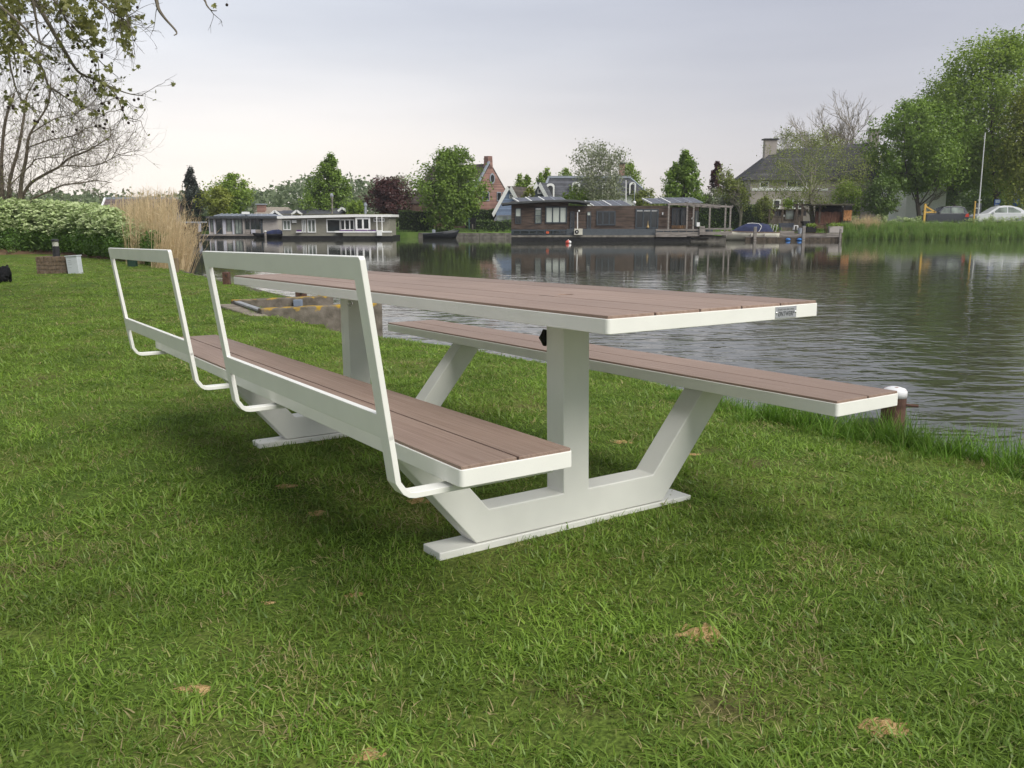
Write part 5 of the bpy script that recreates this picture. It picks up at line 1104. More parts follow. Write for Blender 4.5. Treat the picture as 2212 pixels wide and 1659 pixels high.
# wooden houseboat
Y = 76.6; r0 = rect(z5, 150, 820, 1150, 1265, Y); hb = thing('wooden_houseboat', 'long dark wooden houseboat with solar panels and a pergola deck', 'houseboat', (r0[0], Y, 0)); D_ = 5.2
zdk = at(*z5(600, 1355), Y).z
xA0, xA1, _, zA = rect(z5, 150, 815, 1060, 1265, Y); xB1 = at(*z6(820, 900), Y).x; zB = at(*z5(1500, 885), Y).z
MB().box(xA0, xA1, Y, Y + D_, zdk, zA).build('cabin_wall', M_WOODW, hb); MB().box(xA1 + .002, at(*z6(760, 900), Y).x, Y + .12, Y + D_, zdk, zB).build('cabin_wall', M_WOODW, hb)
xe = at(*z6(1300, 900), Y).x; MB().box(at(*z6(760, 900), Y).x + .002, xe, Y + 1.3, Y + D_, zdk, zB - .1).build('porch_wall', M_WOODW, hb)
def roof_slab(pts, conv, th, y0, y1, name='roof'):
    P_ = [at(*conv(*p), Y) for p in pts]; top = [(p.x, p.z) for p in P_]; poly = [(x, Y + y0, z) for x, z in top] + [(x, Y + y0, z - th) for x, z in top[::-1]]; return MB().prism(poly, (0, y1 - y0, 0)).build(name, M_ROOFG, hb, bevel=.03)
rfA = roof_slab([(-10, 838), (300, 815), (700, 795), (1050, 785), (1200, 795), (1400, 822)], z5, .19, -.7, D_ + .5); rfB = roof_slab([(960, 880), (1300, 870), (1800, 858), (2212, 848), (2640, 832)], z5, .19, -.55, D_ + .5)
xR = at(*z6(1770, 1300), Y).x
MB().box(xA0, xR - 2.0, Y - .25, Y + D_ + .3, .22, zdk - .22).build('hull', M_HULL, hb); 
bpy.data.objects.remove(hb.children[-1])
zl = at(*z5(600, 1388), Y - .3).z; MB().box(xA0 - .05, at(*z6(560, 1300), Y).x, Y - .3, Y + D_ + .3, zl, zdk).build('hull_lip', M_LIP, hb); MB().box(xA0, at(*z6(1110, 1300), Y).x, Y - .28, Y + D_ + .25, -.5, zl - .002).build('hull', M_HULL, hb)
MB().box(at(*z6(1115, 1300), Y).x, at(*z6(1680, 1300), Y).x, Y - .1, Y + D_, -.5, at(*z6(1300, 1375), Y).z).build('pontoon', M_LIP, hb)
panel(hb, 'lower_band', M_GFRAME, z5, (150, 1265, 1040, 1357), Y, -.06, -.003); panel(hb, 'lower_band', M_GPANEL, z5, (1043, 1255, 3380, 1357), Y, -.05, .118)
for a, b in ((180, 290), (300, 430), (440, 550), (560, 680), (700, 812), (822, 920), (932, 1035)):
    window(hb, z5, (a, 1283, b, 1340), Y - .06, M_GFRAME, M_GLASS, 1, 1, .04, 'low_window')
MB().ball(at(*z5(728, 1312), Y - .1), .15, 8, 6, (1, .15, 1)).build('orange_cushion', mat('orange_fabric', (.55, .10, .035), .8), hb)
window(hb, z5, (213, 920, 308, 1172), Y, M_GFRAME, M_GLASS, 1, 1, .06, blind=.52); window(hb, z5, (528, 912, 634, 1172), Y, M_GFRAME, M_GLASSC, 1, 2, .06, blind=.12)
window(hb, z5, (696, 895, 1040, 1165), Y, M_GFRAME, M_BLIND, 3, 1, .10); 
YB = Y + .12
window(hb, z5, (1090, 975, 1158, 1252), YB, M_GFRAME, M_GLASS, 1, 1, .07, 'door'); window(hb, z5, (1362, 975, 1425, 1252), YB, M_GFRAME, M_GLASS, 1, 1, .06, 'door', blind=.22)
window(hb, z5, (1515, 965, 1818, 1198), YB, M_GFRAME, M_GLASS, 3, 1, .12, blind=.09); window(hb, z6, (232, 935, 592, 1250), YB, M_GFRAME, M_GLASS, 3, 1, .11, blind=.12)
x0, x1, z0, z1_ = rect(z6, 395, 1185, 455, 1240, YB); MB().lathe(((x0 + x1) / 2, YB - .1, z0), [(.10, 0), (.12, .1), (.06, .22), (.03, .3), (.012, .62)], 10).build('vase', mat('tan_vase', (.42, .30, .13), .5), hb)
x0, x1, z0, z1_ = rect(z6, 655, 990, 672, 1030, YB); MB().box(x0, x1, YB - .09, YB - .001, z0, z1_).build('wall_lamp', M_WPAINT, hb)
window(hb, z6, (815, 925, 1045, 1245), Y + 1.3, M_GFRAME, M_GLASS, 3, 1, .09, 'door'); window(hb, z6, (1185, 965, 1230, 1215), Y + 1.3, M_GFRAME, M_GLASSC, 1, 1, .06)
panel(hb, 'bench_front', mat('orange_brown_slats', (.20, .115, .055), .8, stretch=(8, 1, 1), scale=1.5, var=.5), z6, (805, 1198, 1035, 1250), Y + .9, -.1, .1)
# pergola and balustrade
for x, yt in ((765, 875), (1062, 862), (1165, 880), (1425, 895), (1675, 912), (1755, 915)):
    a, b = at(*z6(x, yt), Y - .3), at(*z6(x, 1262), Y - .3); MB().box(a.x - .065, a.x + .065, Y - .36, Y - .23, b.z, a.z).build('pergola_post', M_DECKW, hb)
pa, pb, pc = at(*z6(748, 862), Y - .3), at(*z6(1062, 850), Y - .3), at(*z6(1785, 905), Y - .3)
for p, q in ((pa, pb), (pb, pc)): MB().bar(p, q, .14, .16).build('pergola_beam', M_DECKW, hb)
for k in range(8):
    f = k / 7; p = pb.lerp(pc, f); MB().bar(p + Vector((0, -.1, .1)), p + Vector((0, 4.6, .1)), .08, .09).build('pergola_rafter', M_DECKW, hb)
MB().bar(pb + Vector((0, 4.5, 0)), pc + Vector((0, 4.5, 0)), .14, .16).build('pergola_beam', M_DECKW, hb)
for x in (1165, 1425, 1675): a = at(*z6(x, 905), Y + 4.2); MB().box(a.x - .06, a.x + .06, Y + 4.15, Y + 4.27, zdk, pb.z).build('pergola_post', M_DECKW, hb)
xd0, xd1 = at(*z6(555, 1300), Y).x, at(*z6(1770, 1300), Y).x; MB().box(xd0 + .1, xd1, Y - .3, Y + D_, zdk + .02, zdk + .10).build('deck', M_DECKW, hb)
for r_ in ((555, 1258, 1258, 1284), (1330, 1240, 1772, 1266), (555, 1308, 1050, 1384), (1055, 1305, 1258, 1372), (1330, 1300, 1772, 1352)): panel(hb, 'rail_board', M_DECKW, z6, r_, Y - .42, -.02, .03)
panel(hb, 'planter', M_DECKW, z6, (1256, 1212, 1332, 1352), Y - .46, -.1, .12)
for x in (560, 683, 800, 925, 1050, 1160, 1250, 1345, 1425, 1500, 1590, 1670, 1765): panel(hb, 'baluster', M_DECKW, z6, (x - 6, 1262, x + 6, 1345), Y - .38, .03, .08)
panel(hb, 'towel', M_WPAINT, z6, (1212, 1150, 1258, 1215), Y - .3, -.02, .02); MB().ball(at(*z6(1145, 1090), Y), .11, 8, 6).build('globe_lamp', M_WPAINT, hb)
# solar panels
def pv(conv, u, v, n, pw, sl=(.72, -1.05, -.46), w=1.0):
    o = at(*conv(u, v), Y + 1.8); s = Vector(sl) * .95; a = Vector((1, 0, 0)); wd = pw * .1348 / F * 78; nr = s.cross(a).normalized(); nr = nr if nr.z > 0 else -nr
    for k in range(n):
        p = o + a * (wd * k); fr = MB().prism([p, p + a * (wd - .02), p + a * (wd - .02) + s, p + s], nr * -.05).build('solar_panel', M_ZINC, hb); e = .045
        d = s.normalized() * e; MB().prism([p + a * e + d + nr * .004, p + a * (wd - .02 - e) + d + nr * .004, p + a * (wd - .02 - e) + s - d + nr * .004, p + a * e + s - d + nr * .004], nr * .006).build('cells', M_PV, fr)
    MB().prism([o - a * .09 + nr * .02, o + nr * .02, o + s + nr * .02, o + s - a * .09 + nr * .02], nr * -.12).build('panel_edge', M_WPAINT, hb); MB().bar(o + s * .1, o + s * .1 - Vector((0, 0, .40)), .04, .04, (0, 1, 0)).build('panel_strut', M_ZINC, hb)
pv(z5, 178, 755, 1, 190); pv(z5, 383, 745, 1, 190); pv(z5, 592, 738, 2, 175); pv(z5, 1338, 803, 2, 145); pv(z5, 1615, 795, 2, 155); pv(z6, 345, 762, 2, 185); pv(z6, 640, 752, 3, 170)
for u, y0, y1, m, r_ in ((1988, 475, 850, M_WPAINT, .045), (2124, 530, 845, M_ZINC, .03)):
    a, b = at(*z5(u, y0), Y + 2), at(*z5(u, y1), Y + 2); MB().tube([b - Vector((0, 0, .3)), a], r_, 8).build('roof_pole', m, hb)
MB().ball(at(*z5(2124, 832), Y + 2), .14, 8, 6).build('vent_cowl', M_WPAINT, hb)
# heat pump and lamp on a white post, red buoy
p = at(*z5(1222, 1356), Y - .25); root = thing('heat_pump', 'cream heat pump unit fixed to the side of the wooden houseboat', 'heat pump', p); x0, x1, z0, z1_ = rect(z5, 1156, 1252, 1288, 1352, Y - .35)
MB().box(x0, x1, Y - .48, Y - .18, z0, z1_).build('casing', mat('cream_enamel', (.62, .60, .50), .5, var=.05), root, bevel=.02); c = Vector(((x0 * .68 + x1 * .32), Y - .485, (z0 + z1_) / 2)); MB().prism([c + Vector((.17 * math.cos(a), 0, .17 * math.sin(a))) for a in np.linspace(0, 2 * math.pi, 20, endpoint=False)], (0, -.02, 0)).build('fan_grille', M_DGREY, root); MB().ball(c + Vector((0, -.02, 0)), .05, 8, 6, (1, .3, 1)).build('fan_hub', M_WPAINT, root)
p = at(*z5(1210, 1250), Y - .4); root = thing('lamp_post', 'white post with globe lamp in front of the wooden houseboat', 'lamp', p); t_ = at(*z5(1210, 985), Y - .4); MB().tube([p, t_], .045, 8).build('post', M_WPAINT, root); MB().ball(at(*z5(1235, 968), Y - .42), .085, 10, 8).build('globe', M_WPAINT, root)
p = water_at(*z5(1062, 1488)); root = thing('buoy', 'small red and white mooring buoy on the water', 'buoy', p); MB().ball(p + Vector((0, 0, .08)), .23, 12, 8, (1, 1, .75)).build('float', mat('red_buoy', (.62, .09, .06), .5), root, smooth=True); MB().ball(p + Vector((.11, -.12, .10)), .13, 8, 6).build('white_band', M_WPAINT, root); MB().tube([p + Vector((0, 0, .2)), p + Vector((0, 0, .33))], .03, 6).build('eye', M_WPAINT, root)
# grey houseboat
Y = 94.; hb = thing('grey_houseboat', 'grey houseboat with slate roof panels and tall glass doors', 'houseboat', (at(*z2(530, 1300), Y).x, Y, 0)); D_ = 5.
M_GREIGE = mat('greige_wall', (.42, .385, .35), .85, var=.06); M_LAV = mat('pale_lavender_panel', (.50, .50, .55), .7, var=.05); M_SLATE2 = mat('slate_metal_roof', (.16, .18, .215), .45, var=.12, scale=1.5)
x0, x1, z0, z1_ = rect(z2, 530, 1085, 1645, 1345, Y); MB().box(x0, x1, Y, Y + D_, z0, z1_).build('wall', M_GREIGE, hb)
panel(hb, 'roof_fascia', mat('charcoal_fascia', (.06, .066, .07), .6), z2, (508, 1050, 1655, 1088), Y, -.5, D_ + .3)
a, b = at(*z2(595, 1050), Y + .3), at(*z2(1570, 1050), Y + .3); zt = at(*z2(1000, 1013), Y + 3).z; MB().hexa([(a.x, Y + .3, a.z + .003), (b.x, Y + .3, a.z + .003), (b.x, Y + 4.6, a.z + .003), (a.x, Y + 4.6, a.z + .003)], [(a.x + .2, Y + 2.6, zt), (b.x - .8, Y + 2.6, zt), (b.x - .8, Y + 3.2, zt), (a.x + .2, Y + 3.2, zt)]).build('pitched_roof', M_SLATE2, hb)
for k in range(10):
    f = .02 + k * .098; p = Vector((a.x + (b.x - a.x) * f, Y + .29, a.z + .03)); q = Vector((a.x + .2 + (b.x - a.x - 1.0) * f, Y + 2.6, zt + .03)); MB().bar(p, q, .07, .05).build('roof_batten', M_ZINC, hb)
panel(hb, 'roof_box', M_WPAINT, z2, (1070, 980, 1165, 1018), Y + 1, -.3, .5)
for r_, m in (((530, 1100, 555, 1335), M_LAV), ((608, 1100, 645, 1338), M_LAV), ((752, 1100, 812, 1340), M_LAV), ((905, 1100, 942, 1340), M_LAV), ((812, 1298, 905, 1340), M_GREIGE), ((1075, 1090, 1110, 1335), M_GREIGE), ((1365, 1090, 1400, 1330), M_GFRAME)): panel(hb, 'wall_panel', m, z2, r_, Y, -.10, -.004)
for r_, g_, c in (((555, 1100, 608, 1300), M_GLASSC, 1), ((645, 1100, 752, 1335), M_GLASS, 1), ((812, 1100, 905, 1298), M_GLASSC, 1), ((945, 1095, 1075, 1335), M_GLASSC, 2), ((1112, 1090, 1195, 1335), M_GLASS, 1), ((1200, 1090, 1365, 1330), M_GLASS, 2)): window(hb, z2, r_, Y - .01, M_GFRAME, g_, c, 1, .05, 'glass_door')
panel(hb, 'deck', M_DECKW, z2, (440, 1342, 1420, 1362), Y, -1.1, .0); panel(hb, 'hull', M_HULL, z2, (440, 1364, 1440, 1440), Y, -1.05, 5.0)
for x in (1165, 1255, 1325): p = at(*z2(x, 1330), Y - .6); MB().box(p.x - .22, p.x + .22, Y - .8, Y - .45, p.z - .02, p.z + .42).build('deck_chair', M_DECKW if x != 1255 else M_LAV, hb)
# olive houseboat
Y = 86.; hb = thing('olive_houseboat', 'olive grey houseboat with white roof edge and white window frames', 'houseboat', (at(*z3(0, 1500), Y).x, Y, 0)); M_OLIVE = mat('olive_grey_wall', (.26, .25, .20), .85, var=.07)
xl = at(*z2(1705, 1200), Y).x; xr = at(*z3(1412, 1400), Y).x; zt = at(*z3(700, 1262), Y).z; zb_ = at(*z3(700, 1567), Y).z; MB().box(xl, xr, Y, Y + 5, zb_, zt).build('wall', M_OLIVE, hb)
a, b, c = at(*z2(1648, 1050), Y), at(*z3(850, 1224), Y), at(*z3(1450, 1224), Y); th = .24
for p, q in ((a, b), (b, c)): MB().prism([(p.x, Y - .6, p.z), (q.x - .003, Y - .6, q.z), (q.x - .003, Y - .6, q.z - th), (p.x, Y - .6, p.z - th)], (0, 6.2, 0)).build('roof', M_WPAINT, hb)
MB().box(xl, xr - .3, Y, Y + 4.6, b.z + .004, b.z + .05).build('sedum', mat('sedum_roof', (.12, .11, .03), .95, var=.5, scale=2), hb)
for r_, cc, g_ in (((-200, 1190 - 0, -110, 1325), 1, M_GLASSC),): pass
window(hb, z2, (1715, 1110, 1852, 1275), Y, M_WPAINT, M_GLASSC, 2, 1, .10); window(hb, z2, (2020, 1105, 2092, 1312), Y, M_WPAINT, M_GLASSC, 2, 1, .07, 'door'); window(hb, z3, (95, 1300, 240, 1515), Y, M_WPAINT, M_GLASSC, 2, 1, .10, 'door'); window(hb, z3, (402, 1295, 640, 1512), Y, M_WPAINT, M_GLASS, 1, 1, .11)
window(hb, z3, (620, 1300, 860, 1480), Y, M_WPAINT, M_GLASS, 3, 1, .11); window(hb, z3, (868, 1272, 1112, 1480), Y - .4, M_WPAINT, M_GLASS, 2, 1, .17, 'bay_window'); panel(hb, 'bay_wall', M_OLIVE, z3, (890, 1290, 1090, 1480), Y - .38, .0, .36); window(hb, z3, (1158, 1285, 1338, 1340), Y, M_WPAINT, M_GLASS, 2, 1, .09)
panel(hb, 'vent_box', M_WPAINT, z2, (1868, 1112, 1942, 1158), Y, -.2, -.003); panel(hb, 'balcony_ledge', M_WPAINT, z3, (570, 1488, 1458, 1512), Y, -1.0, -.08); panel(hb, 'balcony_wall', M_OLIVE, z3, (700, 1513, 1468, 1568), Y, -.96, -.05); panel(hb, 'white_box', M_WPAINT, z3, (1242, 1475, 1320, 1560), Y, -1.25, -.97)
for x in (1230, 1312): panel(hb, 'balcony_post', M_WPAINT, z3, (x - 9, 1262, x + 9, 1490), Y, -.75, -.60)
panel(hb, 'hull', M_HULL, z3, (-270, 1568, 1480, 1700), Y, -.92, 5.2)
M_PURPLE = mat('purple_flowers', (.10, .035, .16), .9, var=.5, scale=9)
for x0_, x1_ in ((640, 850), (880, 1080), (1090, 1220)): panel(hb, 'flower_box', M_PURPLE, z3, (x0_, 1470, x1_, 1489), Y, -.8, -.62)
panel(hb, 'flower_shelf', M_WPAINT, z2, (1940, 1295, 2025, 1312), Y, -.35, -.06); panel(hb, 'flower_box', M_PURPLE, z2, (1950, 1270, 2018, 1296), Y, -.3, -.1)
for x, y0, y1, r_, m in ((497, 935, 1235, .085, M_LIP), (1030, 1085, 1225, .12, M_ZINC)):
    p, q = at(*z3(x, y1), Y + 3), at(*z3(x, y0), Y + 3); MB().tube([p, q], r_, 10).build('flue', m, hb); MB().lathe(q, [(r_ * 1.5, 0), (r_ * 1.5, .16), (r_ * .8, .2), (r_ * .8, .32)], 10).build('flue_cowl', M_ZINC, hb)
MB().ball(at(*z3(482, 920), Y + 3), .14, 8, 6, (.7, .7, 1.6)).build('flue_bird_cowl', M_LAV, hb)
# dark boathouse far left
Y = 95.; p = at(*z2(210, 1340), Y); root = thing('dark_boathouse', 'small dark open boathouse partly behind the reeds', 'boathouse', (p.x, Y, 0))
panel(root, 'back_wall', M_DARKIN, z2, (40, 1160, 400, 1345), Y + 2, -.05, .05); panel(root, 'roof', M_ZINC, z2, (20, 1138, 380, 1160), Y, -.3, 2.4); panel(root, 'door_panel', mat('orange_door', (.38, .17, .07), .8), z2, (85, 1170, 190, 1250), Y + 1.8, -.06, .0); panel(root, 'door_panel', M_GREIGE, z2, (205, 1165, 345, 1195), Y + 1.8, -.06, .0)
for x in (45, 200, 350): panel(root, 'post', M_BARK, z2, (x, 1160, x + 14, 1350), Y, -.08, .08)
panel(root, 'white_panel', M_LAV, z2, (358, 1165, 412, 1300), Y - .2, -.05, .05); panel(root, 'deck', M_HULL, z2, (20, 1345, 430, 1420), Y, -.5, 2.4)
# ================================================================== boats
def hull(x0, x1, beam, zs, z0, Y, rake=.25, n=15, bow=-1, flare=.8):
    """open boat: sections from stem to transom; bow=-1 bow at the left"""
    mb = MB(); R_ = []; L = x1 - x0
    for i in range(n):
        t = i / (n - 1); s = t if bow < 0 else 1 - t; w = beam / 2 * min(1, (s * 2.6) ** .6) * (1 - .22 * max(0, s - .7) / .3); w = max(w, .015); zt = zs + rake * (1 - s) ** 2.2 + rake * .15 * max(0, s - .7); zb_ = z0 + .14 * (1 - s) ** 3
        x = x0 + L * t + (-.18 if bow < 0 else .18) * (1 - s) ** 6 * 0
        sec = [(0, zb_)] + [(w * flare * f, zb_ + (zt - zb_) * g) for f, g in ((.55, .06), (.9, .28), (1.08, .62))] + [(w, zt), (w * .88, zt), (w * .78, zt - .16), (0, zt - .28)]
        R_.append([Vector((x - (1 if bow < 0 else -1) * .35 * (z - zb_) / max(.01, zt - zb_) * (1 - s) ** 5, Y + y, z)) for y, z in sec] + [Vector((x - (1 if bow < 0 else -1) * .35 * (z - zb_) / max(.01, zt - zb_) * (1 - s) ** 5, Y - y, z)) for y, z in sec[::-1][1:-1]])
    m = len(R_[0]); vs = [v for r in R_ for v in r]; fs = [(i * m + j, (i + 1) * m + j, (i + 1) * m + (j + 1) % m, i * m + (j + 1) % m) for i in range(n - 1) for j in range(m)] + [tuple(range(m))[::-1], tuple(range((n - 1) * m, n * m))]
    return mb.add(vs, fs)
def cover(pts, Y, w0, z_base, m, root, name='boat_cover', n=9):
    """canvas cover: arches along x"""
    mb = MB(); vs = []
    for x, z, w in pts:
        for j in range(n): a = math.pi * j / (n - 1); vs.append((x, Y - w * math.cos(a) * (1 - .0), z_base(x) + (z - z_base(x)) * math.sin(a) ** .55))
    fs = [(i * n + j, (i + 1) * n + j, (i + 1) * n + j + 1, i * n + j + 1) for i in range(len(pts) - 1) for j in range(n - 1)] + [tuple(range(n)), tuple(range((len(pts) - 1) * n, len(pts) * n))[::-1]]
    return mb.add(vs, fs).build(name, m, root, smooth=True)
M_NAVY = mat('navy_canvas', (.018, .026, .075), .8, var=.25, scale=2.5, bump=.3, bscale=6); M_CREAM = mat('cream_boat_paint', (.66, .63, .52), .35, var=.05)
Y = 81.7; xa, xb = at(*z6(1640, 1300), Y).x, at(*z7(605, 1460), Y).x; zs = at(*z6(1850, 1312), Y).z; root = thing('cream_sloop', 'cream motor sloop under a navy blue canvas cover at the jetty', 'boat', (xa, Y, 0))
hull(xa, xb, 1.9, zs, -.12, Y, .12).build('hull', M_CREAM, root, smooth=True); MB().tube([(xa + (xb - xa) * t, Y - .95 * min(1, (t * 2.6 + .02) ** .6) * (1 - .22 * max(0, t - .7) / .3), zs + .02 + .12 * (1 - t) ** 2.2) for t in np.linspace(.03, 1, 14)], .04, 6).build('rubbing_strake', mat('varnished_trim', (.20, .13, .08), .5), root)
zp = lambda v: at(*z7(300, v), Y).z
X7 = lambda x: at(*z7(x, 1450), Y).x
cover([(X7(-60), zp(1485), .35), (X7(-10), zp(1455), .62), (X7(90), zp(1400), .8), (X7(170), zp(1365), .86), (X7(300), zp(1357), .88), (X7(400), zp(1362), .86), (X7(470), zp(1375), .82), (X7(530), zp(1480), .75)], Y, 1, lambda x: zs - .02, M_NAVY, root)
arch = [(X7(300), Y - .86, zs), (X7(330), Y - .88, zp(1440)), (X7(345), Y - .8, zp(1400)), (X7(320), Y - .5, zp(1365)), (X7(240), Y - .3, zp(1358)), (X7(170), Y - .2, zp(1362))]; MB().tube(arch, .03, 6).build('canopy_hoop', M_WPAINT, root)
for x in (500, 575): MB().tube([(X7(x - 20), Y - .5, zs), (X7(x), Y - .5, zp(1385)), (X7(x), Y + .4, zp(1380)), (X7(x - 20), Y + .5, zs)], .025, 6).build('stern_rail', M_WPAINT, root)
for x in (200, 385, -140): MB().ball((X7(x), Y - .98, zs - .22), .11, 8, 6, (.7, .7, 1.6)).build('fender', M_GREIGE, root)
MB().tube([(xa + .3, Y, zs + .05), (xa + .55, Y - .1, zs + .75)], .02, 6).build('bow_staff', M_ZINC, root)
Y = 89.; xa, xb = at(*z4(248, 1520), Y).x, at(*z4(772, 1500), Y).x; zs = at(*z4(500, 1530), Y).z; root = thing('black_sloop', 'black open workboat moored at the grassy bank', 'boat', (xa, Y, 0)); hull(xa, xb, 1.7, zs, -.12, Y, .36, bow=1).build('hull', mat('black_boat_paint', (.018, .021, .026), .5, var=.3), root, smooth=True)
p = at(*z4(415, 1490), Y); MB().box(p.x - .16, p.x + .16, Y - .15, Y + .15, zs - .2, p.z + .14).build('outboard_motor', M_ZINC, root, bevel=.05); MB().tube([(xa + (xb - xa) * t, Y - .85 * min(1, ((1 - t) * 2.6 + .02) ** .6), zs + .03 + .36 * t ** 2.2) for t in np.linspace(0, .97, 12)], .035, 6).build('rubbing_strake', mat('grey_trim', (.14, .15, .16), .6), root)
MB().box(p.x + .6, p.x + .8, Y - .7, Y + .7, zs - .12, zs - .06).build('thwart', M_GFRAME, root); MB().box(p.x + 1.3, p.x + 1.5, Y - .7, Y + .7, zs - .06, zs).build('thwart', M_GFRAME, root)
Y = 91.8; xa, xb = at(*z2(1275, 1340), Y).x, at(*z2(1712, 1310), Y).x; zs = at(*z2(1500, 1335), Y).z; root = thing('covered_boat', 'small boat under a navy cover in front of the grey houseboat', 'boat', (xa, Y, 0)); hull(xa, xb, 1.6, zs, -.1, Y, .12).build('hull', M_HULL, root, smooth=True)
X2 = lambda x: at(*z2(x, 1320), Y).x
Z2z = lambda v: at(*z2(1500, v), Y).z
cover([(X2(1290), Z2z(1330), .1), (X2(1400), Z2z(1325), .45), (X2(1480), Z2z(1290), .65), (X2(1560), Z2z(1270), .7), (X2(1650), Z2z(1262), .7), (X2(1705), Z2z(1285), .6)], Y, 1, lambda x: zs, M_NAVY, root)
p = at(*z2(1440, 1400), Y - 1); root = thing('mooring_pile', 'grey wooden mooring pile with white cap by the covered boat', 'post', (p.x, Y - 1, 0)); t_ = at(*z2(1440, 1300), Y - 1); MB().tube([(p.x, Y - 1, -.5), (p.x, Y - 1, t_.z)], .11, 8).build('pile', M_DECKW, root); MB().lathe((p.x, Y - 1, t_.z), [(.14, 0), (.14, .08), (.03, .12)], 8).build('cap', M_WPAINT, root)
p = water_at(*z2(612, 1392)); tag(MB().ball(p, .17, 10, 8).build('float_ball', M_WPAINT, None, smooth=True, loc=p), 'white float on the water before the grey houseboat', 'buoy')
# ================================================================== jetty and garden on the right
Y = 80.2; a, b = at(*zD(-45, 800), Y), at(*zD(1945, 800), Y); zt = at(*zD(800, 745), Y).z; root = thing('jetty', 'low weathered timber jetty below the garden', 'jetty', (a.x, Y, 0))
for k in range(9):
    f0, f1 = k / 9, (k + 1) / 9; MB().box(a.x + (b.x - a.x) * f0, a.x + (b.x - a.x) * f1 - .03, Y - .35, Y - .28, -.3, zt - .05 + random.uniform(-.02, .02)).build('fascia_board', M_QUAY, root)
    MB().box(a.x + (b.x - a.x) * f0, a.x + (b.x - a.x) * f1 - .02, Y - .38, Y + .35, zt - .045, zt).build('deck_board', M_DECKW, root)
MB().box(at(*zD(700, 640), Y + 1.5).x, at(*zD(1945, 640), Y + 1.5).x, Y + 1.0, Y + 6.3, -.5, at(*zD(1200, 660), Y + 1.5).z - .1).build('landing', M_QUAY, root)
for r_ in ((690, 625, 985, 690), (690, 692, 1140, 735), (1200, 690, 1660, 735), (1660, 672, 1935, 750)): panel(root, 'plank', M_DECKW, zD, r_, Y + .9, -.04, .04)
for x, yt, w in ((165, 545, 28), (1172, 530, 30), (1935, 590, 18)):
    p, q = at(*zD(x, 820), Y - .5), at(*zD(x, yt), Y - .5); w_ = w * .10417 / F * Y; lb = {165: 'square jetty pile in front of the cream sloop', 1172: 'square jetty pile at the middle of the jetty', 1935: 'thin jetty pile at the right end of the jetty'}[x]
    rt = thing('jetty_pile', lb, 'post', (p.x, Y - .5, 0)); MB().box(p.x - w_, p.x + w_, Y - .5 - w_, Y - .5 + w_, -.5, q.z).build('pile', M_DECKW, rt, bevel=.02); MB().box(p.x - w_ * 1.05, p.x + w_ * 1.05, Y - .5 - w_ * 1.05, Y - .5 + w_ * 1.05, q.z + .002, q.z + .03).build('cap', M_ZINC, rt)
M_BLUEF = mat('blue_fender_plastic', (.03, .15, .42), .45, var=.1)
for x, w in ((858, 55), (1092, 50)):
    p = water_at(*zD(x, 815)); p.y = Y - .55; p.x = at(*zD(x, 800), p.y).x; tag(MB().ball((p.x, p.y, .10), .20, 12, 8, (1.15, .9, .7)).build('blue_fender', M_BLUEF, None, smooth=True, loc=(p.x, p.y, .1)), 'round blue fender at the jetty, ' + ('left one' if x < 900 else 'right one by the pile'), 'fender', 'blue fenders at the jetty')
def bench(label, conv, r, Y, m):
    x0, x1, z0, z1_ = rect(conv, *r, Y); root = thing('garden_bench', label, 'bench', (x0, Y, z0)); H = z1_ - z0
    for k in range(4): MB().box(x0, x1, Y + .32 + .03 * k, Y + .35 + .03 * k, z0 + H * (.52 + .12 * k), z0 + H * (.61 + .12 * k)).build('back_slat', m, root)
    for k in range(4): MB().box(x0, x1, Y - .1 + .11 * k, Y - .01 + .11 * k, z0 + H * .42, z0 + H * .45).build('seat_slat', m, root)
    for x in (x0 + .03, x1 - .09):
        for y in (Y - .1, Y + .3): MB().box(x, x + .06, y, y + .06, z0, z0 + H * (.62 if y < Y else .9)).build('leg', m, root)
        MB().box(x, x + .06, Y - .12, Y + .36, z0 + H * .62, z0 + H * .66).build('arm_rest', m, root)
bench('dark blue garden bench on the jetty landing', zD, (690, 460, 1000, 628), Y + 2.2, mat('dark_blue_paint', (.035, .05, .075), .55, var=.2)); bench('red brown garden bench on the right of the landing', zD, (1400, 465, 1660, 672), Y + 1.6, mat('red_brown_wood', (.12, .058, .04), .75, var=.3))
p = at(*zD(1097, 682), Y + 1.2); root = thing('bucket', 'grey metal bucket beside the middle jetty pile', 'bucket', p); MB().lathe(p, [(.16, 0), (.22, .5), (.23, .52)], 12).build('pail', M_ZINC, root); MB().tube([p + Vector((-.22, 0, .5)), p + Vector((0, -.02, .62)), p + Vector((.22, 0, .5))], .012, 5).build('handle', M_DGREY, root)
p = at(*zD(1015, 590), Y + 1.9); root = thing('white_stool', 'white plastic stool between the dark bench and the bucket', 'stool', p); MB().box(p.x - .17, p.x + .17, p.y - .15, p.y + .15, p.z + .30, p.z + .36).build('seat', M_WPAINT, root, bevel=.02)
for i in (-1, 1):
    for j in (-1, 1): MB().bar(p + Vector((i * .15, j * .13, .31)), p + Vector((i * .2, j * .17, -.05)), .05, .05, (0, 1, 0)).build('leg', M_WPAINT, root)
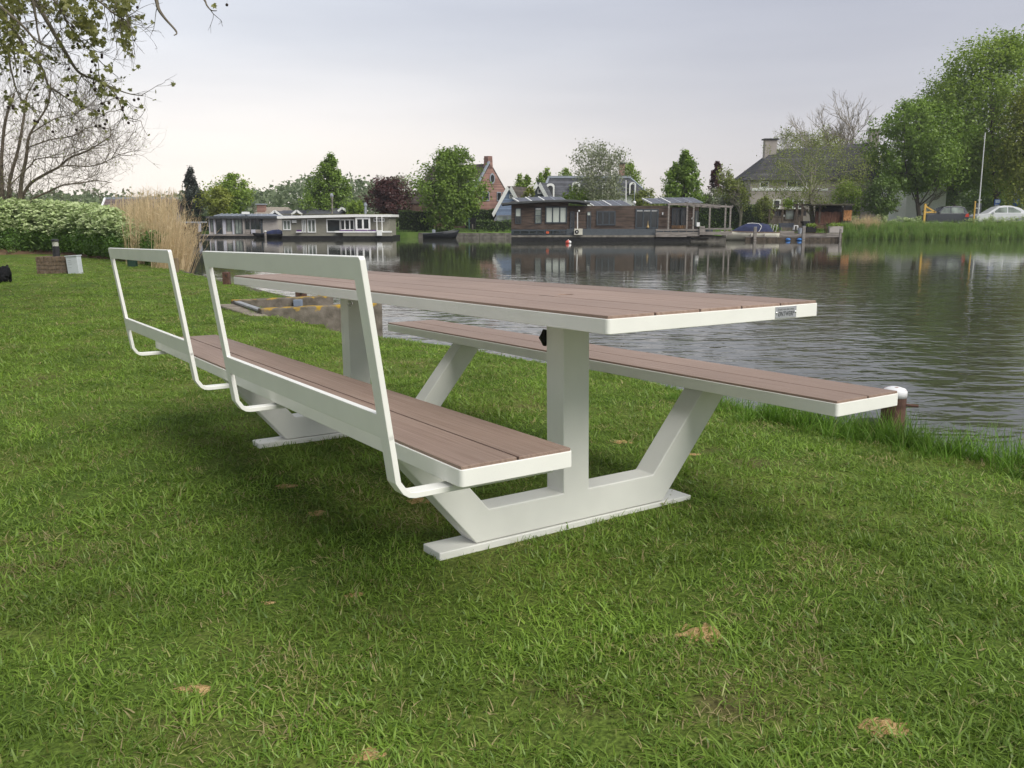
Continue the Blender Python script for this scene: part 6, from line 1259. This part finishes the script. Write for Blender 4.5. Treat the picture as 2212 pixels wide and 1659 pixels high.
for x, y, w, h, lb, m in ((1330, 650, .42, .5, 'dark planter box left of the red brown bench', M_DARKIN), (1840, 655, .62, .55, 'long cream planter box at the right end of the landing', M_GREIGE)):
    p = at(*zD(x, y), Y + 1.5); rt = thing('planter_box', lb, 'planter', p); MB().box(p.x - w, p.x + w, p.y - .2, p.y + .25, p.z - .04, p.z + h).build('box', m, rt, bevel=.02); rg = np.random.default_rng(x); c = rg.uniform(-1, 1, (160, 3)) * np.array([w, .22, .16]) + np.array([0, 0, h + .1]); V, Q = leaf_quads(c, .12, rg); link('plants', arrays_mesh('plants', V, Q, G_FRESH, rg.uniform(0, 1, 160)), rt)
# garden shed with pergola
Y = 88.6; M_SHED = mat('grey_brown_shed_boards', (.17, .14, .115), .85, var=.3, scale=2, stretch=(6, 1, 1)); M_RUST = mat('red_brown_shed', (.14, .062, .038), .85, var=.35, scale=2.5, stretch=(5, 1, 1)); p = at(*zD(500, 450), Y)
root = thing('garden_shed', 'weathered garden shed with pergola frame behind the jetty', 'shed', (p.x, Y, far_z(p.x, Y))); zg = far_z(p.x, Y)
x0, x1, z0, z1_ = rect(zD, 470, 190, 1160, 470, Y); MB().box(x0, x1, Y, Y + 2.5, zg, z1_).build('wall', M_SHED, root); panel(root, 'roof', M_QUAY, zD, (440, 178, 1260, 198), Y, -.3, 2.8)
window(root, zD, (575, 205, 715, 322), Y, M_SHED, M_GLASS, 2, 1, .06); window(root, zD, (1095, 200, 1235, 320), Y, M_SHED, M_GLASS, 1, 1, .06); window(root, zD, (800, 185, 978, 392), Y - .05, M_QUAY, M_GLASSC, 1, 1, .05, 'mirror')
panel(root, 'number_plate', M_WPAINT, zD, (765, 290, 800, 332), Y, -.05, -.01); MB().ball(at(*zD(535, 245), Y - .05), .14, 10, 6, (1, .2, 1)).build('ornament', mat('terracotta', (.35, .18, .10), .8), root)
for x in (470, 740, 1035, 1150): panel(root, 'pergola_post', M_QUAY, zD, (x - 10, 60 if x > 1000 else 180, x + 10, 470), Y - .4, -.06, .06)
panel(root, 'pergola_beam', M_QUAY, zD, (600, 78, 1180, 100), Y - .4, -.06, .06); panel(root, 'pergola_beam', M_QUAY, zD, (380, 343, 740, 357), Y - .4, -.05, .05); panel(root, 'pergola_beam', M_QUAY, zD, (1035, 318, 1160, 334), Y - .4, -.05, .05)
rg = np.random.default_rng(77); c = np.array([tuple(at(*zD(855 + rg.normal() * 50, 70 + rg.normal() * 42), Y - .4)) for _ in range(420)]) + rg.normal(size=(420, 3)) * .12 - np.array(root.location); V, Q = leaf_quads(c, .14, rg); tag(link('climber', arrays_mesh('climber', V, Q, G_FRESH, rg.uniform(0, 1, 420)), root), kind='stuff')
root = thing('open_shelter', 'low red brown open shelter right of the willow trunk', 'shed', (at(*zD(1800, 400), Y).x, Y, zg)); panel(root, 'roof', mat('mossy_roof', (.075, .07, .045), .9, var=.3), zD, (1300, 62, 2190, 95), Y, -.6, 2.6); panel(root, 'back_wall', M_DARKIN, zD, (1430, 95, 2160, 500), Y + 2, -.05, .05)
for k in range(9): panel(root, 'wall_board', M_RUST, zD, (1430 + k * 64, 225 + (k % 3) * 8, 1488 + k * 64, 470), Y + .3, -.03, .03)
panel(root, 'log_store', mat('stacked_logs', (.34, .16, .06), .85, var=.4, scale=6), zD, (2012, 195, 2165, 410), Y, -.1, .4)
for x in (1515, 2010): panel(root, 'post', M_QUAY, zD, (x - 9, 95, x + 9, 470), Y, -.06, .06)
MB().ball(at(*zD(1993, 117), Y - .1), .09, 8, 6).build('globe_lamp', M_WPAINT, root)
p = at(*zD(1225, 470), Y - .8); p.z = zg; root = thing('wheelie_bin', 'black wheelie bin left of the willow trunk', 'bin', p); MB().hexa([p + Vector(v) for v in ((-.24, -.25, .05), (.24, -.25, .05), (.24, .25, .05), (-.24, .25, .05))], [p + Vector(v) for v in ((-.32, -.35, 1.05), (.32, -.35, 1.05), (.32, .35, 1.05), (-.32, .35, 1.05))]).build('body', M_DGREY, root, bevel=.03); MB().box(p.x - .34, p.x + .34, p.y - .37, p.y + .38, p.z + 1.055, p.z + 1.13).build('lid', M_DGREY, root, bevel=.03)
for i in (-1, 1): MB().tube([p + Vector((i * .22, .28, .1)), p + Vector((i * .28, .28, .1))], .1, 10).build('wheel', M_BLACK, root)
for i, (x, y, s) in enumerate(((1390, 400, .55), (1480, 430, .4), (1750, 440, .45), (1900, 440, .5), (2050, 450, .55), (600, 440, .5), (420, 450, .6), (1300, 470, .4))):
    rg = np.random.default_rng(300 + i); p = at(*zD(x, 480), Y - 1.2 - .1 * i); p.z = far_z(p.x, p.y); n = 260; c = rg.normal(size=(n, 3)) * np.array([s * .5, s * .45, s * .38]) + np.array([0, 0, s * .75]); c[:, 2] = np.maximum(c[:, 2], .03); V, Q = leaf_quads(c, .13, rg)
    lbs = ['ivy bush at the foot of the willow trunk', 'small leafy plant right of the willow trunk', 'green garden plant left of the log store', 'bushy garden plant in front of the log store', 'rightmost garden plant beside the open shelter', 'weedy bush in front of the shed window', 'bush at the left corner of the shed', 'small plant beside the black bin']
    rt = thing('garden_plant', lbs[i], 'plant', p, 'garden plants by the jetty'); link('foliage', arrays_mesh('foliage', V, Q, [G_FRESH, G_MID, G_DEEP, G_OLIVE][i % 4], rg.uniform(0, 1, n)), rt); MB().tube([(p.x, p.y, p.z - .05), (p.x, p.y, p.z + s * .8)], .02, 5).build('stem', M_BARK, rt)
# ================================================================== right bank: reeds, parking, signs
L_GR = leafmat('green_reed', (.135, .245, .045), (.29, .43, .105), .38, c3=(.30, .24, .12)); P, R, S, K = [], [], [], []; P2, R2, S2, K2 = [], [], [], []
for i in range(1700):
    x = random.uniform(31.5, 75); y = fbank_y(x) + random.uniform(-.9, 3.0); s = random.uniform(.75, 1.15); P.append((x, y, max(-.1, far_z(x, y) - .15 if y > fbank_y(x) else -.15))); R.append((0, 0, random.uniform(0, 6.28))); S.append((s, s, s)); K.append(random.randrange(4))
for i in range(420):
    x = random.uniform(34, 70); y = fbank_y(x) + random.uniform(3.2, 5.2)
    if 42 < x < 46.5 or random.random() < .3: continue
    s = random.uniform(.8, 1.3); P2.append((x, y, far_z(x, y) - .1)); R2.append((0, 0, random.uniform(0, 6.28))); S2.append((s, s, s * .9)); K2.append(random.randrange(5))
scatter('green_reed_bed', P, R, S, K, [reed(150 + i, L_GR, .75, 1.25, 26, .02, .22) for i in range(4)], 'green reed fringe along the right part of the far bank', 'reeds')
scatter('far_cow_parsley', P2, R2, S2, K2, [parsley(160 + i) for i in range(5)], 'cow parsley in front of the parked cars', 'wildflowers')
P, R, S, K = [], [], [], []
for i in range(60):
    f = random.gauss(0, .5); x0 = at(1870, 480, 87.5).x + f; lean = f * .35; P.append((x0, 87.5 + random.uniform(-.6, .6), .55)); R.append((0, lean, 0)); s = random.uniform(.6, 1.05); S.append((s, s, s)); K.append(random.randrange(2))
scatter('dry_reed_clump', P, R, S, K, [reed(170 + i, L_REED, 1.2, 2.2, 14, .016, .16) for i in range(2)], 'dry straw reed clump on the right of the garden', 'reeds')
# low plants and grass along the middle bank
P, R, S, K = [], [], [], []
for i in range(1100):
    x = random.uniform(-24, 34); y = fbank_y(x) + random.uniform(.3, 5) ; s = random.uniform(.2, .5); P.append((x, y, far_z(x, y) - .05)); R.append((0, 0, random.uniform(0, 6.28))); S.append((s * 1.4, s * 1.4, s)); K.append(random.randrange(4))
scatter('far_bank_grass', P, R, S, K, [reed(180 + i, L_GR, .5, .9, 26, .02, .35) for i in range(4)], 'rough grass on the middle of the far bank', 'grass')
root = thing('bank_edging', 'pale timber edging of the grassy bank by the black boat', 'edging', (-6, 90, 0)); xs = np.linspace(-9.6, .5, 9)
for a, b in zip(xs[:-1], xs[1:]):
    for z0, z1_, o in ((-.3, .24, .0), (.26, .52, .06)): MB().hexa([(a, fbank_y(a) - .14 + o, z0), (b - .03, fbank_y(b) - .14 + o, z0), (b - .03, fbank_y(b) + .03 + o, z0), (a, fbank_y(a) + .03 + o, z0)], [(a, fbank_y(a) - .14 + o, z1_), (b - .03, fbank_y(b) - .14 + o, z1_), (b - .03, fbank_y(b) + .03 + o, z1_), (a, fbank_y(a) + .03 + o, z1_)]).build('board', M_LIP, root)
# cars
M_TYRE = mat('tyre_rubber', (.015, .015, .015), .85)
def car(label, u0, u1, vtop, Y, paint, prof, roof, wins, gz, lamp=None):
    """prof/roof: side outlines as fractions of length and height; front at the left"""
    a, b = at(u0, vtop, Y), at(u1, vtop, Y); L = b.x - a.x; H = a.z - gz; root = thing('parked_car', label, 'car', (a.x, Y, gz)); P_ = lambda f, h, y: Vector((a.x + L * f, Y + y, gz + H * h)); w = 1.68
    n = len(prof); low = MB(); sec = [(0, .06), (.03, 0), (w - .03, 0), (w, .06)]
    vs = []; 
    for y, ins in sec: vs += [P_(.5 + (f - .5) * (1 - ins * .3), .5 + (h - .5) * (1 - ins * .4), y) for f, h in prof]
    fs = [(i * n + j, i * n + (j + 1) % n, (i + 1) * n + (j + 1) % n, (i + 1) * n + j) for i in range(3) for j in range(n)] + [tuple(range(n))[::-1], tuple(range(3 * n, 4 * n))]
    low.add(vs, fs).build('body', paint, root, bevel=.03, smooth=False)
    n = len(roof); vs = []
    for y, t in ((.05, 0), (w - .05, 0)): vs += [P_(f, h, y + (.18 * (h - .55) / .45 if y < 1 else -.18 * (h - .55) / .45)) for f, h in roof]
    MB().add(vs, [(j, (j + 1) % n, n + (j + 1) % n, n + j) for j in range(n)] + [tuple(range(n))[::-1], tuple(range(n, 2 * n))]).build('cabin', paint, root, bevel=.03)
    for wpoly in wins: MB().prism([P_(f, h, .035 + .18 * (h - .55) / .45) for f, h in wpoly], (0, .02, 0)).build('side_window', M_GLASSC, root)
    for f in (.18, .80):
        c = P_(f, 0, .05) + Vector((0, 0, .30)); q = MB(); q.tube([c, c + Vector((0, .2, 0))], .30, 18); wh = q.build('wheel', M_TYRE, root); MB().tube([c - Vector((0, .012, 0)), c], .19, 14).build('rim', M_ZINC, wh)
    if lamp: MB().prism([P_(f, h, -.012) for f, h in lamp], (0, .1, 0)).build('tail_lamp', mat('red_lamp', (.5, .05, .035), .3), root)
    MB().box(P_(.30, 0, 0).x - .1, P_(.30, 0, 0).x + .06, Y - .14, Y + .02, gz + H * .60, gz + H * .69).build('wing_mirror', paint, root, bevel=.02)
M_DKCAR = mat('dark_grey_car_paint', (.045, .05, .06), .25, var=.05, spec=.6); M_SILV = mat('silver_white_car_paint', (.62, .63, .65), .25, var=.03, spec=.6); M_GREYC = mat('grey_car_paint', (.16, .17, .19), .25, var=.05, spec=.6)
hat_p = [(0, .22), (0, .42), (.03, .52), (.26, .60), (.97, .60), (1, .5), (1, .2), (.92, .16), (.06, .16)]; hat_r = [(.22, .58), (.40, .92), (.50, .99), (.78, 1), (.90, .93), (.985, .58)]
hat_w = [[(.29, .61), (.42, .89), (.56, .92), (.56, .61)], [(.585, .61), (.585, .92), (.78, .93), (.86, .88), (.88, .64)]]
gzr = far_z(46, 93); car('dark grey hatchback parked beside the yellow barrier', 2003, 2096, 445, 93, M_DKCAR, hat_p, hat_r, hat_w, gzr, [(.90, .42), (.99, .42), (.985, .60), (.92, .58)])
sed_p = [(0, .25), (0, .44), (.04, .54), (.26, .62), (.9, .62), (1, .56), (1, .22), (.92, .16), (.06, .16)]; sed_r = [(.20, .60), (.38, .93), (.50, 1), (.62, .99), (.78, .88), (.95, .60)]; sed_w = [[(.29, .63), (.41, .88), (.55, .92), (.55, .63)], [(.57, .63), (.57, .92), (.66, .90), (.80, .70), (.80, .63)]]
car('silver white saloon car parked at the right edge', 2112, 2232, 444, 93, M_SILV, sed_p, sed_r, sed_w, gzr)
car('grey car behind the low hedge left of the wooden houseboat', 1064, 1140, 464, 95, M_GREYC, [(1 - f, h) for f, h in hat_p][::-1], [(1 - f, h) for f, h in hat_r][::-1], [[(1 - f, h) for f, h in q][::-1] for q in hat_w], far_z(0, 95), [(.01, .42), (.10, .42), (.08, .58), (.015, .60)])
# yellow barrier, posts, signs, flag pole, lamp
M_YEL = mat('yellow_paint', (.62, .38, .08), .6, var=.08); Y = 91.4; p = at(*z8(868, 1255), Y); gz_ = far_z(p.x, Y); root = thing('yellow_barrier', 'yellow wooden barrier with a slanting brace by the dark car', 'barrier', (p.x, Y, gz_))
a, t_ = at(*z8(868, 1250), Y), at(*z8(868, 1052), Y); MB().box(a.x - .10, a.x + .10, Y - .08, Y + .08, gz_, t_.z).build('post', M_YEL, root, bevel=.01); b = at(*z8(1015, 1165), Y); c = at(*z8(880, 1080), Y); MB().bar(c, b, .1, .14).build('brace', M_YEL, root); MB().bar(at(*z8(885, 1168), Y), b + Vector((.1, 0, 0)), .1, .15).build('rail', M_YEL, root)
p = at(*z8(1543, 1210), 92); t_ = at(*z8(1555, 1032), 92); root = thing('yellow_post', 'yellow post between the two parked cars', 'post', (p.x, 92, far_z(p.x, 92))); MB().tube([(p.x, 92, far_z(p.x, 92)), t_], .075, 8).build('post', M_YEL, root); MB().ball(t_, .10, 8, 6).build('knob', M_YEL, root)
p, t_ = at(*z8(1610, 1060), 96), at(*z8(1690, 98), 96); root = thing('flag_pole', 'tall thin pale flag pole in front of the dark trees', 'flag pole', (p.x, 96, far_z(p.x, 96))); p.z = far_z(p.x, 96); MB().tube([p, t_], [.075, .05], 8).build('pole', M_WPAINT, root); c = at(*z8(1612, 1002), 96); MB().box(c.x - .22, c.x + .22, 95.93, 95.97, c.z - .03, c.z + .03).build('cleat_bar', M_WPAINT, root)
p = at(*z8(1595, 1100), 97); root = thing('ticket_machine', 'dark grey parking ticket machine behind the yellow post', 'ticket machine', (p.x, 97, far_z(p.x, 97))); t_ = at(*z8(1595, 1045), 97); MB().box(p.x - .28, p.x + .28, 96.8, 97.2, far_z(p.x, 97), t_.z).build('cabinet', M_GREYC, root, bevel=.08); panel(root, 'label_strip', M_WPAINT, z8, (1562, 1105, 1620, 1118), 96.8, -.02, -.002)
M_SIGNB = mat('blue_sign_paint', (.03, .12, .42), .4, var=.04); M_SIGNL = mat('pale_sign_print', (.50, .60, .72), .4, var=.25, scale=9)
for i, (x0, y0, x1, y1, lb) in enumerate(((1815, 993, 1890, 1080, 'left blue sign behind the silver car roof'), (2065, 988, 2140, 1086, 'right blue sign with white panels on its pole'))):
    Ys = 96.5; a0, a1, b0, b1 = rect(z8, x0, y0, x1, y1, Ys); root = thing('parking_sign', lb, 'sign', ((a0 + a1) / 2, Ys, far_z(a0, Ys))); MB().box(a0, a1, Ys - .04, Ys, b0, b1).build('sign_board', M_SIGNB, root, bevel=.01); w_ = a1 - a0; h_ = b1 - b0
    MB().box(a0 + w_ * .12, a1 - w_ * .12, Ys - .05, Ys - .042, b0 + h_ * .42, b1 - h_ * .08).build('print_panel', M_SIGNL, root)
    if i == 0:
        MB().box(a0 + w_ * .1, a1 - w_ * .1, Ys - .05, Ys - .042, b0 + h_ * .04, b0 + h_ * .16).build('print_panel', M_WPAINT, root)
        for k, s in enumerate(('.', '.', '.')): pass
    else:
        panel(root, 'white_panel', M_WPAINT, z8, (2095, 955, 2135, 986), Ys, -.04, -.002); panel(root, 'white_panel', M_WPAINT, z8, (2100, 845, 2140, 948), Ys, -.04, -.002); panel(root, 'white_panel', M_WPAINT, z8, (2080, 843, 2092, 945), Ys, -.04, -.002)
    MB().tube([((a0 + a1) / 2, Ys + .03, far_z(a0, Ys)), ((a0 + a1) / 2, Ys + .03, b1 if i == 0 else at(*z8(2100, 838), Ys).z)], .03, 8).build('pole', M_DGREY, root)
Y = 93.8; p = at(*z4(985, 1442), Y); p.z = far_z(p.x, Y); k1, k2 = at(*z4(942, 720), Y), at(*z4(1005, 698), Y); M_TEAL = mat('grey_green_lamp_post', (.09, .16, .155), .5); root = thing('street_lamp', 'grey green street lamp in front of the large riverside tree', 'street lamp', p); MB().tube([p, k1, k1.lerp(k2, .3) + Vector((0, 0, .1)), k2], [.085, .05, .045, .04], 8).build('post', M_TEAL, root); e = at(*z4(1088, 678), Y); MB().bar(k2, e, .26, .13).build('lamp_head', M_WPAINT, root, bevel=.03)
p = at(*z4(1040, 1430), 95); p.z = far_z(p.x, 95); root = thing('wheelie_bin', 'dark wheelie bin against the hedge beside the street lamp', 'bin', p); MB().hexa([p + Vector(v) for v in ((-.3, -.25, .05), (.3, -.25, .05), (.3, .25, .05), (-.3, .25, .05))], [p + Vector(v) for v in ((-.4, -.35, 1.2), (.4, -.35, 1.2), (.4, .35, 1.2), (-.4, .35, 1.2))]).build('body', M_DGREY, root, bevel=.03); MB().box(p.x - .42, p.x + .42, p.y - .38, p.y + .38, p.z + 1.205, p.z + 1.3).build('lid', M_DGREY, root, bevel=.03)
for i, (x, y0, y1, lb) in enumerate(((452, 1370, 1420, 'short pale stake on the grassy bank left of the tree trunk'), (1035, 1370, 1440, 'short pale stake by the dark bin'))):
    p = at(*z4(x, y1), 92.6 + i); p.z = far_z(p.x, p.y); tag(MB().tube([p, p + Vector((0, 0, .75))], .07, 7).build('stake', M_DECKW, None, loc=p), lb, 'stake')

# ================================================================== thin haze over the river
m = bpy.data.materials.new('river_haze'); m.use_nodes = True; t = m.node_tree; t.nodes.clear(); o = t.nodes.new('ShaderNodeOutputMaterial'); v = t.nodes.new('ShaderNodeVolumePrincipled')
v.inputs['Color'].default_value = (.93, .95, 1, 1); v.inputs['Density'].default_value = .0003; v.inputs['Anisotropy'].default_value = 0
t.links.new(v.outputs[0], o.inputs['Volume'])
tag(MB().box(-331, 331, -61, 332, -1.9, 24.5).build('haze', m), kind='stuff')
SC.cycles.volume_bounces = 0
